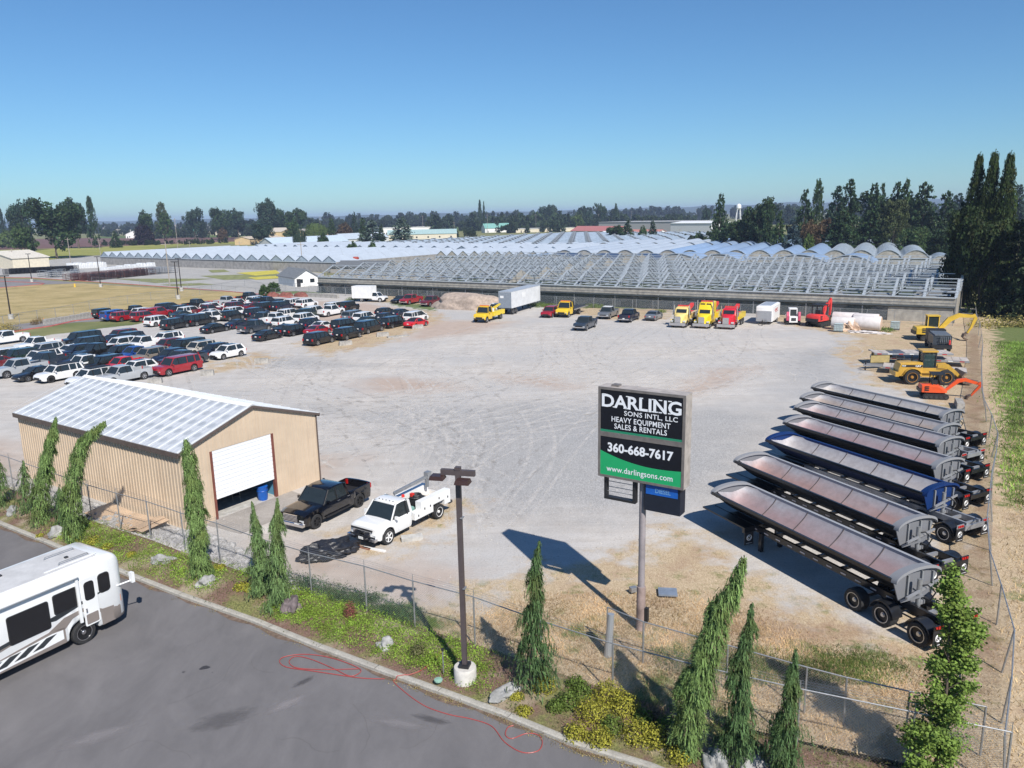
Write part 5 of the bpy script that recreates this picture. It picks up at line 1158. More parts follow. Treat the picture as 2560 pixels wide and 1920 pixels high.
lp = MB().bb(-sw/2+.1, sw/2-.1, fy-.03, fy-.004, z0+.1, zm-.1).build('lower_panel', SBLK, sign)
pw = sw-.2; ph = zm-z0-.2; cv = [(-pw/2, z0+.1), (pw/2, z0+.1)]+[(pw/2-pw*i/14, z0+.1+ph*(.46-.255*(math.sin((i/14)**.9*0+ (1-abs((i/14-.42)/.58 if i/14 > .42 else (.42-i/14)/.42*.25))*1.5708))+0*(i/14))) for i in range(15)]
cv = [(-pw/2, z0+.1), (pw/2, z0+.1)]+[(pw/2-pw*t_, z0+.1+ph*(.36+(.27*(((t_-.30)/.70)**2) if t_ > .30 else .035*(((.30-t_)/.30)**2)))) for t_ in [i/18 for i in range(19)]]
MB().prism(cv, fy-.037, fy-.031, 'y').build('green_field', SGRN, lp)
def face(x, z): return Matrix.Translation((x, fy-.045, z)) @ Matrix.Rotation(R(90), 4, 'X')
def letters(txt, x, z, size, bold, xs, par, name='lettering', mat=SWH, T=None, sp=1.0):
    m_ = MB(); text_into(m_, txt, size, 0, bold, xs, T or face(x, z), space=sp); return m_.build(name, mat, par)
uh = z1-zm
letters('DARLING', 0, z1-.78, .72, .018, 1.10, up)
# slab serifs on the big name
sf = MB()
m_t = MB(); text_into(m_t, 'DARLING', .72, 0, .018, 1.10, Matrix.Identity(4)); xs_ = [v[0] for v in m_t.v]; nx0, nx1 = min(xs_), max(xs_); nh = max(v[1] for v in m_t.v)
for fr in (.03, .165, .305, .335, .475, .51, .66, .695, .745, .86): sf.bb(nx0+(nx1-nx0)*fr-.07, nx0+(nx1-nx0)*fr+.07, fy-.05, fy-.046, z1-.785, z1-.745)
for fr in (.03, .335, .51, .66, .745, .86): sf.bb(nx0+(nx1-nx0)*fr-.07, nx0+(nx1-nx0)*fr+.07, fy-.05, fy-.046, z1-.78+nh-.04, z1-.78+nh)
sf.build('letter_serif', SWH, up)
letters('SONS INTL, LLC', .42, z1-1.06, .27, .003, 1.10, up, sp=1.06)
letters('HEAVY EQUIPMENT', 0, z1-1.36, .30, .004, .90, up, sp=1.05)
letters('SALES & RENTALS', 0, z1-1.64, .30, .004, .90, up, sp=1.05)
letters('360-668-7617', -.02, z0+1.12, .50, .016, .98, lp)
letters('www.darlingsons.com', -.02, z0+.28, .335, .003, .92, lp, sp=1.03)
# readers below the cabinet
rd = MB(); x0, x1, zb, zt_ = -1.62, -.24, 5.55, z0-.01
for q in ((x0, x0+.1, zb, zt_), (x1-.12, x1, zb, zt_), (x0+.1, x1-.12, zb, zb+.1)): rd.bb(q[0], q[1], -.2, .05, q[2], q[3])
rdo = rd.build('reader_frame', M('black_frame', (.02, .02, .022), .5), sign)
for z in (5.85, 6.05, 6.28): MB().bb(x0+.1, x1-.12, -.08, -.06, z, z+.025).build('reader_rail', STEEL, sign)
bx = MB().bb(.18, 1.66, -.25, .30, 5.42, z0-.01).build('price_box', M('dark_navy_box', (.012, .016, .028), .4), sign)
dp = MB().bb(.24, 1.56, -.272, -.252, 6.12, 6.50).build('diesel_panel', M('diesel_blue', (.01, .10, .42), .35), bx)
letters('DIESEL', 0, 0, .26, .004, .85, dp, T=Matrix.Translation((.95, -.28, 6.22)) @ Matrix.Rotation(R(90), 4, 'X'), mat=M('pale_blue_letter', (.15, .32, .55), .4))
MB().bb(-1.35, -1.05, -.15, .15, z1, z1+.08).build('top_bracket', SFR, sign)
MB().bb(.19, .33, -.08, .08, .45, 1.05).build('junction_box', BLACKP, sign)
pn = thing('square_hatch', 'small blue grey square metal hatch lying right of the sign pole', 'hatch', G(1669, 1486), R(-8)); MB().bb(-.42, .42, -.35, .35, .08, .16).build('lid', M('blue_grey_lid', (.22, .26, .32), .4, .2), pn); MB().bb(-.4, .4, -.33, .33, 0, .08).build('rim', BLACKP, pn)
vl = thing('floodlight', 'small ground floodlight left of the sign pole', 'light', G(1583, 1484), .4); MB().box((0, 0, .22), (.32, .22, .22)).build('lamp_housing', STEEL, vl); MB().tube((0, 0, 0), (0, 0, .15), .04).build('stake', BLACKP, vl)
# ------------------------------------------------------------------ parking lot lamp
PBR = M('brown_painted_steel', (.085, .068, .068), .5, .1, .15, 2)
lp_ = thing('parking_lamp', 'brown twin head parking lot lamp on a round concrete base', 'lamp post', (-1.95, 25.95, 0), R(-14))
MB().lathe([(.001, 0), (.42, 0), (.42, .70), (.40, .74), (.001, .745)], n=28).build('concrete_base', M('pale_concrete', (.52, .50, .46), .9, 0, .2, 3, .3), lp_, smooth=40)
MB().bb(-.19, .19, -.19, .19, .745, .86).build('base_cover', BLACKP, lp_); MB().bb(-.085, .085, -.085, .085, .86, 8.36).build('pole', PBR, lp_); MB().bb(-.1, .1, -.1, .1, 8.36, 8.46).build('pole_cap', PBR, lp_)
MB().bb(-.62, .62, -.075, .075, 8.16, 8.36).build('crossarm', PBR, lp_)
for x, y in ((-.72, -.12), (.30, -.42)):
    hd2 = MB(); hd2.loft([[(x-.26, y-.22, 8.02), (x+.26, y-.22, 8.02), (x+.26, y+.22, 8.02), (x-.26, y+.22, 8.02)], [(x-.22, y-.18, 8.16), (x+.22, y-.18, 8.16), (x+.22, y+.18, 8.16), (x-.22, y+.18, 8.16)]]); hd2.f = [tuple(reversed(q)) for q in hd2.f]
    h = hd2.build('lamp_head', M('bronze_head', (.06, .03, .025), .35, .3), lp_)
    MB().bb(x-.2, x+.2, y-.16, y+.16, 8.0, 8.02).build('lens', LAMP, h)
for z in (3.9, 6.6): MB().box((.1, -.02, z), (.1, .2, .04)).build('bracket', STEEL, lp_)
# ------------------------------------------------------------------ black pickup and white service truck
bt = vehicle('pickup', rim=DARKRIM); recolor(bt, (.002, .002, .003)); BPM = M('glossy_black_paint', (.004, .004, .006), .12, 0, .2, coat=1.0)
for _c in bt.children:
    for _s in _c.material_slots:
        if _s.material == PAINT: _s.link = 'OBJECT'; _s.material = BPM; h = R(-119.5); lf = Vector((-math.sin(h), math.cos(h), 0))
mid = (G(790, 1322)+G(902, 1267))/2-lf*.95; bt.location = mid; bt.rotation_euler = (0, 0, h); bt.name = 'pickup_truck'; tag(bt, 'black crew cab pickup parked beside the open shed', 'pickup truck')
for k in range(5): MB().bb(2.80, 2.86, -.52, .52, .70+k*.075, .735+k*.075).build('grille_bar', CHROME, bt)
MB().bb(2.70, 2.90, -.92, .92, .40, .56).build('chrome_bumper', CHROME, bt)
for s in (-1, 1):
    MB().bb(-1.0, 1.1, s*1.03-.06, s*1.03+.06, .40, .46).build('running_board', BLACKP, bt)
    for x in (.0, -.85): MB().bb(x-.12, x+.10, s*1.005-.012, s*1.005+.012, 1.05, 1.09).build('door_handle', CHROME, bt)
MB().bb(2.87, 2.885, .30, .62, .46, .60).build('number_plate', PLATE, bt)
st = vehicle('service', rim=WHITE); recolor(st, (.76, .76, .75)); h = R(-123.7); lf = Vector((-math.sin(h), math.cos(h), 0))
mid = (G(969, 1360)+G(1097, 1296))/2-lf*.92; st.location = mid; st.rotation_euler = (0, 0, h); st.name = 'service_truck'; tag(st, 'white service truck with side tool boxes and a small crane', 'truck')
for s in (-1, 1): put_wheel(st, -2.1, s*.92, .43, .30, WHITE, 6)
MB().bb(-3.1, .1, -.45, .45, .55, .75).build('chassis', BLACKP, st)
for s in (-1, 1):
    b_ = MB(); y0, y1 = (.62, 1.04) if s > 0 else (-1.04, -.62)
    b_.bb(-3.15, -2.62, y0, y1, .70, 1.50); b_.bb(-1.58, -.55, y0, y1, .62, 1.50); b_.bb(-2.62, -1.58, y0, y1, 1.02, 1.50); b_.bb(-.55, .0, y0, y1, .62, 1.02)
    bo = b_.build('tool_box', WHITE, st)
    for (xa, xb, za, zb) in ((-3.12, -2.66, .74, 1.46), (-1.54, -1.08, .66, 1.46), (-1.04, -.59, .66, 1.46), (-2.58, -1.62, 1.06, 1.46), (-.50, -.05, .66, .98)):
        dd = MB().bb(xa, xb, s*1.045-.012, s*1.045+.012, za, zb).build('tool_door', WHITE, bo); MB().box(((xa+xb)/2, s*1.065, (za+zb)/2), (.07, .02, .12)).build('latch', BLACKP, bo)
MB().bb(-3.15, -.55, -.62, .62, .78, .84).build('bed_floor', M('dusty_bed', (.36, .28, .20), .9, 0, .3, 4), st)
MB().bb(-3.2, -3.15, -.62, .62, .80, 1.15).build('tailgate', WHITE, st); MB().bb(-3.45, -3.15, -.95, .95, .55, .70).build('step_bumper', DSTEEL, st)
for x in (-.55, -.45): pass
MB().tube((-.4, -.5, 1.0), (-.4, .5, 1.0), .22, .22, 12).build('green_tank', M('green_tank', (.18, .33, .30), .5), st)
cr = MB(); cr.tube((-2.75, -.35, 1.5), (-2.75, -.35, 2.15), .12); cr.bar((-2.8, -.35, 2.12), (.1, -.35, 1.98), .14, .16); cr.box((-2.85, -.35, 2.2), (.35, .3, .4)); cr.tube((.05, -.35, 2.0), (.05, -.35, 1.2), .03); cr.build('crane', STEEL, st)
wd_ = MB(); wd_.box((-1.35, .05, 1.12), (.9, .6, .5)); wd_.torus((-1.2, .1, 1.45), .3, .07, 'z', 16, 6); wd_.torus((-1.25, .1, 1.55), .26, .06, 'z', 16, 6); wd_.build('welder', BLACKP, st); MB().box((-1.0, .0, 1.62), (.2, .18, .18)).build('red_cap', M('red_plastic', (.6, .03, .02), .4), st); MB().lathe([(.001, 0), (.09, 0), (.09, .12), (.001, .16)], (.3, .5, 2.0), 10).build('beacon', M('red_plastic', (.6, .03, .02), .4), st)
for k in range(5): MB().lathe([(.035, 0), (.03, .03), (.001, .035)], (1.12, -.5+k*.25, 1.98), 8).build('roof_marker', BLACKP, st)
MB().bb(3.05, 3.12, -.75, .75, .98, 1.06).build('bug_guard', BLACKP, st); MB().bb(3.06, 3.10, -.6, .6, .72, .95).build('chrome_grille', CHROME, st); MB().bb(2.98, 3.2, -1.0, 1.0, .48, .64).build('chrome_bumper', CHROME, st); MB().bb(3.2, 3.215, -.16, .16, .5, .64).build('number_plate', PLATE, st)
tag(MB().box((0, 0, .12), (1.15, .42, .24), 0, Matrix.Rotation(.1, 3, 'X')).build('concrete_block', CONC, None, G(1030, 1350), R(14)), 'small concrete block lying beside the white service truck', 'block')
for (px, py, a, l, nm, m_) in ((900, 1368, -.55, 'rusty board lying in front of the service truck', 'rusty_board', RUST), (935, 1374, -.45, 'pale board lying in front of the service truck', 'pale_board', WHITE)):
    tag(MB().bb(-.7, .7, -.09, .09, 0, .06).build(nm, m_, None, G(px, py), a), l, 'board')
# crumpled black tarp heap
def blob(name, mat, loc, rx, ry, rz, seed, label, cat, group=None, rough=.25, lv=3, rot=0, flat=.25, smooth=60, sharp=2.2):
    from mathutils import noise as mn
    bm = bmesh.new(); bmesh.ops.create_icosphere(bm, subdivisions=lv, radius=1)
    for v in bm.verts:
        c = v.co.copy(); k = 1+rough*mn.noise(c*sharp+Vector((seed, 0, 0)))*1.6+rough*.5*mn.noise(c*sharp*2.6+Vector((0, seed, 0))); k = max(.55, min(1.5, k))
        v.co = Vector((c.x*k*rx, c.y*k*ry, max(c.z*k, -flat)*rz+flat*rz*.9))
    me = bpy.data.meshes.new(name); bm.to_mesh(me); bm.free(); me.materials.append(mat)
    if smooth: me.polygons.foreach_set('use_smooth', [True]*len(me.polygons)); me.update(); me.set_sharp_from_angle(angle=R(smooth))
    o = bpy.data.objects.new(name, me); COL.objects.link(o); o.location = loc; o.rotation_euler = (0, 0, rot); return tag(o, label, cat, group)
blob('tarp_heap', M('black_tarp', (.018, .019, .024), .42, 0, .5, 2.5, .6), G(824, 1388), 1.40, .85, .52, 3, 'crumpled black tarp heap on the gravel behind the fence', 'tarp', None, .26, 5, .5, .5, 25, 2.4)
# ------------------------------------------------------------------ motorhome
RVA = R(59.5); fw = Vector((-17.97, 29.17, 0)); lf = Vector((-math.sin(RVA), math.cos(RVA), 0))
rv = thing('motorhome', 'white and taupe motorhome parked on the asphalt, cut off by the left edge', 'motorhome', fw+lf*1.33+Vector((.12, .2, 0)), RVA, None, 1.07)
W2, HR = 1.27, 3.18; RVW = M('motorhome_white', (.76, .77, .77), .3, 0, .04, 1, coat=.5); TAU = M('taupe_paint', (.26, .225, .205), .35, .2, .08, 1); DST = M('dark_stripe', (.03, .035, .04), .35); ROOFG = M('rubber_roof_membrane', (.50, .50, .50), .7, 0, .12, 2)
def rvring(x, z0_, zt, w_, rnd=.19):
    pts = [(w_-.06, z0_), (w_, z0_+.1), (w_, zt-rnd)]+[(w_-rnd*(1-math.cos(a)), zt-rnd+rnd*math.sin(a)) for a in (.5, 1.0, 1.57)]
    return [(x, -y, z) for y, z in pts]+[(x, y, z) for y, z in reversed(pts)]
rings = []
xsr = [-8.6]+[-8.6+i*.4 for i in range(1, 18)]+[-.62+.62*(1-math.cos(0))]; xsr = sorted(set([-8.6, -7, -6.62, -6, -5, -4, -3, -2, -1, -.7]+[-.62*math.cos(math.pi*k/12) for k in range(13)]+[-6.0-.62*math.cos(math.pi*k/12) for k in range(13)]+[.7, 1.0]))
for x in xsr:
    zl = .42
    for c in (0, -6.0):
        if abs(x-c) < .62: zl = max(zl, .46+math.sqrt(.62**2-(x-c)**2)*.95)
    rings.append(rvring(x, min(zl, 1.05), HR, W2))
for x, z0_, zt, w_ in ((1.40, .42, HR-.01, W2-.01), (1.58, .44, HR-.08, W2-.05), (1.70, .46, HR-.20, W2-.11), (1.77, .50, 2.85, W2-.18)): rings.append(rvring(x, z0_, zt, w_))
b_ = MB(); b_.loft(rings); b_.f = [tuple(reversed(q)) for q in b_.f]; b_.build('body', RVW, rv, smooth=35)
for s in (-1, 1):
    yo = s*(W2+.006)
    sg = MB(); pr = [(-8.6, .44), (-.72, .44), (-.72, .62), (-.70, .95), (-.4, 1.22), (0, 1.32), (.4, 1.25), (.68, 1.02), (.72, .5), (.80, .44), (1.2, .44), (1.2, 1.02), (.9, 1.0), (.6, 1.38), (-.2, 1.42), (-1.1, 1.20), (-3.2, .98), (-8.6, .78)]
    for q in ([(-8.6, .44), (-.72, .44), (-.72, 1.05), (-1.3, 1.12), (-3.2, .92), (-8.6, .70)], [(-.70, .98), (-.40, 1.24), (0, 1.33), (.42, 1.25), (.70, 1.0), (.72, .44), (1.25, .44), (1.25, 1.05), (.8, 1.1), (.2, 1.48), (-.7, 1.42), (-1.3, 1.13)]): sg.prism(q, yo-s*.006, yo+s*.004, 'y')
    sg.build('taupe_skirt', TAU, rv)
    MB().prism([(-6.5, 1.02), (-3.2, 1.18), (-2.0, 1.38), (-4.0, 1.36), (-6.5, 1.22)], yo-s*.006, yo+s*.004, 'y').build('taupe_swoosh', TAU, rv)
    for k, q in enumerate(([(-8.6, .98), (-5, 1.05), (-1.9, 1.42), (.9, 1.85), (-2.0, 1.55), (-5, 1.18), (-8.6, 1.08)], [(-1.0, 1.45), (1.2, 1.86), (1.2, 1.90), (-1.4, 1.53)])): MB().prism(q, yo-s*.006, yo+s*.006, 'y').build('dark_stripe', DST, rv)
    ls = MB(); ls.prism([(-4.2, .46), (-.80, .62), (-.80, .98), (-1.2, 1.02), (-4.2, .80)], yo-s*.006, yo+s*.007, 'y'); ls.build('white_slash', RVW, rv)
    for xa in (-3.5, -2.85, -2.2, -1.55): zb = .56+(xa+3.5)*.05; MB().prism([(xa-.42, zb), (xa-.02, zb), (xa+.52, zb+.30), (xa+.12, zb+.30)], yo-s*.006, yo+s*.009, 'y').build('black_slash', DST, rv)
RVG = M('dark_motorhome_glass', (.010, .010, .012), .08, 0, .1, spec=.8)
def rrect(x0, x1, z0_, z1_, r=.09):
    out = []
    for cx, cz, a0 in ((x1-r, z0_+r, -90), (x1-r, z1_-r, 0), (x0+r, z1_-r, 90), (x0+r, z0_+r, 180)):
        for k in range(4): a = R(a0+30*k); out.append((cx+r*math.cos(a), cz+r*math.sin(a)))
    return out
for (x0, x1, za, zb) in ((-2.62, -1.22, 1.30, 2.32), (-.98, -.12, 1.70, 2.42), (-4.9, -3.7, 1.5, 2.4), (-6.6, -5.2, 1.5, 2.45)):
    f = MB().prism(rrect(x0-.04, x1+.04, za-.04, zb+.04), -W2-.016, -W2-.002, 'y').build('window', BLACKP, rv); MB().prism(rrect(x0, x1, za, zb), -W2-.024, -W2-.017, 'y').build('pane', RVG, f)
MB().prism(rrect(-5.0, -3.2, 1.5, 2.4), W2+.002, W2+.02, 'y').build('window', RVG, rv)
dr = MB().prism(rrect(.06, .66, .68, 2.62, .06), -W2-.03, -W2-.004, 'y').build('entry_door', RVW, rv); MB().prism(rrect(.16, .56, 1.70, 2.46, .12), -W2-.04, -W2-.031, 'y').build('door_window', RVG, dr); MB().prism(rrect(.12, .60, .74, 1.15, .04), -W2-.038, -W2-.031, 'y').build('door_panel', TAU, dr); MB().box((.14, -W2-.06, 1.35), (.05, .05, .16)).build('handle', CHROME, dr)
f = MB().prism(rrect(.74, 1.22, 1.75, 2.55, .14), -W2-.016, -W2-.002, 'y').build('cab_window', BLACKP, rv); MB().prism(rrect(.78, 1.18, 1.79, 2.51, .12), -W2-.024, -W2-.017, 'y').build('pane', RVG, f)
MB().loft([[(1.755, y, 1.45), (1.72, y, 1.45), (1.66, y, 2.78), (1.70, y, 2.78)] for y in (-.98, .98)]).build('windscreen', RVG, rv)
aw = MB(); aw.tube((-8.2, -W2-.10, HR-.30), (-.08, -W2-.10, HR-.30), .10, .10, 10); aw.bb(-8.2, -.08, -W2-.12, -W2+.1, HR-.22, HR-.17); aw.build('awning_roll', RVW, rv, smooth=40)
MB().bb(-.14, -.04, -W2-.09, -W2-.01, .95, HR-.3).build('awning_arm', RVW, rv)
MB().bb(-8.5, 1.0, -W2+.32, W2-.32, HR-.01, HR+.025).build('roof_membrane', ROOFG, rv)
ac = MB(); ac.loft([[(x, -.42, z), (x, .42, z), (x, .36, z2), (x, -.36, z2)] for x, z, z2 in ((-3.9, HR+.02, HR+.16), (-3.75, HR+.02, HR+.30), (-2.95, HR+.02, HR+.30), (-2.7, HR+.02, HR+.14))]); ac.f = [tuple(reversed(q)) for q in ac.f]; ac.build('air_conditioner', M('ac_cover', (.60, .60, .58), .5), rv, smooth=40)
for y in (-.62, .35): MB().path([(.9, y, HR+.03), (.85, y, HR+.12), (-.2, y+.05, HR+.12), (-.25, y+.05, HR+.03)], .02, 6).build('roof_rail', STEEL, rv)
for q in ((-2.0, .55, .45, .3), (.3, -.15, .12, .12)): MB().box((q[0], q[1], HR+.05), (q[2], q[3], .06)).build('roof_vent', DSTEEL, rv)
MB().bb(-.9, 1.1, -.80, -.74, HR+.03, HR+.06).build('roof_strip', RVW, rv)
for s in (-1, 1):
    put_wheel(rv, 0, s*(W2-.18), .46, .30, CHROME, 8); put_wheel(rv, -6.0, s*(W2-.20), .46, .34, CHROME, 8)
    m_ = MB(); m_.tube((1.5, s*(W2-.05), 1.75), (1.95, s*(W2+.22), 1.85), .03); m_.box((2.0, s*(W2+.24), 1.98), (.12, .2, .42)); m_.build('mirror', RVW, rv)
    MB().box((1.66, s*(W2-.26), 1.2), (.14, .18, .3)).build('headlight', LAMP, rv); MB().box((1.55, s*(W2-.12), 1.2), (.14, .12, .28)).build('corner_lamp', ORANGE, rv)
MB().loft([rvring(x, .40, 1.02, w_, .1) for x, w_ in ((1.2, W2+.02), (1.5, W2-.02), (1.72, W2-.12), (1.84, W2-.3))]).build('front_cap', TAU, rv, smooth=40)
# ------------------------------------------------------------------ side dump trailers
def ramp_in(t, v, a, b):
    n = t.nodes.new('ShaderNodeMapRange'); t.links.new(v, n.inputs[0]); n.inputs[1].default_value = a; n.inputs[2].default_value = b; return n.outputs[0]
def lining_mat():
    m, t, b = nodes_of('tub_lining'); oi = t.nodes.new('ShaderNodeObjectInfo'); v = coords(t, obj=True)
    n1 = noise(t, .45, 5, .6, coords(t, True, (.6, 1.4, 1.6)), .6); n2 = noise(t, 3, 6, .65, v)
    sp = t.nodes.new('ShaderNodeSeparateXYZ'); t.links.new(v, sp.inputs[0]); ad = N(t, 'Math', operation='MULTIPLY_ADD'); t.links.new(n1, ad.inputs[0]); ad.inputs[1].default_value = 1.1; t.links.new(sp.outputs[2], ad.inputs[2])
    c = mixc(t, ramp(t, ramp_in(t, ad.outputs[0], 1.9, 2.9), [(.2, .85), (.8, 0.0)]), (.36, .36, .385), oi.outputs['Color'])
    c = mixc(t, ramp(t, n2, [(.35, .35), (.6, 0.0)]), c, (.17, .14, .14))
    t.links.new(c, b.inputs['Base Color']); b.inputs['Roughness'].default_value = .6; b.inputs['Metallic'].default_value = .1; return m
LIN = lining_mat(); TBLK = M('trailer_black', (.012, .013, .016), .35, .1, .3, 3, coat=.3); GALV = M('grey_trailer_paint', (.33, .34, .36), .4, .4, .12, 2)
SHELL = bpy.data.materials.new('tub_shell'); SHELL.use_nodes = True
_t = SHELL.node_tree; _o = _t.nodes.new('ShaderNodeObjectInfo'); _t.links.new(_o.outputs['Color'], _t.nodes['Principled BSDF'].inputs['Base Color']); _t.nodes['Principled BSDF'].inputs['Roughness'].default_value = .55; _t.nodes['Principled BSDF'].inputs['Specular IOR Level'].default_value = .2
def make_trailer():
    r = thing('side_dump_trailer', None, None); X0, X1, ZR = -1.84, 9.65, 2.28
    def sec(x, dep, wy, off): return [(x, wy*math.cos(a)*(1.0 if abs(math.cos(a)) > .99 else 1), ZR-dep*(.66*(1-abs(math.cos(a)))+.34*math.sin(a)) if 0 < a < math.pi else ZR) for a in [math.pi*k/16 for k in range(17)]]
    inn = []; out = []
    for x in (X0+.05, 1, 3, 5, 7, 8.3): inn.append(sec(x, .98, 1.20, 0))
    for k in range(1, 8):
        u = k/7; x = 8.3+1.3*u; inn.append(sec(x, 0.98*math.sqrt(max(0, 1-u*u))+.01, 1.20-.25*u*u, 0))
    m = MB(); m.loft(inn, 0, False, False); lin = m.build('tub_lining', LIN, r, smooth=40); lin.color = (.40, .22, .21, 1)
    m = MB()
    for x in (X0, 3, 8.2, 9.0, 9.62): out.append(sec(x, 1.07 if x < 9.3 else .75, 1.255, 0))
    m.loft(out, 0, False, False); m.f = [tuple(reversed(f)) for f in m.f]; sh = m.build('tub_shell', SHELL, r, smooth=40); sh.color = (.012, .013, .016, 1)
    sm = MB()
    for x in (.6, 2.9, 5.2, 7.4): 
        pts = [(p[0], p[1]*.995, p[2]+.012) for p in sec(x, .97, 1.19, 0)]; 
        for a, b in zip(pts, pts[1:]): sm.bar(a, b, .05, .015)
    tag(sm.build('lining_seam', M('seam_dark', (.09, .075, .075), .7), lin), kind='stuff')
    MB().bb(X0, X1-.1, 1.20, 1.32, ZR-.12, ZR+.04).build('black_rail', TBLK, r)
    fr = MB().bb(X0, X1-.1, -1.32, -1.16, ZR-.10, ZR+.04).build('pale_rail', SHELL, r); fr.color = (.30, .31, .33, 1)
    for nm, xa, xb, hh in (('rear_arch', X0-.28, X0+.18, .42), ('front_arch', X1-.25, X1+.02, .36)):
        rg = []
        for x, zo in ((xa, 0), (xb, 0)):
            rg.append([(x, 1.30*math.cos(math.pi*k/12), ZR-.02+hh*math.sin(math.pi*k/12)+(0 if x == xa or nm == 'front_arch' else -.10)) for k in range(13)]+[(x, 1.30*math.cos(math.pi*k/12), ZR-.12+hh*.9*math.sin(math.pi*k/12)) for k in range(12, -1, -1)])
        m = MB(); m.loft(rg); a = m.build(nm, SHELL, r, smooth=50); a.color = (.25, .255, .27, 1)
        pm = MB(); xx = X0-.10 if 'rear' in nm else X1-.12
        pm.prism([(1.27*math.cos(math.pi*k/12), ZR-.06+hh*.92*math.sin(math.pi*k/12)) for k in range(13)]+([(-.9, 1.3), (-.3, 1.05), (.3, 1.05), (.9, 1.3)] if 'rear' in nm else [(-1.0, 1.95), (-.4, 1.7), (.4, 1.7), (1.0, 1.95)]), xx, xx+.05, 'x'); p_ = pm.build(nm.replace('arch', 'plate'), SHELL, r); p_.color = (.17, .175, .19, 1)
    for y in (-.95, -.3, .5): MB().bb(X0-.20, X0-.11, y-.04, y+.04, 1.25, 2.25+.2*(1-abs(y))).build('end_rib', M('end_rib_grey', (.22, .23, .24), .6, .1, .15, 2), r)
    for s in (-1, 1): MB().bb(-3.9, 10.2, s*.48-.07, s*.48+.07, .92, 1.22).build('frame_rail', TBLK, r)
    for x in (-3.7, -2.9, -2.1, -1.0, .2, 1.6, 3.0, 4.4, 5.8, 7.1, 8.6, 10.1): MB().bb(x-.06, x+.06, -.42, .42, .98, 1.14).build('cross_member', TBLK if x > -1.5 else GALV, r)
    MB().bb(7.1, 10.35, -1.25, 1.25, 1.12, 1.20).build('front_deck', TBLK, r); MB().bb(6.95, 7.12, -1.25, 1.25, .9, 1.2).build('deck_drop', TBLK, r)
    MB().bb(8.9, 10.3, -.6, .6, .86, 1.10).build('kingpin_plate', DSTEEL, r)
    for s in (-1, 1):
        MB().bb(6.3, 6.5, s*.62-.09, s*.62+.09, .04, 1.0).build('landing_leg', TBLK, r)
        rs = MB(); 
        for k in range(11): rs.bb(-1.4+k*.82, -1.1+k*.82, s*.565-.008, s*.565+.008, 1.02, 1.08)
        tag(rs.build('reflector_strip', M('white_reflector', (.55, .50, .50), .3), r), kind='stuff')
    cy = MB(); cy.tube((X0-.5, .25, .95), (X0-.5, .25, 2.3), .10, .10, 10); cy.build('hydraulic_cylinder', STEEL, r, smooth=40)
    hs = MB(); hs.path([(X0-.6, -.3, 1.2), (X0-.8, -.35, 1.7), (X0-.6, -.1, 2.0), (X0-.35, .1, 1.9)], .03); hs.build('hose', BLACKP, r)
    MB().bar((X0-.3, -1.1, 1.85), (X0-.7, 1.2, 1.75), .08, .10).build('gate_arm', GALV, r); MB().bar((X0-.2, .9, 1.3), (X0-.75, .3, 1.7), .08, .08).build('gate_arm', GALV, r)
    for k, x in enumerate((0, -1.47, -3.17)):
        for s in (-1, 1):
            put_wheel(r, x, s*.99, .50, .50, ALLOY, 8)
            if k > 0:
                f = MB(); rg = []
                for i in range(9):
                    a = R(8+164*i/8); rg.append([(x+.60*math.cos(a), s*.99+yy, .50+.60*math.sin(a)+dz) for yy, dz in ((-.28, 0), (.28, 0), (.28, .03), (-.28, .03))])
                f.loft(rg); f.build('fender', TBLK, r, smooth=40)
        MB().tube((x, -.9, .5), (x, .9, .5), .07).build('axle', TBLK, r)
    MB().bb(-4.0, -3.9, -.75, .75, .85, 1.1).build('rear_bumper', TBLK, r)
    for s in (-1, 1):
        MB().bb(-3.90, -3.86, s*.98-.27, s*.98+.27, 1.0, 1.2).build('lamp_bar', TBLK, r)
        for k in range(3): MB().bb(-3.93, -3.90, s*.98-.2+k*.15, s*.98-.09+k*.15, 1.05, 1.16).build('taillight', RED, r)
        for xx, nm in ((-3.88, 'mud_flap'), (6.9, 'mud_flap')):
            fl = MB().bb(xx-.012, xx+.012, s*.98-.28, s*.98+.28, .28, .98).build(nm, BLACKP, r)
            lg = MB(); lg.torus((xx-.02, s*.98, .66), .145, .022, 'x', 24, 4); lg.torus((xx-.02, s*.98+.03, .69), .07, .02, 'x', 12, 4, a0=R(-30), a1=R(190)); lg.torus((xx-.02, s*.98-.03, .63), .07, .02, 'x', 12, 4, a0=R(150), a1=R(370)); lg.bb(xx-.03, xx-.015, s*.98-.2, s*.98+.2, .36, .375); lg.build('swirl_emblem', WHITE, fl)
    return r
tr0 = make_trailer(); bpy.context.view_layer.update()
def z3(x, y): return 1720+x/2.183, 900+y/2.183
TRS = [((125,705),(1110,1195),'first side dump trailer at the front of the row, black with pink stained lining',(.31,.205,.205),(.005,.006,.008),0),((288,550),(1125,910),'second side dump trailer from the front, orange rust inside its nose',(.34,.20,.175),(.005,.006,.008),0),
 ((455,455),(1280,725),'blue side dump trailer with a bare grey rear frame',(.42,.39,.38),(.004,.012,.05),1),((500,330),(1330,580),'fourth side dump trailer from the front, red lining behind the blue one',(.32,.185,.19),(.005,.006,.008),0),((595,270),(1350,460),'fifth side dump trailer from the front, patchy rust red lining',(.36,.24,.23),(.005,.006,.008),0),
 ((590,205),(1340,385),'sixth side dump trailer, brown dusty lining and grey rear frame',(.36,.27,.20),(.005,.006,.008),1),((670,155),(1370,305),'farthest side dump trailer of the row, pale dusty lining',(.46,.42,.36),(.005,.006,.008),0)]
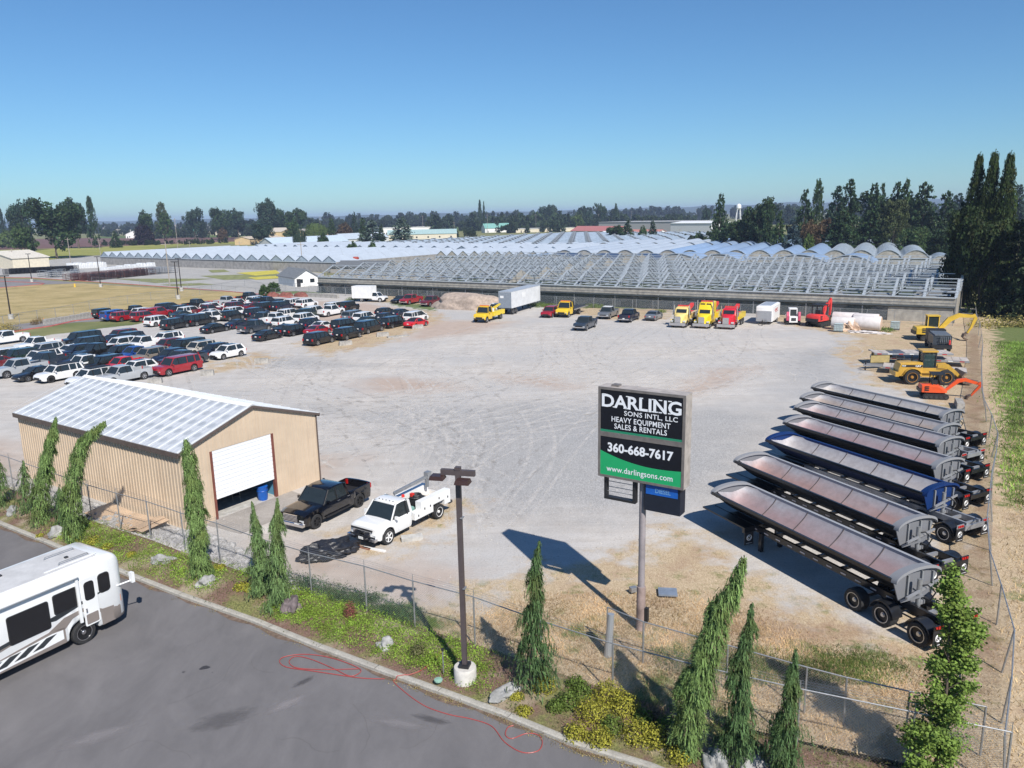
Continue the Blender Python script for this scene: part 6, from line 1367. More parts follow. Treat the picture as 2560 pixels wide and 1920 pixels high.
for i, (F_, R_, lb, lc, scl, gr) in enumerate(TRS):
    a = G(*z3(*F_), 2.3); b = G(*z3(*R_), 2.3); ang = R(114.3) if i < 3 else R(116.5); ang = math.atan2(a.y-b.y, a.x-b.x)*.35+ang*.65
    o = tr0 if i == 0 else copy_tree(tr0); c, s = math.cos(ang), math.sin(ang); lx, ly = -1.84, 1.28
    o.location = (b.x-(lx*c-ly*s), b.y-(lx*s+ly*c), 0); o.rotation_euler = (0, 0, ang); tag(o, lb, 'trailer', 'side dump trailers parked in a row')
    for ch in o.children:
        n_ = ch.name.split('.')[0]
        if n_ == 'tub_lining': ch.color = (*lc, 1)
        if n_ == 'tub_shell': ch.color = (*scl, 1)
        if i == 2 and n_ in ('pale_rail', 'rear_arch', 'front_arch', 'rear_plate', 'front_plate'): ch.color = (.006, .028, .12, 1)
        if gr and n_ in ('frame_rail', 'rear_bumper', 'lamp_bar'):
            ch.material_slots[0].link = 'OBJECT'; ch.material_slots[0].material = GALV
# ------------------------------------------------------------------ heavy machines at the right
CATY = M('machine_yellow', (.50, .30, .045), .45, 0, .15, 2, coat=.2); EXY = M('excavator_yellow', (.58, .38, .04), .45, 0, .15, 2); ORG = M('machine_orange', (.68, .085, .018), .4, 0, .1, 2, coat=.3); MRED = M('machine_red', (.62, .045, .04), .45, 0, .15, 2)
def track(par, x0, x1, y, wd, h, name='track', mat=None):
    m = MB(); pr = []
    for k in range(7): a = R(90+180*k/6); pr.append((x0+h/2+h/2*math.cos(a), h/2+h/2*math.sin(a)))
    for k in range(7): a = R(-90+180*k/6); pr.append((x1-h/2+h/2*math.cos(a), h/2+h/2*math.sin(a)))
    m.prism(pr, y-wd/2, y+wd/2, 'y'); t_ = m.build(name, mat or RUBBER, par)
    i_ = MB()
    for k in range(5): xx = x0+h*.5+(x1-x0-h)*k/4; i_.lathe([(.001, -.02), (h*.28, -.02), (h*.28, .02), (.001, .02)], (xx, y+math.copysign(wd/2+.012, y), h*.45), 10, axis='y')
    tag(i_.build('roller', DSTEEL, t_), kind='stuff'); return t_
def arm(par, name, pts, w0, mat):
    """boom in the x-z plane: pts (x, z, half thickness)"""
    m = MB(); m.loft([[(x-h*nx, -w0, z-h*nz), (x-h*nx, w0, z-h*nz), (x+h*nx, w0, z+h*nz), (x+h*nx, -w0, z+h*nz)] for x, z, h, nx, nz in pts]); return m.build(name, mat, par)
def armpts(l):
    out = []
    for i, (x, z, h) in enumerate(l):
        a = l[max(0, i-1)]; b = l[min(len(l)-1, i+1)]; d = Vector((b[0]-a[0], b[1]-a[1])).normalized(); out.append((x, z, h, -d.y, d.x))
    return out
def excavator(name, label, loc, ang, sc, mat, boom, stick, bucket, cabin=True, tail=1.5, mat2=None, counter=None, emblem=None):
    o = thing(name, label, 'excavator', loc, ang, scale=sc); track(o, -1.1, 1.1, -.72, .38, .52); track(o, -1.1, 1.1, .72, .38, .52); MB().bb(-.7, .7, -.55, .55, .25, .6).build('undercarriage', DSTEEL, o)
    m = MB(); rg = []
    for x, w_, zt in ((-tail, .55, 1.15), (-tail+.12, .78, 1.30), (-.6, .85, 1.38), (.2, .85, 1.30), (.75, .80, 1.0), (.95, .6, .85)): rg.append([(x, -w_, .66), (x, w_, .66), (x, w_, zt-.1), (x, w_-.12, zt), (x, -w_+.12, zt), (x, -w_, zt-.1)])
    m.loft(rg); hb = m.build('upper_body', mat, o, smooth=40)
    for k in range(3): 
        for s in (-1, 1): MB().bb(-1.0, -.65, s*.855-.01, s*.855+.01, .82+k*.17, .92+k*.17).build('vent', BLACKP, hb)
    MB().bb(-tail-.06, -tail+.2, -.72, .72, .62, .95).build('counterweight', counter or BLACKP, o)
    c = MB()
    for x in (-.35, .62):
        for y in (.02, .80) if cabin else (-.6, .6): c.bb(x-.04, x+.04, y-.04, y+.04, 1.25, 2.32)
    c.build('cab_frame', BLACKP if not cabin else mat, o); MB().bb(-.45, .72, -.06 if cabin else -.7, .88 if cabin else .7, 2.30, 2.40).build('cab_roof', mat2 or mat, o)
    if cabin: MB().bb(-.33, .60, .04, .79, 1.3, 2.29).build('cab_glass', GLASS, o)
    else: MB().bb(-.3, .15, -.25, .25, 1.25, 1.75).build('seat', BLACKP, o)
    arm(o, 'boom', armpts(boom), .13, mat); arm(o, 'stick', armpts(stick), .10, mat)
    bx_, bz = boom[1][0], boom[1][1]; MB().tube((.8, 0, .85), (bx_+.1, 0, bz-.15), .06).build('boom_cylinder', STEEL, o); MB().tube((boom[2][0]-.1, 0, boom[2][1]+.14), (stick[0][0]-.1, 0, stick[0][1]+.08), .04).build('stick_cylinder', DSTEEL, o)
    bx2, bz2 = bucket; m = MB(); pr = [(bx2, bz2), (bx2-.32, bz2-.12), (bx2-.42, bz2-.42), (bx2-.2, bz2-.66), (bx2+.12, bz2-.66), (bx2+.02, bz2-.6), (bx2-.15, bz2-.55), (bx2-.30, bz2-.38), (bx2-.22, bz2-.18)]; m.prism(pr, -.34, .34, 'y'); m.build('bucket', M('worn_bucket_steel', (.20, .14, .10), .6, .4, .3, 4), o)
    return o
excavator('crawler_excavator', 'big yellow excavator behind the black tank truck, boom to the right', G(2326, 850), R(-14), 1.34, EXY, [(.6,.9,.18),(1.5,2.05,.24),(2.3,2.45,.20),(3.7,2.35,.12)], [(3.55,2.55,.12),(3.75,2.2,.16),(3.45,1.3,.10),(3.15,.75,.07)], (3.15,.78), True, 1.6)
excavator('mini_excavator', 'orange mini excavator with a black canopy standing near the right fence', G(2334, 994), R(-16), .96, ORG, [(.9,.75,.12),(1.9,1.7,.18),(2.5,1.85,.16),(3.8,1.45,.11)], [(3.7,1.65,.12),(3.85,1.35,.13),(3.4,.75,.09),(3.1,.30,.06)], (3.1,.42), False, 1.35, BLACKP)
excavator('mini_excavator', 'bright red mini excavator with raised boom near the glasshouse', G(2045, 815), R(38), 1.35, MRED, [(.7,.9,.13),(1.2,1.8,.18),(1.7,2.3,.15),(2.3,2.75,.09)], [(2.2,2.9,.10),(2.32,2.6,.12),(2.3,1.6,.09),(2.2,1.0,.06)], (2.2,.95), False, 1.35, BLACKP)
# wheel loader
q = (G(2279, 960)+G(2361, 963))/2; a_ = G(2361, 963)-G(2279, 960); lo_ang = math.atan2(a_.y, a_.x)*.6; wl = thing('wheel_loader', 'yellow wheel loader with a glazed cab parked facing the right fence', 'wheel loader', q+Vector((-math.sin(lo_ang), math.cos(lo_ang), 0))*1.0, lo_ang)
for x in (-1.55, 1.55):
    for s in (-1, 1): put_wheel(wl, x, s*1.02, .74, .52, M('loader_rim', (.35, .17, .03), .5), 6)
m = MB(); m.loft([[(x, -w_, z0_), (x, w_, z0_), (x, w_, z1_), (x, w_-.15, z1_+.08), (x, -w_+.15, z1_+.08), (x, -w_, z1_)] for x, w_, z0_, z1_ in ((-2.75, .85, .85, 1.5), (-2.6, .9, .8, 1.95), (-1.0, .85, .8, 2.05), (-.55, .8, .8, 2.05))]); m.build('engine_hood', CATY, wl, smooth=40)
MB().bb(-3.05, -2.7, -1.0, 1.0, .75, 1.2).build('rear_bumper', CATY, wl); MB().bb(-.55, .7, -.7, .7, .7, 1.6).build('mid_frame', CATY, wl); MB().bb(.7, 2.1, -.45, .45, .7, 1.4).build('front_frame', CATY, wl)
for s in (-1, 1):
    f = MB(); f.loft([[(-1.55+.86*math.cos(R(20+140*i/7)), s*1.02+yy, .74+.86*math.sin(R(20+140*i/7))+dz) for yy, dz in ((-.3, 0), (.3, 0), (.3, .05), (-.3, .05))] for i in range(8)]); f.build('rear_fender', CATY, wl, smooth=40)
    MB().bb(-2.5, -.6, s*.91-.01, s*.91+.01, 1.72, 1.92).build('dark_stripe', BLACKP, wl); MB().bb(-.9, .9, s*.82-.12, s*.82+.12, 1.12, 1.2).build('step', CATY, wl)
    arm(wl, 'lift_arm', armpts([(.9, 1.75, .16), (1.8, 1.75, .20), (2.6, 1.1, .16), (3.1, .6, .12)]), .09, CATY).location = (0, s*.42, 0)
cf = MB()
for x in (-.5, .65):
    for y in (-.62, .62): cf.bb(x-.05, x+.05, y-.05, y+.05, 1.6, 3.15)
cf.build('cab_frame', BLACKP, wl); MB().bb(-.46, .61, -.58, .58, 1.65, 3.12).build('cab_glass', seethru('tinted_cab_glass', (.03, .06, .06), .75), wl); MB().bb(-.68, .80, -.76, .76, 3.15, 3.30).build('cab_roof', CATY, wl); MB().bb(-.55, .7, -.68, .68, 1.5, 1.66).build('cab_base', BLACKP, wl)
m = MB(); m.prism([(2.9, .9), (3.1, .15), (3.7, .10), (3.9, .2), (3.25, .28), (3.1, .95), (3.3, 1.25), (3.2, 1.3)], -1.25, 1.25, 'y'); m.build('bucket', M('worn_bucket_steel', (.20, .14, .10), .6, .4, .3, 4), wl); MB().tube((-1.2, .45, 2.05), (-1.2, .45, 2.7), .06).build('exhaust', BLACKP, wl)
mm = MB(); text_into(mm, 'CAT', .26, 0, .01, 1, Matrix.Translation((-1.0, -.925, 1.73)) @ Matrix.Rotation(R(90), 4, 'X')); text_into(mm, '950F', .18, 0, .006, 1, Matrix.Translation((-2.3, -.925, 1.76)) @ Matrix.Rotation(R(90), 4, 'X')); mm.build('lettering', WHITE, wl)
# black tank truck seen from behind
bt2 = thing('tank_truck', 'black service tank truck seen from the rear beside the yellow excavator', 'truck', G(2346, 874), R(72), None, 1.0)
MB().bb(-1.9, 1.6, -1.05, 1.05, .55, .85).build('chassis', BLACKP, bt2); MB().bb(-1.7, 1.5, -1.0, 1.0, .85, 1.95).build('tank', M('dark_grey_tank', (.045, .055, .07), .4, .2, .2, 2), bt2); MB().bb(-1.75, 1.5, -.85, .85, 1.95, 2.1).build('tank_top', M('grey_tank_top', (.13, .15, .18), .45, .2), bt2); MB().bb(1.7, 3.2, -1.0, 1.0, .7, 2.2).build('cab', BLACKP, bt2)
MB().bb(-2.2, -1.75, -1.0, 1.0, .45, .6).build('rear_step', BLACKP, bt2)
for k in range(6): MB().path([(-1.78, -.8+k*.2, 1.0), (-1.95, -.75+k*.2, 1.2), (-1.95, -.78+k*.2, 1.7), (-1.78, -.8+k*.2, 1.85)], .035, 6).build('hose_pipe', M('hose_grey', (.2, .22, .24), .5), bt2)
for z in (1.1, 1.5, 1.9): MB().bb(-1.98, -1.94, -.95, .45, z, z+.04).build('rack_bar', DSTEEL, bt2)
MB().lathe([(.001, 0), (.11, 0), (.11, .5), (.04, .6), (.001, .62)], (-1.9, -.75, .95), 10).build('fire_extinguisher', MRED, bt2)
for x in (-1.0, 2.4):
    for s in (-1, 1): put_wheel(bt2, x, s*.9, .48, .34, DARKRIM, 6)
# flat trailers
DECK = M('grey_deck_planks', (.42, .38, .35), .8, 0, .25, 1.5); 
def flatbed(label, pa, pb, zdeck, neck=True, tilt=0.0, dep=2.4):
    A_ = G(*pa, zdeck); B_ = G(*pb, zdeck); d = B_-A_; ang = math.atan2(d.y, d.x); L = d.length; o = thing('flatbed_trailer', label, 'trailer', (A_.x, A_.y, 0), ang, 'flat deck trailers beside the wheel loader')
    zd = zdeck; pl = MB(); n = 10
    for k in range(n): pl.bb(L*k/n+.02, L*(k+1)/n-.02, .05, dep-.05, zd-.08+tilt*k/n, zd+tilt*k/n, 1 if k in (2, 3, 6) else 0)
    pl.build('deck', [DECK, M('dark_deck_plate', (.14, .15, .17), .5, .4)], o)
    MB().bar((0, 0, zd-.1), (L, 0, zd-.1+tilt), .10, .18).build('side_rail', GALV, o); MB().bar((0, dep, zd-.1), (L, dep, zd-.1+tilt), .10, .18).build('side_rail', GALV, o)
    rs = MB(); 
    for k in range(int(L/1.1)): rs.bb(.3+k*1.1, .3+k*1.1+.45, -.065, -.052, zd-.15+tilt*k*1.1/L, zd-.06+tilt*k*1.1/L, k % 2)
    tag(rs.build('reflector_strip', [RED, WHITE], o), kind='stuff')
    for x in (L*.42, L*.42+1.0): 
        for s, y in ((-1, .25), (1, dep-.25)): w_ = put_wheel(o, x, y, .36, .28, WHITE, 6); w_.rotation_euler = (0, 0, math.pi if s < 0 else 0)
    if neck: MB().bar((-1.9, dep/2-.5, .6), (0, dep/2-.5, zd-.1), .12, .16).build('drawbar', GALV, o); MB().bar((-1.9, dep/2+.5, .6), (0, dep/2+.5, zd-.1), .12, .16).build('drawbar', GALV, o); MB().tube((-1.7, dep/2, 0), (-1.7, dep/2, 1.0), .07).build('jack', BLACKP, o)
    return o
flatbed('rearmost flat deck trailer with dark plates on its pale deck', (2186, 882), (2384, 884), 1.45, False); flatbed('middle flat trailer half hidden behind the wheel loader', (2222, 893), (2424, 903), .75, True); flatbed('nearest flat trailer poking out left of the wheel loader', (2206, 916), (2418, 930), .75, True)
for px, py, a, l in ((2206, 890, .1, 'ochre ramp board leaning on the rear flat trailer'), (2199, 906, .5, 'ochre ramp board standing on the nearest flat trailer')): tag(MB().bb(-1.0, 1.0, -.06, .06, 0, .75).build('ramp_board', M('ochre_ramp', (.36, .28, .12), .8), None, G(px, py, .75)+Vector((0, 0, 0)), a-.5), l, 'ramp')
# skid steer, enclosed trailer, rolls, totes
sk = thing('skid_steer', 'white and pink red compact track loader seen from the rear', 'loader', G(1985, 812)+Vector((0, .8, 0)), R(78), None, 1.15); PNK = M('faded_red_paint', (.50, .08, .14), .5, 0, .15, 2)
for s in (-1, 1): track(sk, -.95, .95, s*.72, .34, .62); m = MB(); m.prism([(-1.1, .6), (-.6, .6), (-.5, 1.6), (-1.0, 1.75), (-1.15, 1.2)], s*.72-.15, s*.72+.15, 'y'); m.build('rear_tower', PNK, sk); MB().bar((-.9, s*.72, 1.6), (1.0, s*.72, 1.0), .14, .16).build('lift_arm', WHITE, sk)
MB().bb(-1.05, .4, -.52, .52, .35, 1.15).build('engine_door', WHITE, sk); MB().bb(-1.07, -1.05, -.3, .3, .55, .95).build('grille', DSTEEL, sk); MB().bb(-.45, .55, -.42, .42, 1.15, 2.05).build('cab_glass', GLASS, sk); MB().bb(-.55, .6, -.5, .5, 2.0, 2.15).build('cab_roof', WHITE, sk)
for x in (-.5, .55):
    for s in (-1, 1): MB().bb(x-.05, x+.05, s*.45-.05, s*.45+.05, 1.1, 2.05).build('cab_post', WHITE, sk)
MB().bb(1.0, 1.4, -.9, .9, .1, .6).build('bucket', DSTEEL, sk)
et = thing('enclosed_trailer', 'white enclosed cargo trailer with a rounded nose between red wrecker and loader', 'trailer', G(1900, 812)+Vector((.55, 0, 0)), R(-118.5))
m = MB(); m.loft([[(x, -w_, .5), (x, w_, .5), (x, w_, zt-.12), (x, w_-.3, zt), (x, -w_+.3, zt), (x, -w_, zt-.12)] for x, w_, zt in ((-6.2, 1.22, 2.85), (-.3, 1.22, 2.85), (-.05, 1.18, 2.75), (0, 1.05, 2.65))]); m.build('body', WHITE, et, smooth=30); MB().bb(.0, .02, -1.1, 1.1, .55, 2.1).build('stone_guard', ALLOY, et); MB().bb(-5.9, -.6, -.85, .85, 2.85, 2.88).build('roof_panel', M('blue_grey_roof', (.30, .34, .40), .5), et)
for x in (-3.6, -4.5):
    for s in (-1, 1): put_wheel(et, x, s*1.12, .34, .22)
MB().bar((0, -.5, .45), (1.3, 0, .45), .1, .12).build('drawbar', BLACKP, et); MB().bar((0, .5, .45), (1.3, 0, .45), .1, .12).build('drawbar', BLACKP, et); MB().tube((1.2, 0, 0), (1.2, 0, .9), .06).build('jack', BLACKP, et)
mk = MB()
for k, (xa, xb, z) in enumerate(((-4.3, -1.9, 2.15), (-4.0, -1.7, 1.95), (-4.4, -2.2, 1.72))): mk.bb(xa, xb, 1.225, 1.235, z, z+.09+.04*(k == 1))
mk.build('red_lettering_band', M('red_lettering', (.5, .04, .03), .5), et)
ROLLM = M('white_wrapped_roll', (.62, .58, .56), .55, 0, .12, 2, .3); TANW = M('tan_wrapping', (.52, .38, .28), .8, 0, .2, 3)
for px, py, L, r_, a, l in ((2113, 812, 3.6, .95, -33, 'rear left white wrapped plastic roll'), (2107, 824, 3.0, .92, -33, 'front left white roll with torn tan wrapping'), (2164, 816, 3.4, .95, -33, 'rear right white wrapped plastic roll'), (2167, 826, 3.6, 1.05, -33, 'front right clean white wrapped roll')):
    o = thing('plastic_roll', l, 'plastic roll', G(px, py), R(a)); m = MB(); m.lathe([(.001, -L/2), (r_*.95, -L/2), (r_, -L/2+.1), (r_*.99, 0), (r_, L/2-.1), (r_*.95, L/2), (.001, L/2)], (0, 0, r_), 22, axis='x'); m.build('roll_body', ROLLM, o, smooth=40); m = MB(); m.lathe([(.001, 0), (r_*.9, 0), (r_*.9, .03), (.001, .04)], (L/2, 0, r_), 18, axis='x'); m.build('end_cap', TANW, o)
blob('torn_wrapping', TANW, G(2128, 826), 1.5, .8, 1.1, 8, 'torn tan wrapping hanging between the white rolls', 'wrapping', None, .4, 4, .3, .2, 40, 3); blob('loose_sheet', ROLLM, G(2168, 833), 2.2, .5, .25, 5, 'crumpled pale sheet on the grass in front of the rolls', 'plastic sheet', None, .5, 4, -.5, .2, 40, 4)
for px, py, l in ((2096, 829, 'pale tote tank in a metal cage in front of the rolls'), (2237, 824, 'grey white tote tank standing alone by the far fence')):
    o = thing('tote_tank', l, 'tote tank', G(px, py), R(-30), 'caged tote tanks'); MB().bb(-.55, .55, -.48, .48, .14, 1.15).build('tank', M('tote_plastic', (.50, .60, .60), .4, 0, .1), o); MB().bb(-.6, .6, -.52, .52, 0, .13).build('pallet', BLACKP, o); m = MB()
    for k in range(7): m.bb(-.60+k*.2-.01, -.60+k*.2+.01, -.53, -.51, .14, 1.18); m.bb(-.60+k*.2-.01, -.60+k*.2+.01, .51, .53, .14, 1.18)
    for z in (.3, .55, .8, 1.05, 1.17): m.bb(-.62, .62, -.54, -.52, z-.012, z+.012); m.bb(-.62, .62, .52, .54, z-.012, z+.012); m.bb(-.62, -.6, -.52, .52, z-.012, z+.012); m.bb(.6, .62, -.52, .52, z-.012, z+.012)
    m.build('cage', STEEL, o)
# ------------------------------------------------------------------ big trucks by the greenhouse
YEL1, YEL2, REDT = M('cream_yellow_paint', (.72, .56, .20), .35, 0, .05, coat=.5), M('bright_yellow_paint', (.75, .55, .02), .35, 0, .05, coat=.5), M('wrecker_red', (.55, .015, .03), .35, 0, .06, coat=.5)
def semi(label, px, py, ang, paint, boomc, sleeper, hi=0.0, accent=None, sc=1.0):
    o = thing('wrecker_truck', label, 'tow truck', G(px, py), R(ang), 'heavy wreckers parked in line', sc)   # origin under the front bumper, body behind it
    MB().bb(-.35, .05, -1.25, 1.25, .35, .78).build('front_bumper', CHROME, o)
    m = MB(); m.loft([[(x, -w_, z0_), (x, w_, z0_), (x, w_, z1_-.2), (x, w_-.2, z1_), (x, -w_+.2, z1_), (x, -w_, z1_-.2)] for x, w_, z0_, z1_ in ((-.15, .5, .75, 1.75), (-.35, .62, .75, 1.85), (-2.1, .85, .8, 2.05))]); m.build('hood', paint, o, smooth=40)
    gr = MB().bb(-.14, -.06, -.44, .44, .80, 1.72); gr.build('grille', CHROME, o)
    for s in (-1, 1):
        f = MB(); f.loft([[(-1.0+.62*math.cos(R(10+160*i/7)), s*.98+yy, .52+.62*math.sin(R(10+160*i/7))+dz) for yy, dz in ((-.24, 0), (.24, 0), (.24, .06), (-.24, .06))] for i in range(8)]); f.build('front_fender', paint, o, smooth=40); MB().box((-.42, s*.92, .98), (.2, .4, .22)).build('headlight', LAMP, o)
        MB().tube((-2.3, s*1.16, .9), (-2.3, s*1.16, 3.2+hi), .08, .08, 10).build('exhaust_stack', CHROME, o); MB().bb(-2.5, -1.9, s*1.30-.05, s*1.30+.05, 1.7, 2.35).build('mirror', CHROME, o); MB().tube((-2.2, s*1.02, .6), (-3.8, s*1.02, .6), .3, .3, 12).build('fuel_tank', CHROME, o)
    m = MB(); cr_ = [(-2.0, 1.9, 1.0), (-2.35, 2.75+hi*.2, .95), (-2.6, 2.85+hi*.3, .95)]; L2 = 1.5+(1.6 if sleeper else 0)
    m.loft([[(x, -w_, .8), (x, w_, .8), (x, w_, z-.15), (x, w_-.2, z), (x, -w_+.2, z), (x, -w_, z-.15)] for x, z, w_ in ((-1.95, 1.95, 1.0), (-2.0, 2.0, 1.0), (-2.35, 2.80, .98), (-2.6, 2.90+hi*.5, .98), (-2.9, 2.92+hi, .98), (-1.9-L2, 2.92+hi, 1.0))]); cb_ = m.build('cab', paint, o, smooth=30)
    MB().add([(-1.985, -.80, 2.05), (-1.985, .80, 2.05), (-2.325, .78, 2.72), (-2.325, -.78, 2.72)], [(0, 1, 2, 3)]).build('windscreen', GLASS, cb_); 
    for s in (-1, 1): MB().bb(-3.1, -2.45, s*1.0-.012, s*1.0+.012, 2.0, 2.6).build('side_window', GLASS, cb_)
    if hi > .5:
        for s in (-1, 1): MB().bb(-2.62, -2.60, s*.45-.33, s*.45+.33, 2.92+hi*.35, 2.92+hi*.35+.3).build('sleeper_window', GLASS, cb_); MB().box((-2.63, s*.45, 2.92+hi*.35+.15), (.04, .64, .28)).build('sleeper_window', GLASS, cb_)
    for k in range(5): MB().lathe([(.05, 0), (.04, .06), (.001, .07)], (-2.7, -.7+k*.35, 2.92+hi), 8).build('roof_lamp', ORANGE, cb_)
    x0 = -1.9-L2
    MB().bb(x0-5.0, x0, -.45, .45, .75, 1.05).build('chassis', BLACKP, o)
    for s in (-1, 1): MB().bb(x0-4.8, x0-.1, s*.95-.28, s*.95+.28, 1.05, 1.85).build('side_body', accent or paint, o)
    MB().bb(x0-4.7, x0-.2, -.68, .68, 1.05, 1.75).build('deck', boomc, o); MB().bar((x0-1.2, 0, 1.9), (x0-4.9, 0, 2.7+hi*.2), .5, .45).build('boom', boomc, o); MB().bb(x0-1.5, x0-.3, -.5, .5, 1.75, 2.9).build('boom_tower', boomc, o)
    lb = MB().bb(-3.3, -3.1, -.85, .85, 2.95+hi, 3.1+hi).build('light_bar', boomc, o)
    for x in (-1.0, x0-2.4, x0-3.6):
        for s in (-1, 1): put_wheel(o, x, s*.98, .52, .36, ALLOY, 6)
    return o
semi('cream yellow heavy wrecker at the left of the three', 1693, 820, -118, YEL1, MRED, False); semi('bright yellow high roofed wrecker in the middle of the three', 1752, 822, -118, YEL2, MRED, True, .75); semi('dark red heavy wrecker with yellow stripes at the right of the three', 1813, 824, -118, REDT, MRED, False, 0, YEL2)
def medium(kind_l, px, py, ang, color, name, cat):
    o = vehicle('medium'); recolor(o, CARCOL[color]); h = R(ang); p = G(px, py); lf = Vector((-math.sin(h), math.cos(h), 0)); f = Vector((math.cos(h), math.sin(h), 0))
    o.location = p-f*2.5-lf*1.0; o.rotation_euler = (0, 0, h); o.name = name; tag(o, kind_l, cat)
    MB().bb(-4.6, .5, -.42, .42, .62, .85).build('chassis', BLACKP, o)
    for s in (-1, 1): put_wheel(o, -2.5, s*.92, .48, .46, ALLOY, 6)
    return o
t1 = medium('small yellow tow truck with a light boom left of the white semitrailer', 1217, 807, -116, 'yellow', 'tow_truck', 'tow truck')
for s in (-1, 1): MB().bb(-3.9, .3, s*.85-.28, s*.85+.28, .8, 1.55).build('side_body', YEL2, t1); MB().bar((-.6, s*.3, 1.6), (-4.3, s*.1, 2.3), .14, .2).build('boom', YEL2, t1)
MB().bb(-.2, .2, -1.0, 1.0, 1.5, 2.1).build('headboard', WHITE, t1); MB().bb(1.1, 1.4, -.85, .85, 2.58, 2.7).build('light_bar', ORANGE, t1); MB().bb(-3.8, .2, -.56, .56, .9, 1.1).build('deck', DSTEEL, t1)
t2 = medium('yellow flatbed tow truck with an empty black deck by the glasshouse', 1421, 794, -116, 'yellow', 'flatbed_tow_truck', 'tow truck')
MB().bb(-6.3, .35, -1.22, 1.22, 1.02, 1.14).build('flat_deck', M('dark_deck', (.05, .05, .055), .5, .4), t2); MB().bb(.25, .35, -1.15, 1.15, 1.14, 2.5).build('headboard', DSTEEL, t2); MB().bb(1.1, 1.4, -.85, .85, 2.58, 2.7).build('light_bar', ORANGE, t2)
for s in (-1, 1): MB().bb(-6.3, .35, s*1.22-.03, s*1.22+.03, 1.0, 1.2).build('deck_rail', ALLOY, t2)
# white ribbed semitrailer
sm_ = thing('semitrailer', 'white ribbed box semitrailer with grey rear doors beside the dirt pile', 'trailer', G(1263, 787)+Vector((0, 0, 0)), R(65.5))
b_ = MB().bb(.05, 13.2, -1.25, 1.25, 1.15, 4.0); ribs(b_, Vector((.1, -1.25, 1.25)), X_, 13, Z_, 2.65, .62, .07, .04, n_=Vector((0, -1, 0))); b_.build('body', M('ribbed_white', (.62, .63, .64), .4, 0, .1, 1), sm_); MB().bb(0, .05, -1.22, 1.22, 1.2, 3.9).build('rear_door', M('grey_door', (.22, .25, .29), .5), sm_); MB().bb(-.02, 0, .25, .9, 2.9, 3.3).build('door_sign', WHITE, sm_); MB().bb(0, 13.2, -1.26, 1.26, 4.0, 4.06).build('roof', M('grey_roof', (.34, .38, .43), .5), sm_)
MB().bb(-.05, .15, -1.2, 1.2, .95, 1.15).build('rear_sill', DSTEEL, sm_); MB().bb(0, 12.5, -.5, .5, .9, 1.15).build('chassis', BLACKP, sm_); MB().bb(4.6, 6.2, -1.262, -1.252, 2.6, 3.5).build('side_sign', WHITE, sm_)
for x in (.9, 2.2):
    for s in (-1, 1): put_wheel(sm_, x, s*.98, .5, .46, ALLOY, 6)
for s in (-1, 1): MB().bb(9.4, 9.6, s*.8-.08, s*.8+.08, 0, .95).build('landing_leg', BLACKP, sm_)
# box truck
bx = vehicle('service', rim=WHITE); recolor(bx, (.75, .75, .75)); h = R(-19); lf = Vector((-math.sin(h), math.cos(h), 0)); bx.location = (G(909, 755)+G(952, 755))/2-lf*-.9+Vector((-.2, 0, 0)); bx.rotation_euler = (0, 0, h); bx.name = 'box_truck'; tag(bx, 'white box truck parked on the grass at the left end of the glasshouse', 'truck')
MB().bb(-4.3, .25, -1.15, 1.15, .75, 3.25).build('cargo_box', WHITE, bx); MB().bb(-4.2, .2, -.45, .45, .5, .75).build('chassis', BLACKP, bx)
for s in (-1, 1): put_wheel(bx, -2.1, s*.92, .43, .40, WHITE, 6)
# other cars in the centre row
for kd, cl, px, py, hd, lb in (('suv','red',1380,764,-114,'red SUV behind the yellow flatbed tow truck'),('pickup','slate',1463,790,-115,'dark blue black pickup parked alone facing the yard'),('ext_pickup','grey',1520,766,-116,'grey pickup with a white cab roof and flat bed'),('pickup','navy',1573,772,64,'navy pickup seen from the rear by the fence'),('sedan','grey',1634,777,63,'grey sedan seen from the rear by the fence'),('small_pickup','white',1240,758,-116,'white pickup mostly hidden behind the small yellow tow truck')):
    o = place_car(kd, px, py, cl, hd, lb, 'cars parked in front of the glasshouse')
    if kd == 'ext_pickup': extra(o, 'white_roof', MB().bb(-.45, .75, -.72, .72, 1.87, 1.91), WHITE)
# mounds and blocks
def mound(name, mat, loc, rx, ry, rz, seed, label, cat, group=None): return blob(name, mat, loc, rx, ry, rz*1.5, seed, label, cat, group, .13, 5, R(-25), .06, 60, 1.6)
mound('dirt_pile', M('pale_dirt', (.36, .29, .24), .95, 0, .3, 2, .6), G(1172, 770), 7.5, 3.6, 1.9, 2, 'long pale dirt pile left of the white semitrailer', 'dirt pile')
for k, (px, l) in enumerate(((682, 'left'), (715, 'middle'), (754, 'right'))): mound('bark_pile', M('red_bark', (.19, .07, .055), .95, 0, .35, 2, .6), G(px, 741), 1.9, 1.3, .62, 11+k, l+' one of three reddish bark piles near the cottage', 'bark pile', 'reddish bark piles')
BLKM = M('rough_concrete_block', (.33, .315, .29), .95, 0, .35, 2.5, .6)
for px, py, L, a, l in ((518, 938, 1.5, 12, 'rough wire bundled block right of the red long SUV'), (388, 958, 1.5, 12, 'rough block just behind the shed roof'), (654, 908, 1.7, 15, 'concrete block right of the white small SUV'), (864, 863, 1.8, 25, 'concrete block on dry grass near the black SUV'), (957, 841, 1.8, 15, 'concrete block at the middle of the grass strip'), (1044, 821, 1.8, 20, 'concrete block in front of the red convertible'), (2398, 1018, 2.4, 66, 'pale concrete block beside the orange mini excavator')):
    tag(MB().box((0, 0, .29), (L, .6, .58), taper=.95).build('concrete_block', BLKM, None, G(px, py), R(a)), l, 'block', 'concrete blocks around the yard')
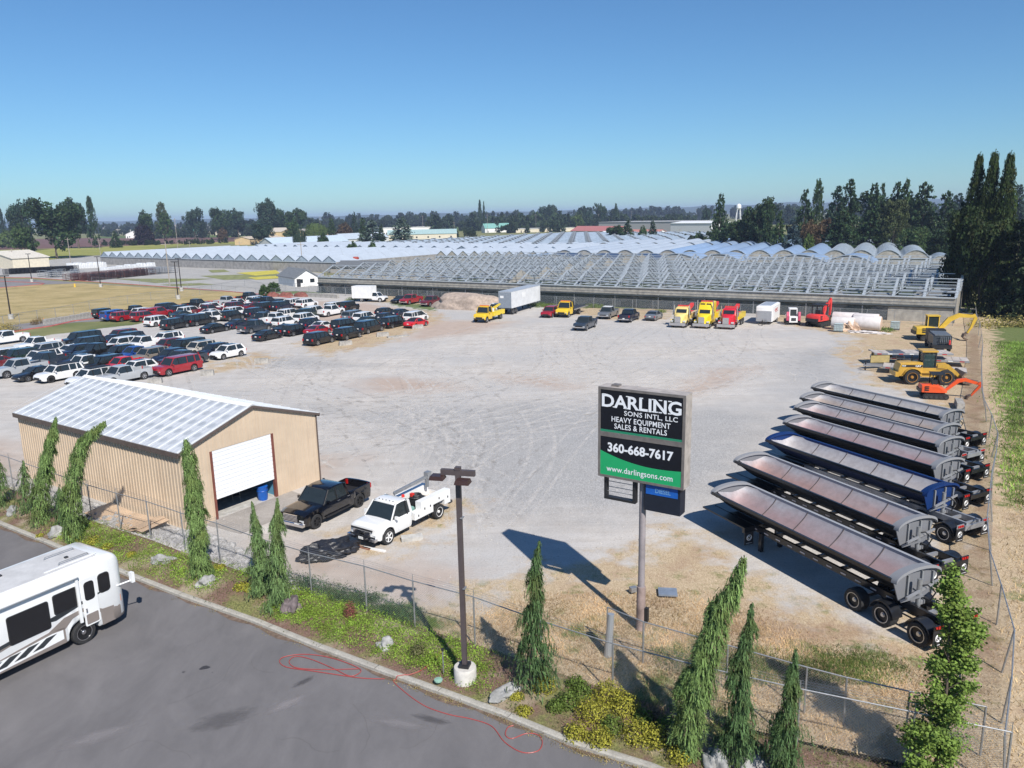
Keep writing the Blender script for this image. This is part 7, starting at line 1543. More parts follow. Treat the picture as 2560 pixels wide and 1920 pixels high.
tag(MB().box((0, 0, .08), (3.2, .8, .16)).build('concrete_slab', BLKM, None, G(995, 842), R(25)), 'flat pale slab lying on the edge of the grass strip', 'slab')
a_, b_2 = G(112, 812), G(232, 792)
for i in range(13): p = a_.lerp(b_2, i/13); tag(MB().bb(0, (b_2-a_).length/13-.05, -.35, .35, 0, random.uniform(.85, 1.0)).build('wall_block', BLKM, None, p, math.atan2(b_2.y-a_.y, b_2.x-a_.x)), 'mossy concrete block in the low wall behind the left cars', 'block', 'low block wall behind the left cars')
a_, b_2 = G(768, 741), G(846, 746)
for i in range(6): p = a_.lerp(b_2, i/6); tag(MB().bb(0, (b_2-a_).length/6-.05, -.35, .35, 0, .8).build('wall_block', BLKM, None, p, math.atan2(b_2.y-a_.y, b_2.x-a_.x)), 'pale concrete block in the wall left of the box truck', 'block', 'block wall left of the box truck')
cn_ = thing('traffic_cone', 'orange and white cone at the end of the low block wall', 'cone', G(110, 806)); MB().lathe([(.25, 0), (.25, .04), (.16, .05), (.04, .75), (.001, .76)], n=12).build('cone', ORANGE, cn_); MB().lathe([(.125, .3), (.085, .5)], n=12).build('white_band', WHITE, cn_)
# ------------------------------------------------------------------ tyre tracks over the gravel
def track_mat():
    m, t, b = nodes_of('tyre_track_gravel'); p = coords(t); b.inputs['Base Color'].default_value = (.70, .67, .635, 1); b.inputs['Roughness'].default_value = .95
    b.inputs['Specular IOR Level'].default_value = .1
    a = ramp(t, noise(t, 1.3, 6, .7, p), [(.36, 0.0), (.7, .6)]); t.links.new(a, b.inputs['Alpha']); return m
def dtrack_mat():
    m, t, b = nodes_of('dark_tyre_track'); p = coords(t); b.inputs['Base Color'].default_value = (.32, .295, .27, 1); b.inputs['Roughness'].default_value = .95
    a = ramp(t, noise(t, 1.0, 6, .7, p), [(.46, 0.0), (.8, .42)]); t.links.new(a, b.inputs['Alpha']); return m
rg_ = random.Random(11); tm_, dm_ = MB(), MB()
def ribbon(mb, pts, wd, z):
    r = []
    for i, p in enumerate(pts):
        d = (pts[min(i+1, len(pts)-1)]-pts[max(i-1, 0)]).normalized(); n = Vector((-d.y, d.x))*wd/2; r.append([(p.x+n.x, p.y+n.y, z), (p.x-n.x, p.y-n.y, z)])
    mb.loft(r, 0, False, False)
def wheeltracks(pts, gauge=1.75, wd=.26, dark=False, z=None):
    z = z or rg_.uniform(.004, .010); off = []
    for s in (-1, 1):
        q = []
        for i, p in enumerate(pts):
            d = (pts[min(i+1, len(pts)-1)]-pts[max(i-1, 0)]).normalized(); q.append(p+Vector((-d.y, d.x))*s*gauge/2)
        ribbon(dm_ if dark else tm_, q, wd, z)
def arc(c, r, a0, a1, n=26): return [Vector((c.x+r*math.cos(R(a0+(a1-a0)*i/n)), c.y+r*math.sin(R(a0+(a1-a0)*i/n)))) for i in range(n+1)]
def bez(a, b, c, n=26): return [a.lerp(b, i/n).lerp(b.lerp(c, i/n), i/n) for i in range(n+1)]
for i in range(26):
    c = G(rg_.uniform(1250, 2000), rg_.uniform(850, 1000)).to_2d(); r = rg_.uniform(5, 13); a0 = rg_.uniform(0, 360); wheeltracks(arc(c, r, a0, a0+rg_.uniform(90, 290)), rg_.choice((1.6, 1.9, 2.1)), rg_.uniform(.18, .34), i % 4 == 3)
for i in range(46):
    x0 = rg_.uniform(300, 1900); a = G(x0, rg_.uniform(840, 930)).to_2d(); b = G(x0+rg_.uniform(-300, 300), rg_.uniform(950, 1050)).to_2d(); c = G(rg_.uniform(-50, 1000), rg_.uniform(980, 1200)).to_2d()
    wheeltracks(bez(a, b, c), 1.8, rg_.uniform(.2, .4), i % 3 == 2)
for px in (1200, 1340, 1404, 1440, 1500, 1560, 1600, 1640, 1690, 1750, 1810, 1880, 1480, 1780):
    a = G(px, 815).to_2d(); b = a+Vector((-8, -16)); c = b+Vector((rg_.uniform(-22, 10), -22)); wheeltracks(bez(a, b, c), 1.9, .32); wheeltracks(bez(a+Vector((1, 0)), b+Vector((2, 2)), c+Vector((6, 4))), 1.8, .25, True)
for i in range(22):
    a = G(rg_.uniform(900, 1300), rg_.uniform(1150, 1330)).to_2d(); b = G(rg_.uniform(900, 1500), rg_.uniform(1000, 1120)).to_2d(); c = G(rg_.uniform(500, 1900), rg_.uniform(880, 1000)).to_2d(); wheeltracks(bez(a, b, c), 1.8, rg_.uniform(.16, .3), i % 3 == 0)
tag(tm_.build('tyre_tracks', track_mat()), kind='structure'); tag(dm_.build('dark_tyre_tracks', dtrack_mat()), kind='structure')
# scattered stones on the gravel and rubble slope
def stones(name, polyw, n, s0, s1, mat, zf=lambda x, y: 0, flat=.6, seed=3):
    g = np.random.default_rng(seed); P_ = np.array([tuple(p) for p in polyw]); x0, y0 = P_.min(0); x1, y1 = P_.max(0); pts = []
    while len(pts) < n:
        x = g.uniform(x0, x1, 4000); y = g.uniform(y0, y1, 4000); m = sdist(x, y, [tuple(p) for p in polyw]) > 0; pts += list(zip(x[m], y[m]))
    pts = pts[:n]; ico = [(0,0,1),(.89,0,.45),(.28,.85,.45),(-.72,.53,.45),(-.72,-.53,.45),(.28,-.85,.45),(.72,.53,-.45),(-.28,.85,-.45),(-.89,0,-.45),(-.28,-.85,-.45),(.72,-.53,-.45),(0,0,-1)]
    fs = [(0,1,2),(0,2,3),(0,3,4),(0,4,5),(0,5,1),(1,6,2),(2,7,3),(3,8,4),(4,9,5),(5,10,1),(6,7,2),(7,8,3),(8,9,4),(9,10,5),(10,6,1),(11,7,6),(11,8,7),(11,9,8),(11,10,9),(11,6,10)]
    mb = MB(); ico = np.array(ico)
    for x, y in pts:
        s = g.uniform(s0, s1)*g.choice([1, 1, 1.6]); v = ico*(1+g.uniform(-.3, .3, (12, 1)))*np.array([s, s*g.uniform(.6, 1), s*flat]); a = g.uniform(0, 6.28); c_, q = math.cos(a), math.sin(a)
        v = np.stack([v[:, 0]*c_-v[:, 1]*q+x, v[:, 0]*q+v[:, 1]*c_+y, v[:, 2]+zf(x, y)+s*.1], 1); mb.add(v.tolist(), fs)
    return mb.build(name, mat)
RIP = M('riprap_stone', (.33, .32, .31), .9, 0, .45, 3.5, .3)
FL = [(-32.6, 48.3), (-28.5, 45.4), (-24.5, 42.6), (-22.1, 41.1), (-19.8, 39.7), (-17.2, 37.9), (-14.8, 36.4), (-12.1, 34.7), (-9.4, 33.0), (-6.6, 31.5), (-4.3, 30.0), (-1.7, 28.5), (.9, 26.8), (3.4, 25.1), (6.3, 23.5), (9.0, 22.2), (12.0, 20.9), (14.3, 19.9)]
FL = [(-41, 54.0), (-36.8, 51.1)]+FL; FLV = [Vector(p) for p in FL]
def fence_y(x):
    for a, b in zip(FL, FL[1:]):
        if a[0] <= x <= b[0]: return a[1]+(b[1]-a[1])*(x-a[0])/(b[0]-a[0])
    return FL[-1][1]
def kerb_y(x):
    for a, b in zip(KW, KW[1:]):
        if a.x <= x <= b.x: return a.y+(b.y-a.y)*(x-a.x)/(b.x-a.x)
    return KW[0].y if x < KW[0].x else KW[-1].y
def bed_h(x, y):
    k = kerb_y(x); f = fence_y(x); t = max(0, min(1, (y-k)/max(.5, f-k))); side = max(.12, min(1, (6-x)/20))
    h = .10+.42*side*math.sin(min(1, t*1.25)*math.pi/2)
    if t > .86: h *= max(0, 1-(t-.86)/.14)
    return h
# planting bed between kerb and fence
bed = MB(); rows = []; NX = 150
for i in range(NX+1):
    x = -41+55*i/NX; k = kerb_y(x)+.13; f = fence_y(x)+.5; rows.append([(x, k+(f-k)*j/14, (bed_h(x, k+(f-k)*j/14) if j < 14 else -.03)) for j in range(15)])
bed.loft(rows, 0, False, False); bed.f = [tuple(reversed(f)) for f in bed.f]
def bed_mat():
    m, t, b = nodes_of('bark_mulch'); p = coords(t); f = noise(t, 22, 6, .75, p); c = ramp(t, f, [(.3, (.055, .03, .022)), (.5, (.16, .095, .07)), (.68, (.30, .20, .15))])
    g = noise(t, .55, 6, .65, p); c = mixc(t, ramp(t, g, [(.46, 0.0), (.60, .85)]), c, ramp(t, noise(t, 12, 5, .7, p), [(.35, (.06, .08, .02)), (.6, (.24, .25, .08))]))
    c = mixc(t, ramp(t, noise(t, .4, 5, .6, coords(t, scale=(1, 1, 1), rotz=.7)), [(.52, 0.0), (.62, .8)]), c, (.34, .28, .20))
    t.links.new(c, b.inputs['Base Color']); b.inputs['Roughness'].default_value = .95; bump(t, b, f, .6, .04); return m
tag(bed.build('planting_bed', bed_mat(), smooth=60), kind='structure')
rip_poly = [tuple(G(*q).to_2d()) for q in ((0, 1195), (120, 1222), (200, 1250), (300, 1278), (430, 1325), (520, 1338), (640, 1392), (720, 1440), (745, 1480), (700, 1500), (640, 1470), (560, 1432), (460, 1400), (330, 1355), (220, 1318), (120, 1270), (0, 1225))]
o = stones('rubble', rip_poly, 5200, .06, .20, RIP, lambda x, y: .02, .7, 5); tag(o, 'grey broken stone rubble along the foot of the fence near the shed', 'rubble', None, 'stuff')
o = stones('gravel_stones', [tuple(G(*p).to_2d()) for p in ((480, 1340), (700, 1180), (1000, 1300), (1500, 1120), (1900, 1250), (1300, 1500), (900, 1500))], 1600, .015, .04, M('loose_gravel', (.38, .36, .335), .9, 0, .35, 5), seed=8); tag(o, 'loose gravel stones scattered over the yard', 'gravel', None, 'stuff')
# ------------------------------------------------------------------ chain link fences
def link_mat(name='chain_link', dens=.13, col=(.42, .44, .46)):
    m, t, b = nodes_of(name); uv = t.nodes.new('ShaderNodeUVMap'); b.inputs['Base Color'].default_value = (*col, 1); b.inputs['Metallic'].default_value = .5; b.inputs['Roughness'].default_value = .45
    mp = t.nodes.new('ShaderNodeMapping'); t.links.new(uv.outputs[0], mp.inputs[0]); mp.inputs['Rotation'].default_value = (0, 0, R(45)); mp.inputs['Scale'].default_value = (14, 14, 14)
    sp = t.nodes.new('ShaderNodeSeparateXYZ'); t.links.new(mp.outputs[0], sp.inputs[0]); outs = []
    for ax in (0, 1):
        fr = N(t, 'Math', operation='FRACT'); t.links.new(sp.outputs[ax], fr.inputs[0]); lt = N(t, 'Math', operation='LESS_THAN'); t.links.new(fr.outputs[0], lt.inputs[0]); lt.inputs[1].default_value = dens*.55; outs.append(lt)
    mx = N(t, 'Math', operation='MAXIMUM'); t.links.new(outs[0].outputs[0], mx.inputs[0]); t.links.new(outs[1].outputs[0], mx.inputs[1]); t.links.new(mx.outputs[0], b.inputs['Alpha']); return m
LINK = link_mat()
def fence(name, label, pts, h, post_r=.035, barbed=True, mid=False, bases=None, extra_h=.30, link=None, postmat=STEEL, lean=None, rail=True, skip_mesh=()):
    o = thing(name, label, 'fence', (pts[0][0], pts[0][1], 0)); o0 = Vector((pts[0][0], pts[0][1], 0)); Z = [(bases(p[0], p[1]) if bases else 0) for p in pts]
    lean = lean or (lambda i: Vector((0, 0, 0))); B_ = [Vector((p[0], p[1], z))-o0 for p, z in zip(pts, Z)]; T2 = [b+Vector((0, 0, h))+lean(i) for i, b in enumerate(B_)]
    for i, (b, t) in enumerate(zip(B_, T2)):
        MB().tube(b-Vector((0, 0, .1)), t, post_r, post_r, 8).build('post', postmat, o)
        if barbed: MB().tube(t, t+Vector((0, 0, extra_h)), .018, .012, 6).build('post_tip', postmat, o)
    if rail: MB().path(T2, .025, 6).build('top_rail', postmat, o)
    if mid: MB().path([b.lerp(t, .5) for b, t in zip(B_, T2)], .022, 6).build('mid_rail', postmat, o)
    if barbed:
        for k in (.35, .7, 1.0): MB().path([t+Vector((0, 0, extra_h*k)) for t in T2], .005, 4).build('barbed_wire', postmat, o)
    me = bpy.data.meshes.new('mesh_panel'); vs = []; fs = []; uvs = []; L = 0
    for i in range(len(B_)-1):
        if i in skip_mesh: continue
        d = (B_[i+1]-B_[i]).length; k = len(vs); vs += [B_[i], B_[i+1], T2[i+1], T2[i]]; fs.append((k, k+1, k+2, k+3)); uvs += [(L, 0), (L+d, 0), (L+d, h), (L, h)]; L += d
    me.from_pydata([tuple(v) for v in vs], [], fs); uvl = me.uv_layers.new(name='UVMap'); uvl.data.foreach_set('uv', [c for q in uvs for c in q]); me.materials.append(link or LINK)
    mo = bpy.data.objects.new('mesh_panel', me); COL.objects.link(mo); mo.parent = o; return o
fence('chain_link_fence', 'chain link fence with barbed wire between the planting bed and the yard', FL, 2.05, bases=lambda x, y: .30 if x < -13 else (.15 if x < 0 else 0))
# second, older fence line right of the sign pole
L2 = [G(*p).to_2d() for p in ((1518, 1618), (1607, 1658), (1815, 1722), (2010, 1782), (2108, 1810), (2263, 1848), (2450, 1890))]
fence('chain_link_fence', 'older low chain link fence running right from the sign pole', L2, 1.75, barbed=False)
fo = thing('rolled_mesh', 'rolled up end of chain link leaning left of the sign pole', 'fence roll', G(1520, 1640), 0); MB().tube((0, 0, 0), (.12, .1, 1.75), .16, .13, 12).build('roll', link_mat('dense_link', .7), fo)
RF = [(14.3, 19.9), (16.2, 23.1), (18.0, 26.0), (19.9, 29.4), (21.8, 32.8), (24.0, 36.5), (26.3, 40.2), (28.3, 43.6), (30.6, 47.4), (33.0, 51.4), (35.6, 56.0), (38.2, 60.6), (40.9, 65.4), (44.4, 71.5), (48.2, 78.2), (52.6, 85.8), (57.2, 94.0), (62.6, 103.2), (68.2, 113.0), (72.2, 119.6)]
random.seed(5)
fence('chain_link_fence', 'wavy leaning chain link fence along the right side of the yard', RF, 1.85, barbed=False, link=link_mat('dense_link2', .24), lean=lambda i: Vector((.35*math.sin(i*.9)-.12, .1*math.cos(i*1.7), -.12*abs(math.sin(i*1.3)))))
RF2 = [(p[0]+2.6+.4*math.sin(i), p[1]-1.2) for i, p in enumerate(RF[:14])]
fence('wire_fence', 'thin old wire fence in the dry grass right of the chain link fence', RF2, 1.15, .025, False, postmat=RUST, link=link_mat('thin_link', .06), rail=False)
nb = Vector((-math.sin(gang), math.cos(gang), 0)); ga2 = Vector((gA.x, gA.y, 0))
bf = [(gA.lerp(gB, t_)-nb*3.2).to_2d() for t_ in [i/34 for i in range(35)]]
fence('chain_link_fence', 'long chain link fence in front of the glasshouse', [tuple(p) for p in bf], 1.9, .04, False, link=link_mat('far_link', .12))
lf_ = [tuple(G(*p).to_2d()) for p in ((-40, 826), (10, 818), (50, 810), (95, 802), (140, 795), (185, 786), (225, 776), (275, 768), (320, 761), (378, 752), (440, 746), (500, 738), (555, 728), (612, 716), (660, 728), (700, 727), (740, 728), (795, 736))]
fence('chain_link_fence', 'chain link fence between the storage lot and the dry field', lf_, 1.9, .04, False, link=link_mat('far_link2', .10))
yf = [tuple(G(*p).to_2d()) for p in ((230, 705), (290, 709), (350, 713), (410, 717), (470, 722), (530, 727), (590, 732), (640, 736), (690, 738), (715, 727))]
fence('chain_link_fence', 'low fence along the nursery side of the far road', yf, 1.5, .035, False, link=link_mat('far_link3', .08))
# ------------------------------------------------------------------ weeping conifers
WLEAF = leaf_mat('weeping_needles', .15)
def weeping(label, base, path, prof, n, col, seed, droop=.45, name='weeping_conifer', loose=.0, gsz=1.0):
    """path: points (x, y, z) of the bent trunk from base; prof: (t, radius) of the drooping mantle"""
    g = np.random.default_rng(seed); pts = [Vector(p) for p in path]; cum = [0]
    for a, b in zip(pts, pts[1:]): cum.append(cum[-1]+(b-a).length)
    Lt = cum[-1]; ph = g.uniform(0, 6.28, 8); fronds = []
    nb_ = int(16+40*loose)
    for b in range(nb_):
        bt_ = g.uniform(.08, .92); ba = g.uniform(0, 6.28); ext = g.uniform(.10, .34)*(1+1.6*loose)*(1.2-bt_)
        fronds.append((bt_, ba, ext))
    def at(t):
        s = t*Lt
        for i in range(len(pts)-1):
            if s <= cum[i+1]+1e-6: return pts[i].lerp(pts[i+1], (s-cum[i])/max(1e-6, cum[i+1]-cum[i]))
        return pts[-1]
    r = thing(name, label, 'tree', base, 0, 'weeping conifers in the planting bed'); Q = []; T = []
    for i in range(int(n*1.7)):
        t = g.uniform(.02, 1.0)**.9; c = at(t); rad = .80*interp(prof, t)*(1+loose*g.normal()); a = g.uniform(0, 6.28); rr = abs(rad)*g.uniform(.55, 1.08)
        rr *= 1+.30*math.sin(9*t+ph[0]+2*a)*math.sin(3*a+ph[1]+14*t)+.16*math.sin(31*t+ph[2])
        dz_ = g.uniform(-.15, .12)
        if g.random() < .30+.5*loose:
            bt_, ba, ext = fronds[g.integers(nb_)]; u_ = g.uniform(0, 1); c = at(bt_); a = ba+g.normal()*.22; rr = .8*interp(prof, bt_)*.74+ext*u_*1.6; dz_ = .14*math.sin(u_*2.6)-.30*u_*u_-g.uniform(0, .25)*u_
        p = np.array([c.x+rr*math.cos(a), c.y+rr*math.sin(a), c.z+dz_]); out = np.array([math.cos(a), math.sin(a), 0]); tone = g.uniform(.1, .9)
        L = droop*.72*g.uniform(.45, 1.2)*(1 if t < .9 else .5); k = 3; d = out*.16+np.array([g.normal()*.16, g.normal()*.16, -.95]); side = np.array([-math.sin(a), math.cos(a), 0])+g.normal(size=3)*.35; side /= np.linalg.norm(side); w0 = .019*g.uniform(.6, 1.5)*gsz
        for j in range(k):
            p2 = p+d/np.linalg.norm(d)*L/k; w1 = w0*(.85 if j < k-1 else .15); 
            if p2[2] < .02: p2[2] = .02
            Q += [p-side*w0, p+side*w0, p2+side*w1, p2-side*w1]; T.append(tone+g.normal()*.08); p = p2; w0 = w1; d = d+np.array([0, 0, -.2])
        # side sprigs
        for j in range(2):
            s2 = g.normal(size=3)*.5+out*.8+np.array([0, 0, -.4]); s2 /= np.linalg.norm(s2); b0 = p-d/np.linalg.norm(d)*L*g.uniform(0, .8); e = b0+s2*L*.28; sd_ = np.cross(s2, [0, 0, 1.0]); sd_ /= max(1e-6, np.linalg.norm(sd_)); e[2] = max(e[2], .02)
            Q += [b0-sd_*.013*gsz, b0+sd_*.013*gsz, e+sd_*.004, e-sd_*.004]; T.append(tone+.15+g.normal()*.1)
    cm = quads_mesh('foliage', np.array(Q), np.array(T), WLEAF); c = bpy.data.objects.new('foliage', cm); COL.objects.link(c); c.parent = r; c.color = (*col, 1)
    tk = MB(); rgs = []
    for i in range(12):
        t = i/11; c_ = at(t); rr = .075*(1-t)+.012; rgs.append([(c_.x+rr*math.cos(k*1.047), c_.y+rr*math.sin(k*1.047), c_.z) for k in range(6)])
    tk.loft(rgs); tk.build('trunk', BARK, r, smooth=50); return r
WG = (.12, .185, .058); WG2 = (.10, .16, .058); WD = (.062, .11, .040)
def wp(px, py, tops, label, prof, n, col, seed, **kw):
    b = G(px, py, .25); b.z = bed_h(b.x, b.y); path = [(0, 0, 0)]
    for qx, qy in tops: q = AT(qx, qy, b.y); path.append((q.x-b.x, 0, q.z-b.z))
    return weeping(label, b, path, prof, n, col, seed, **kw)
wp(100, 1312, [(98,1240),(110,1160),(125,1100),(140,1045)], 'tall weeping conifer leaning right, first of two in front of the shed wall', [(0,.75),(.3,.62),(.5,.42),(.8,.28),(1,.06)], 3000, WG, 1)
wp(182, 1352, [(178,1270),(188,1180),(205,1105),(228,1082),(262,1056)], 'weeping conifer hooking right at its top in front of the shed wall', [(0,.52),(.3,.54),(.6,.48),(.8,.42),(.93,.28),(1,.10)], 3000, WG, 2)
wp(502, 1448, [(498,1380),(492,1290),(480,1200),(470,1140),(464,1100)], 'straight furry weeping conifer at the near corner of the shed', [(0,.58),(.3,.52),(.6,.46),(.85,.40),(.95,.25),(1,.10)], 3200, WG, 3)
wp(62, 1290, [(60,1230),(60,1180),(58,1150)], 'small thin weeping conifer left of the tall leaning one', [(0,.35),(.5,.28),(1,.04)], 500, WG2, 4, loose=.3)
wp(-6, 1270, [(0,1210),(-8,1150),(-4,1140)], 'weeping conifer cut off by the left edge', [(0,.5),(.6,.35),(1,.05)], 600, WG2, 14, loose=.3)
wp(150, 1325, [(152,1290),(146,1250),(148,1215)], 'thin low weeping conifer between the two tall ones', [(0,.35),(.6,.22),(1,.03)], 400, WD, 15, loose=.4)
wp(662, 1490, [(655,1430),(650,1370),(640,1310),(630,1258)], 'left of a pair of loose weeping conifers behind the dark boulder', [(0,.50),(.35,.46),(.6,.25),(.85,.10),(1,.03)], 1500, WG2, 5, loose=.25)
wp(697, 1516, [(695,1450),(690,1380),(688,1310),(694,1250)], 'right of a pair of loose weeping conifers behind the dark boulder', [(0,.62),(.35,.45),(.6,.26),(.85,.13),(1,.03)], 1800, WG2, 6, loose=.25)
wp(1330, 1716, [(1328,1640),(1338,1560),(1342,1470),(1340,1400),(1348,1355)], 'open skirted weeping conifer right of the parking lamp', [(0,.80),(.25,.68),(.45,.40),(.7,.22),(.9,.13),(1,.03)], 1800, WD, 7, loose=.3)
wp(1725, 1888, [(1722,1800),(1742,1700),(1772,1600),(1795,1520),(1835,1465),(1860,1398)], 'thick shaggy weeping conifer leaning right near the bottom edge', [(0,.40),(.25,.55),(.5,.50),(.75,.40),(.9,.30),(1,.08)], 3600, WG, 8)
wp(1838, 1905, [(1845,1830),(1850,1740),(1855,1640),(1872,1560),(1880,1512)], 'dark weeping conifer just right of the thick shaggy one', [(0,.45),(.3,.48),(.55,.26),(.85,.14),(1,.03)], 1900, WD, 9, loose=.22)
wp(1958, 1935, [(1962,1860),(1972,1780),(1980,1700),(1990,1628)], 'smallest dark weeping conifer at the bottom right', [(0,.42),(.35,.42),(.6,.22),(.85,.12),(1,.03)], 1400, WD, 10, loose=.28)
# young maple at the right
def leafy(label, base, lobes, n, col, seed, size=.055, name='young_maple'):
    g = np.random.default_rng(seed); C = []; Nn = []; T = []
    twigs = []
    for i in range(150):
        lx, lz, rx, rz = lobes[g.integers(len(lobes))]; d = g.normal(size=3); d[2] *= .8; d /= np.linalg.norm(d); twigs.append(np.array([lx, 0, lz])+d*g.uniform(.35, 1.15)*np.array([rx, rx, rz]))
    for i in range(n//9):
        c = twigs[g.integers(150)]; k = 9; r0 = np.array([c[0]*.35, c[1]*.35, c[2]-.25]); c = r0+(c-r0)*g.uniform(.35, 1.05); p = c+g.normal(size=(k, 3))*np.array([.12, .12, .08]); C.append(p); Nn.append(np.array([0, -.3, 1])+g.normal(size=(k, 3))*.6); T.append(np.clip(g.uniform(.15, .95)+g.normal(size=k)*.12, 0, 1))
    C = np.concatenate(C); C[:, 2] = np.maximum(C[:, 2], .05); r = thing(name, label, 'tree', base)
    me = leaves_mesh('crown', C, np.concatenate(Nn), np.full(len(C), size)*g.uniform(.7, 1.3, len(C)), np.concatenate(T), LEAF, .8, g); c = bpy.data.objects.new('crown', me); COL.objects.link(c); c.parent = r; c.color = (*col, 1)
    MB().tube((0, 0, 0), (.1, 0, 3.0), .06, .04, 8).tube((.1, 0, 3.0), (-.1, 0, 6.6), .04, .012, 8).build('trunk', BARK, r)
    b_ = MB()
    for i in range(16): a = g.uniform(0, 6.28); z = 1+i*.33; L = .8*(1-i/22); b_.tube((0.05, 0, z), (L*math.cos(a), L*math.sin(a), z+.6), .018, .006, 5)
    tag(b_.build('branch', BARK, r), kind='stuff'); return r
leafy('leafy green young maple growing beside the fence corner at the right', (12.6, 20.6, 0), [(0,1.2,.75,1.1),(-.05,2.4,.85,1.1),(.1,3.5,.80,1.0),(.1,4.4,.62,.9),(.3,5.2,.45,.7),(-.15,5.9,.25,.75),(.75,4.9,.28,.5),(-.5,1.0,.75,.8),(-.3,1.9,.8,.9),(.55,1.5,.7,.9),(.5,2.6,.6,.9),(-.12,6.5,.12,.4)], 19000, (.125, .19, .038), 21, .048)
# ------------------------------------------------------------------ ground plants in the bed
def clumps(name, label, cat, spots, col, n, size, spread, h, seed, group=None, blade=False, stuff=False):
    g = np.random.default_rng(seed); res = []
    for (px, py, sc) in spots:
        b = G(px, py, .2); z = bed_h(b.x, b.y) if kerb_y(b.x) < b.y < fence_y(b.x) else 0; k = int(n*sc)
        if blade:
            p0 = np.stack([g.normal(size=k)*spread*sc, g.normal(size=k)*spread*sc, np.zeros(k)], 1); d = np.stack([g.normal(size=k)*.35, g.normal(size=k)*.35, np.ones(k)], 1); L = h*g.uniform(.5, 1.2, (k, 1)); tip = p0+d*L; sd_ = g.normal(size=(k, 3)); sd_[:, 2] = 0; sd_ *= size/np.linalg.norm(sd_, axis=1, keepdims=True)
            q = np.stack([p0-sd_, p0+sd_, tip+sd_*.3, tip-sd_*.3], 1).reshape(-1, 3); me = quads_mesh(name, q, g.uniform(.1, .9, k), LEAF)
        else:
            a = g.normal(size=(k, 3)); a /= np.linalg.norm(a, axis=1, keepdims=True); a[:, 2] = abs(a[:, 2]); rr = g.uniform(.5, 1.05, (k, 1)); C = a*rr*np.array([spread*sc, spread*sc, h*sc]); me = leaves_mesh(name, C, a+g.normal(size=(k, 3))*.5, size*g.uniform(.7, 1.3, k), np.clip(g.uniform(.1, .9, k), 0, 1), LEAF, .7, g)
        o = bpy.data.objects.new(name, me); COL.objects.link(o); o.location = (b.x, b.y, z); o.color = (*col, 1); tag(o, label, cat, group); res.append(o)
    return res
YS = (.26, .25, .035); GS = (.10, .15, .03)
clumps('yellow_shrub', 'rounded yellow green shrub in the bed left of the thick weeping conifer', 'shrub', [(1360,1720,1.0),(1480,1790,1.3),(1520,1745,1.3),(1560,1775,1.3),(1440,1835,.9),(1590,1840,1.2),(1640,1850,1.1),(1700,1895,.9),(1500,1850,1.0)], YS, 900, .035, .50, .55, 31, 'yellow green shrubs near the right weeping conifers')
clumps('green_shrub', 'dark green leafy shrub among the yellow shrubs', 'shrub', [(1420,1760,1.1),(1455,1735,1.0),(1390,1770,.8),(1530,1820,1.0),(1610,1800,.9),(1670,1820,1.0),(1440,1715,.9)], GS, 800, .035, .45, .5, 32, 'dark green shrubs near the right weeping conifers')
clumps('bronze_shrub', 'brown bronze shrub at the right of the yellow ones', 'shrub', [(1630,1790,1.0),(1675,1850,1.0),(1550,1730,.7)], (.14, .11, .07), 700, .03, .42, .5, 33, 'bronze shrubs')
clumps('low_yellow_shrub', 'low yellow green shrub in the left part of the bed', 'shrub', [(192,1350,1.2),(235,1362,1.3),(270,1375,.9),(330,1395,.7),(605,1480,1.0),(625,1486,.7),(550,1436,.8),(1290,1740,.8),(1310,1775,.8),(100,1338,.6)], YS, 500, .035, .42, .25, 34, 'low yellow green shrubs')
clumps('red_shrub', 'small dusty red heather like shrub in the green ground cover', 'shrub', [(876,1552,1.0)], (.20, .07, .06), 700, .03, .30, .75, 35)
clumps('grey_shrub', 'grey green round shrub below the parking lamp', 'shrub', [(1045,1640,1.1)], (.13, .13, .06), 700, .03, .40, .45, 36)
g = np.random.default_rng(44)
def scatter_bed(x0, x1, t0, t1, n): 
    out = []
    for i in range(n): x = g.uniform(x0, x1); k, f = kerb_y(x), fence_y(x); y = k+(f-k)*g.uniform(t0, t1); out.append((x, y, bed_h(x, y)))
    return out
def cover(name, label, cat, pts, col, size, k, spread, h):
    C = []; T = []
    for p in pts:
        q = g.normal(size=(k, 3))*np.array([spread, spread, 0]); q[:, 2] = np.abs(g.normal(size=k))*h*.6; C.append(q+np.array(p)); T.append(np.clip(g.uniform(.1, .9)+g.normal(size=k)*.12, 0, 1))
    C = np.concatenate(C); n_ = g.normal(size=C.shape); n_[:, 2] = abs(n_[:, 2])*.4; me = leaves_mesh(name, C, n_, size*g.uniform(.6, 1.4, len(C)), np.concatenate(T), LEAF, .45, g); o = bpy.data.objects.new(name, me); COL.objects.link(o); o.color = (*col, 1); return tag(o, label, cat, None, 'stuff')
cover('ground_cover', 'bright green weedy ground cover in the planting bed', 'ground cover', scatter_bed(-26, -14, .15, .75, 230)+scatter_bed(-11, -1, .2, .85, 380)+scatter_bed(-14.5, -12, .5, .9, 20), (.20, .31, .045), .035, 66, .22, .16)
cover('olive_ground_cover', 'olive and brown low plants covering the planting bed', 'ground cover', scatter_bed(-38, 1, .1, .95, 420)+scatter_bed(1, 12, .1, .9, 90), (.13, .15, .05), .03, 40, .25, .13)
cover('hedge_of_weeds', 'dense blue green weeds along the fence foot behind the bed', 'weeds', [(x, fence_y(x)+g.uniform(-.1, 1.1), .1) for x in g.uniform(-12.5, -4.2, 170)], (.050, .105, .040), .035, 60, .22, .34)
cover('kerb_weeds', 'dry yellow weeds growing in the gutter along the kerb', 'weeds', [(x, kerb_y(x)-.22-abs(g.normal())*.10, .0) for x in list(g.uniform(-30, 3, 60))+list(g.uniform(-4, 6, 90))], (.30, .24, .10), .022, 26, .10, .10)
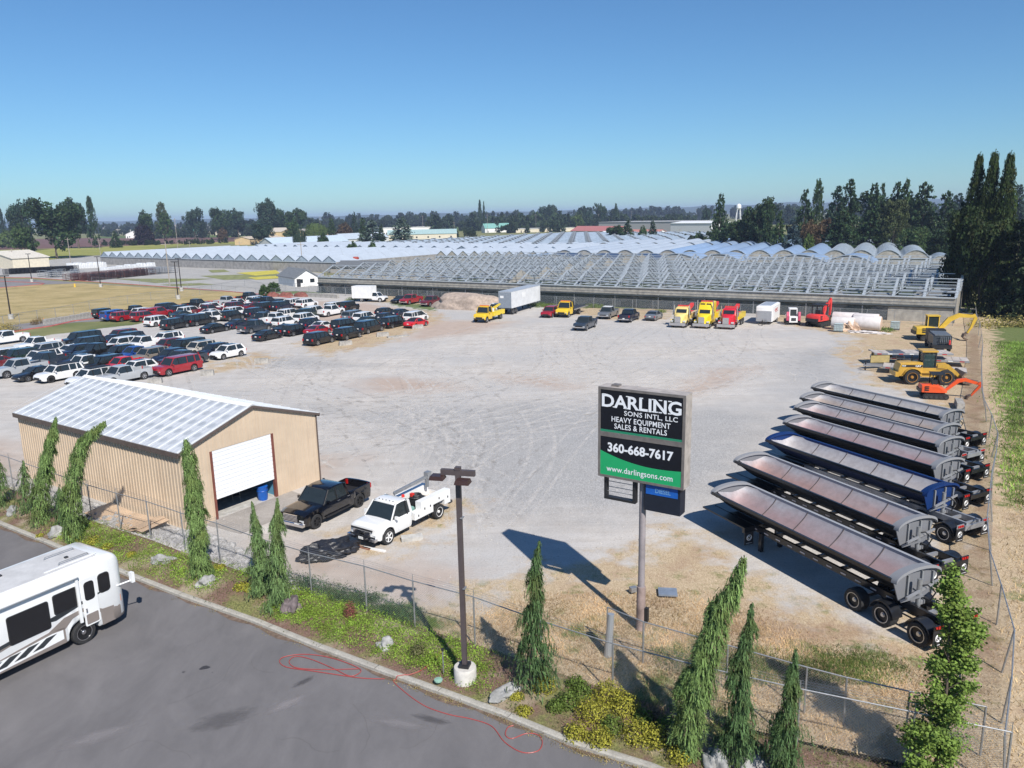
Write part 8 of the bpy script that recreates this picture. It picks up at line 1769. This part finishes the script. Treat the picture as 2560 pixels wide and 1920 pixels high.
def grass_patch(name, label, polyw, n, col, h, size=.012):
    P_ = [tuple(p) for p in polyw]; A_ = np.array(P_); x = g.uniform(A_[:, 0].min(), A_[:, 0].max(), n*4); y = g.uniform(A_[:, 1].min(), A_[:, 1].max(), n*4)
    d_ = sdist(x, y, P_); m = d_+g.normal(size=len(x))*.6 > .2; x, y = x[m][:n], y[m][:n]; k = len(x); p0 = np.stack([x, y, np.zeros(k)], 1); d = np.stack([g.normal(size=k)*.5, g.normal(size=k)*.5, np.ones(k)], 1); tip = p0+d*h*g.uniform(.4, 1.3, (k, 1)); s_ = g.normal(size=(k, 3)); s_[:, 2] = 0; s_ *= size/np.linalg.norm(s_, axis=1, keepdims=True)
    me = quads_mesh(name, np.stack([p0-s_, p0+s_, tip+s_*.3, tip-s_*.3], 1).reshape(-1, 3), np.clip(.5+.4*np.sin(x*1.3)*np.cos(y*1.1)+g.normal(size=k)*.15, 0, 1), LEAF); o = bpy.data.objects.new(name, me); COL.objects.link(o); o.color = (*col, 1); return tag(o, label, 'grass', None, 'stuff')
grass_patch('dry_grass_blades', 'short dry straw grass around the sign pole and behind the front fence', [(-3.5, 30.5), (2, 33), (7, 33), (10, 31), (13, 27), (17, 27.5), (14.2, 20), (9, 22.5), (3.4, 25.4), (-1.7, 28.8)], 34000, (.42, .30, .17), .10, .012)
grass_patch('dry_grass_blades', 'tall dry straw grass outside the fence at the bottom right', [(1, 26.2), (14, 19.8), (40, 60), (50, 70), (60, 60), (20, 8), (6, 17)], 52000, (.48, .36, .20), .18, .016)
grass_patch('green_grass_blades', 'patchy green grass on the dry ground in front of the trailers', [tuple(p) for p in P((1400, 1400), (1700, 1425), (1850, 1410), (1960, 1440), (1880, 1480), (1650, 1480), (1450, 1440))], 9000, (.10, .14, .035), .12, .012)
grass_patch('green_grass_blades', 'green weedy grass below the front fence at the lower right', [(3.6, 24.8), (8, 22.4), (9, 20), (5, 21.5)], 5000, (.10, .14, .035), .18, .014)
grass_patch('meadow_grass', 'green meadow grass beyond the right fence', [tuple(p) for p in P((2150, 738), (2158, 830), (2140, 860), (2165, 880), (2150, 980), (2175, 1090), (2600, 1170), (2500, 745))], 42000, (.17, .27, .05), .20, .035)
# boulders
BLD = M('boulder_stone', (.30, .30, .29), .85, 0, .5, 1.6, .5); BLD2 = M('dark_boulder_stone', (.15, .12, .12), .8, 0, .5, 2.2, .5)
for px, py, rx, ry, rz, m_, l, sd_ in ((143,1338,.42,.36,.36,BLD,'grey boulder left of the hooked weeping conifer',1),(32,1284,.62,.3,.26,BLD,'low grey boulder at the far left of the bed',2),(408,1412,.62,.34,.24,BLD,'flat pale boulder in the green ground cover behind the motorhome',3),(519,1465,.45,.34,.32,BLD,'pale blue grey boulder at the foot of the furry conifer',4),(728,1532,.48,.40,.46,BLD2,'dark square boulder in front of the pair of conifers',5),(963,1618,.36,.28,.28,BLD,'blue grey boulder in the middle of the ground cover',6),(1264,1735,.58,.32,.26,BLD,'flat grey boulder left of the open skirted conifer',7),(1790,1905,.62,.36,.34,BLD,'grey boulder at the foot of the thick shaggy conifer',8),(1880,1918,.70,.36,.30,BLD,'long flat boulder at the bottom edge',9)):
    b = G(px, py, .2); blob('boulder', m_, (b.x, b.y, bed_h(b.x, b.y)-.05), rx, ry, rz, sd_*3.7, l, 'boulder', 'boulders in the planting bed', .35, 4, sd_, .3, 30, 1.3)
# red hose
HOSE = M('red_hose', (.36, .06, .055), .4, 0, .1)
def hose(pts, label, z=.03, name='garden_hose'):
    P2 = [Vector(G(600+x/2.765, 1440+y/2.765, .02)) for x, y in pts]; out = []
    for i in range(len(P2)-1):
        p0, p1, p2, p3 = P2[max(i-1, 0)], P2[i], P2[i+1], P2[min(i+2, len(P2)-1)]
        for k in range(6): t = k/6; out.append(.5*((2*p1)+(-p0+p2)*t+(2*p0-5*p1+4*p2-p3)*t*t+(-p0+3*p1-3*p2+p3)*t**3))
    out.append(P2[-1]); zz = [z+(0.0 if kerb_y(p.x) > p.y+.2 else (bed_h(p.x, p.y) if p.y > kerb_y(p.x)+.1 else .15)) for p in out]
    return tag(MB().path([(p.x, p.y, q) for p, q in zip(out, zz)], .016, 6).build(name, HOSE), label, 'hose', 'red hoses on the asphalt')
hose([(1400, 560), (1320, 640), (1230, 690), (1100, 715), (1060, 725), (1100, 770), (1200, 850), (1300, 910), (1450, 960), (1600, 990), (1740, 1040), (1830, 1150), (1950, 1220), (2060, 1210), (2090, 1150), (2060, 1100), (1980, 1090), (1880, 1125), (1835, 1100), (1850, 1050), (1890, 1035)], 'long red hose crossing the kerb and winding over the asphalt')
hose([(1000, 715), (850, 710), (700, 690), (500, 660), (330, 635), (275, 600), (300, 565), (420, 545), (560, 555), (700, 590), (820, 640), (830, 670), (760, 695), (640, 640), (480, 575), (380, 560), (340, 600), (400, 640), (600, 650), (820, 645)], 'looped red hose coil lying on the asphalt', .045)
tp_ = thing('water_tap', 'thin standpipe with a tap in the bed beside the parking lamp', 'tap', G(1109, 1688, .2)); MB().tube((0, 0, .1), (0, 0, 1.1), .02).build('pipe', STEEL, tp_); MB().box((0, -.04, 1.08), (.08, .1, .08)).build('valve', BLACKP, tp_)
tag(MB().lathe([(.15, 0), (.16, .06), (.001, .08)], n=12).build('valve_cover', M('green_lid', (.25, .42, .33), .5), None, G(1096, 1702, .3)), 'small round green valve cover in the bed', 'valve cover')
# stains on the asphalt
STN = M('oil_stain', (.045, .042, .045), .5, 0, .2)
def spot(px, py, rx, ry, a=0, mat=None, k=14): return [G(px, py).to_2d()+Vector((rx*math.cos(t_)*math.cos(a)-ry*math.sin(t_)*math.sin(a), rx*math.cos(t_)*math.sin(a)+ry*math.sin(t_)*math.cos(a)))*(1+.15*math.sin(3*t_+px)) for t_ in [6.283*i/k for i in range(k)]]
for px, py, rx, ry, a in ((512, 1670, .20, .13, .3), (459, 1681, .06, .04, 0), (531, 1682, .03, .02, 0)): sheet('oil_stain', spot(px, py, rx, ry, a), .016, STN)
def soft(name, col, mx=.5):
    m, t, b = nodes_of(name); b.inputs['Base Color'].default_value = (*col, 1); b.inputs['Roughness'].default_value = .9; c = t.nodes.new('ShaderNodeTexCoord'); L_ = N(t, 'VectorMath', operation='LENGTH'); t.links.new(c.outputs['Object'], L_.inputs[0]); ns = noise(t, 3, 5, .6, c.outputs['Object']); ad = N(t, 'Math', operation='MULTIPLY_ADD'); t.links.new(ns, ad.inputs[0]); ad.inputs[1].default_value = .8; t.links.new(L_.outputs['Value'], ad.inputs[2]); t.links.new(ramp(t, ad.outputs[0], [(.6, mx), (1.3, 0.0)]), b.inputs['Alpha']); return m
for px, py, sx, sy, a, nm, col in ((760, 1705, .9, .28, .8, 'damp_patch', (.08, .075, .08)), (720, 1760, 1.6, .5, .7, 'pale_scuff', (.30, .28, .285)), (1000, 1810, 2.2, .5, -.3, 'pale_scuff', (.27, .255, .26)), (560, 1800, 2.0, .9, .4, 'damp_patch', (.12, .115, .12)), (250, 1840, 2.4, .8, .5, 'pale_scuff', (.27, .255, .26)), (1080, 1800, 1.4, .3, -.4, 'damp_patch', (.09, .085, .09))):
    key = nm+'_mat'; o = MB().add([(-1.3, -1.3, 0), (1.3, -1.3, 0), (1.3, 1.3, 0), (-1.3, 1.3, 0)], [(0, 1, 2, 3)]).build(nm, MATS.get(key+str(px)) or soft(key+str(px), col, .55), None, G(px, py)+Vector((0, 0, .020 if 'pale' in nm else .024)), a); o.scale = (sx, sy, 1); tag(o, kind='structure')
# tyre curves on the asphalt
GUT = M('gutter_dirt', (.14, .10, .075), .95, 0, .4, 4); gp = MB(); 
for i in range(80):
    x = -30+40*i/80; wv = .22+.12*math.sin(i*1.3)+.08*math.sin(i*.37); gp.add([(x, kerb_y(x)-.12, .017), (x, kerb_y(x)-.12-wv, .017), (x+.5, kerb_y(x+.5)-.12-(.22+.12*math.sin((i+1)*1.3)+.08*math.sin((i+1)*.37)), .017), (x+.5, kerb_y(x+.5)-.12, .017)], [(0, 1, 2, 3)])
tag(gp.build('gutter_dirt', GUT), kind='structure')
# twiggy shadow side bushes outside the frame corner left out; low shrubs behind the cottage fence and at the left fence foot
clumps('dry_bush', 'yellow brown dry bush at the left end of the low block wall', 'bush', [(20,826,1.0),(0,828,1.0)], (.25, .20, .05), 900, .07, 2.2, 1.6, 51, 'dry bushes at the left edge')
clumps('fence_weeds', 'reddish brown weeds at the end of the low block wall', 'weeds', [(98,806,1.0),(85,809,.8)], (.14, .09, .04), 500, .06, .9, 1.3, 52, 'weeds by the low block wall')
clumps('green_weeds', 'green weed patch at the foot of the glasshouse fence', 'weeds', [(1330,762,1.0),(1350,763,1.2),(1372,764,1.0),(1478,765,1.0),(1495,766,1.0),(880,748,1.0),(1060,744,.8),(1085,752,1.1),(1045,748,.9),(2190,822,.8),(2215,824,.8),(1650,778,.8),(1300,758,.8)], (.10, .15, .03), 600, .07, 1.6, .7, 53, 'weed patches by the glasshouse fence')

# kerb joints and asphalt cracks
jt = MB(); acc = 0
for a, b in zip(KW, KW[1:]):
    d = (b-a); L = d.length; d.normalize(); n = Vector((-d.y, d.x)); s_ = (3.0-acc) % 3.0
    while s_ < L: p = a+d*s_; jt.bar((p.x-n.x*.143, p.y-n.y*.143, .151), (p.x+n.x*.143, p.y+n.y*.143, .151), .018, .006); s_ += 3.0
    acc = (acc+L) % 3.0
tag(jt.build('kerb_joints', M('joint_dark', (.08, .075, .07), .9)), kind='structure')
ck = MB(); rq = random.Random(4)
for (px, py, a, L) in ((560, 1560, -1.2, 2.4), (420, 1760, .4, 3.5), (880, 1760, -.9, 3.0), (1000, 1870, .1, 3.2), (300, 1880, 1.1, 3.0), (700, 1850, -.2, 2.5), (640, 1640, -1.4, 2.0)):
    p = G(px, py).to_2d(); pts = [p]
    for k in range(int(L/.12)): a += rq.uniform(-.35, .35); p = p+Vector((math.cos(a), math.sin(a)))*.12; pts.append(p)
    ribbon(ck, pts, .012, .0175)
for (cx, cy, r, a0, a1) in ():
    c = G(cx, min(cy, 1915)).to_2d()-Vector((0, 3)); ribbon(ck, arc(c, r, a0, a1), .02, .0176)
tag(ck.build('asphalt_cracks', M('crack_dark', (.10, .096, .098), .9)), kind='structure')
hz = MB().box((0, 0, 34.5), (19000, 19000, 71)); hm = bpy.data.materials.new('haze_air'); hm.use_nodes = True; t = hm.node_tree
t.nodes.remove(t.nodes['Principled BSDF']); pv = t.nodes.new('ShaderNodeVolumePrincipled'); pv.inputs['Color'].default_value = (.56, .70, 1.0, 1); pv.inputs['Density'].default_value = 1.6e-4; pv.inputs['Anisotropy'].default_value = 0.0
t.links.new(pv.outputs[0], t.nodes['Material Output'].inputs['Volume'])
o = hz.build('haze', hm); tag(o, kind='stuff')
# the hidden first copies are not part of the scene
def kill(x):
    for c in list(x.children): kill(c)
    bpy.data.objects.remove(x)
for o in PROTO.values(): kill(o)
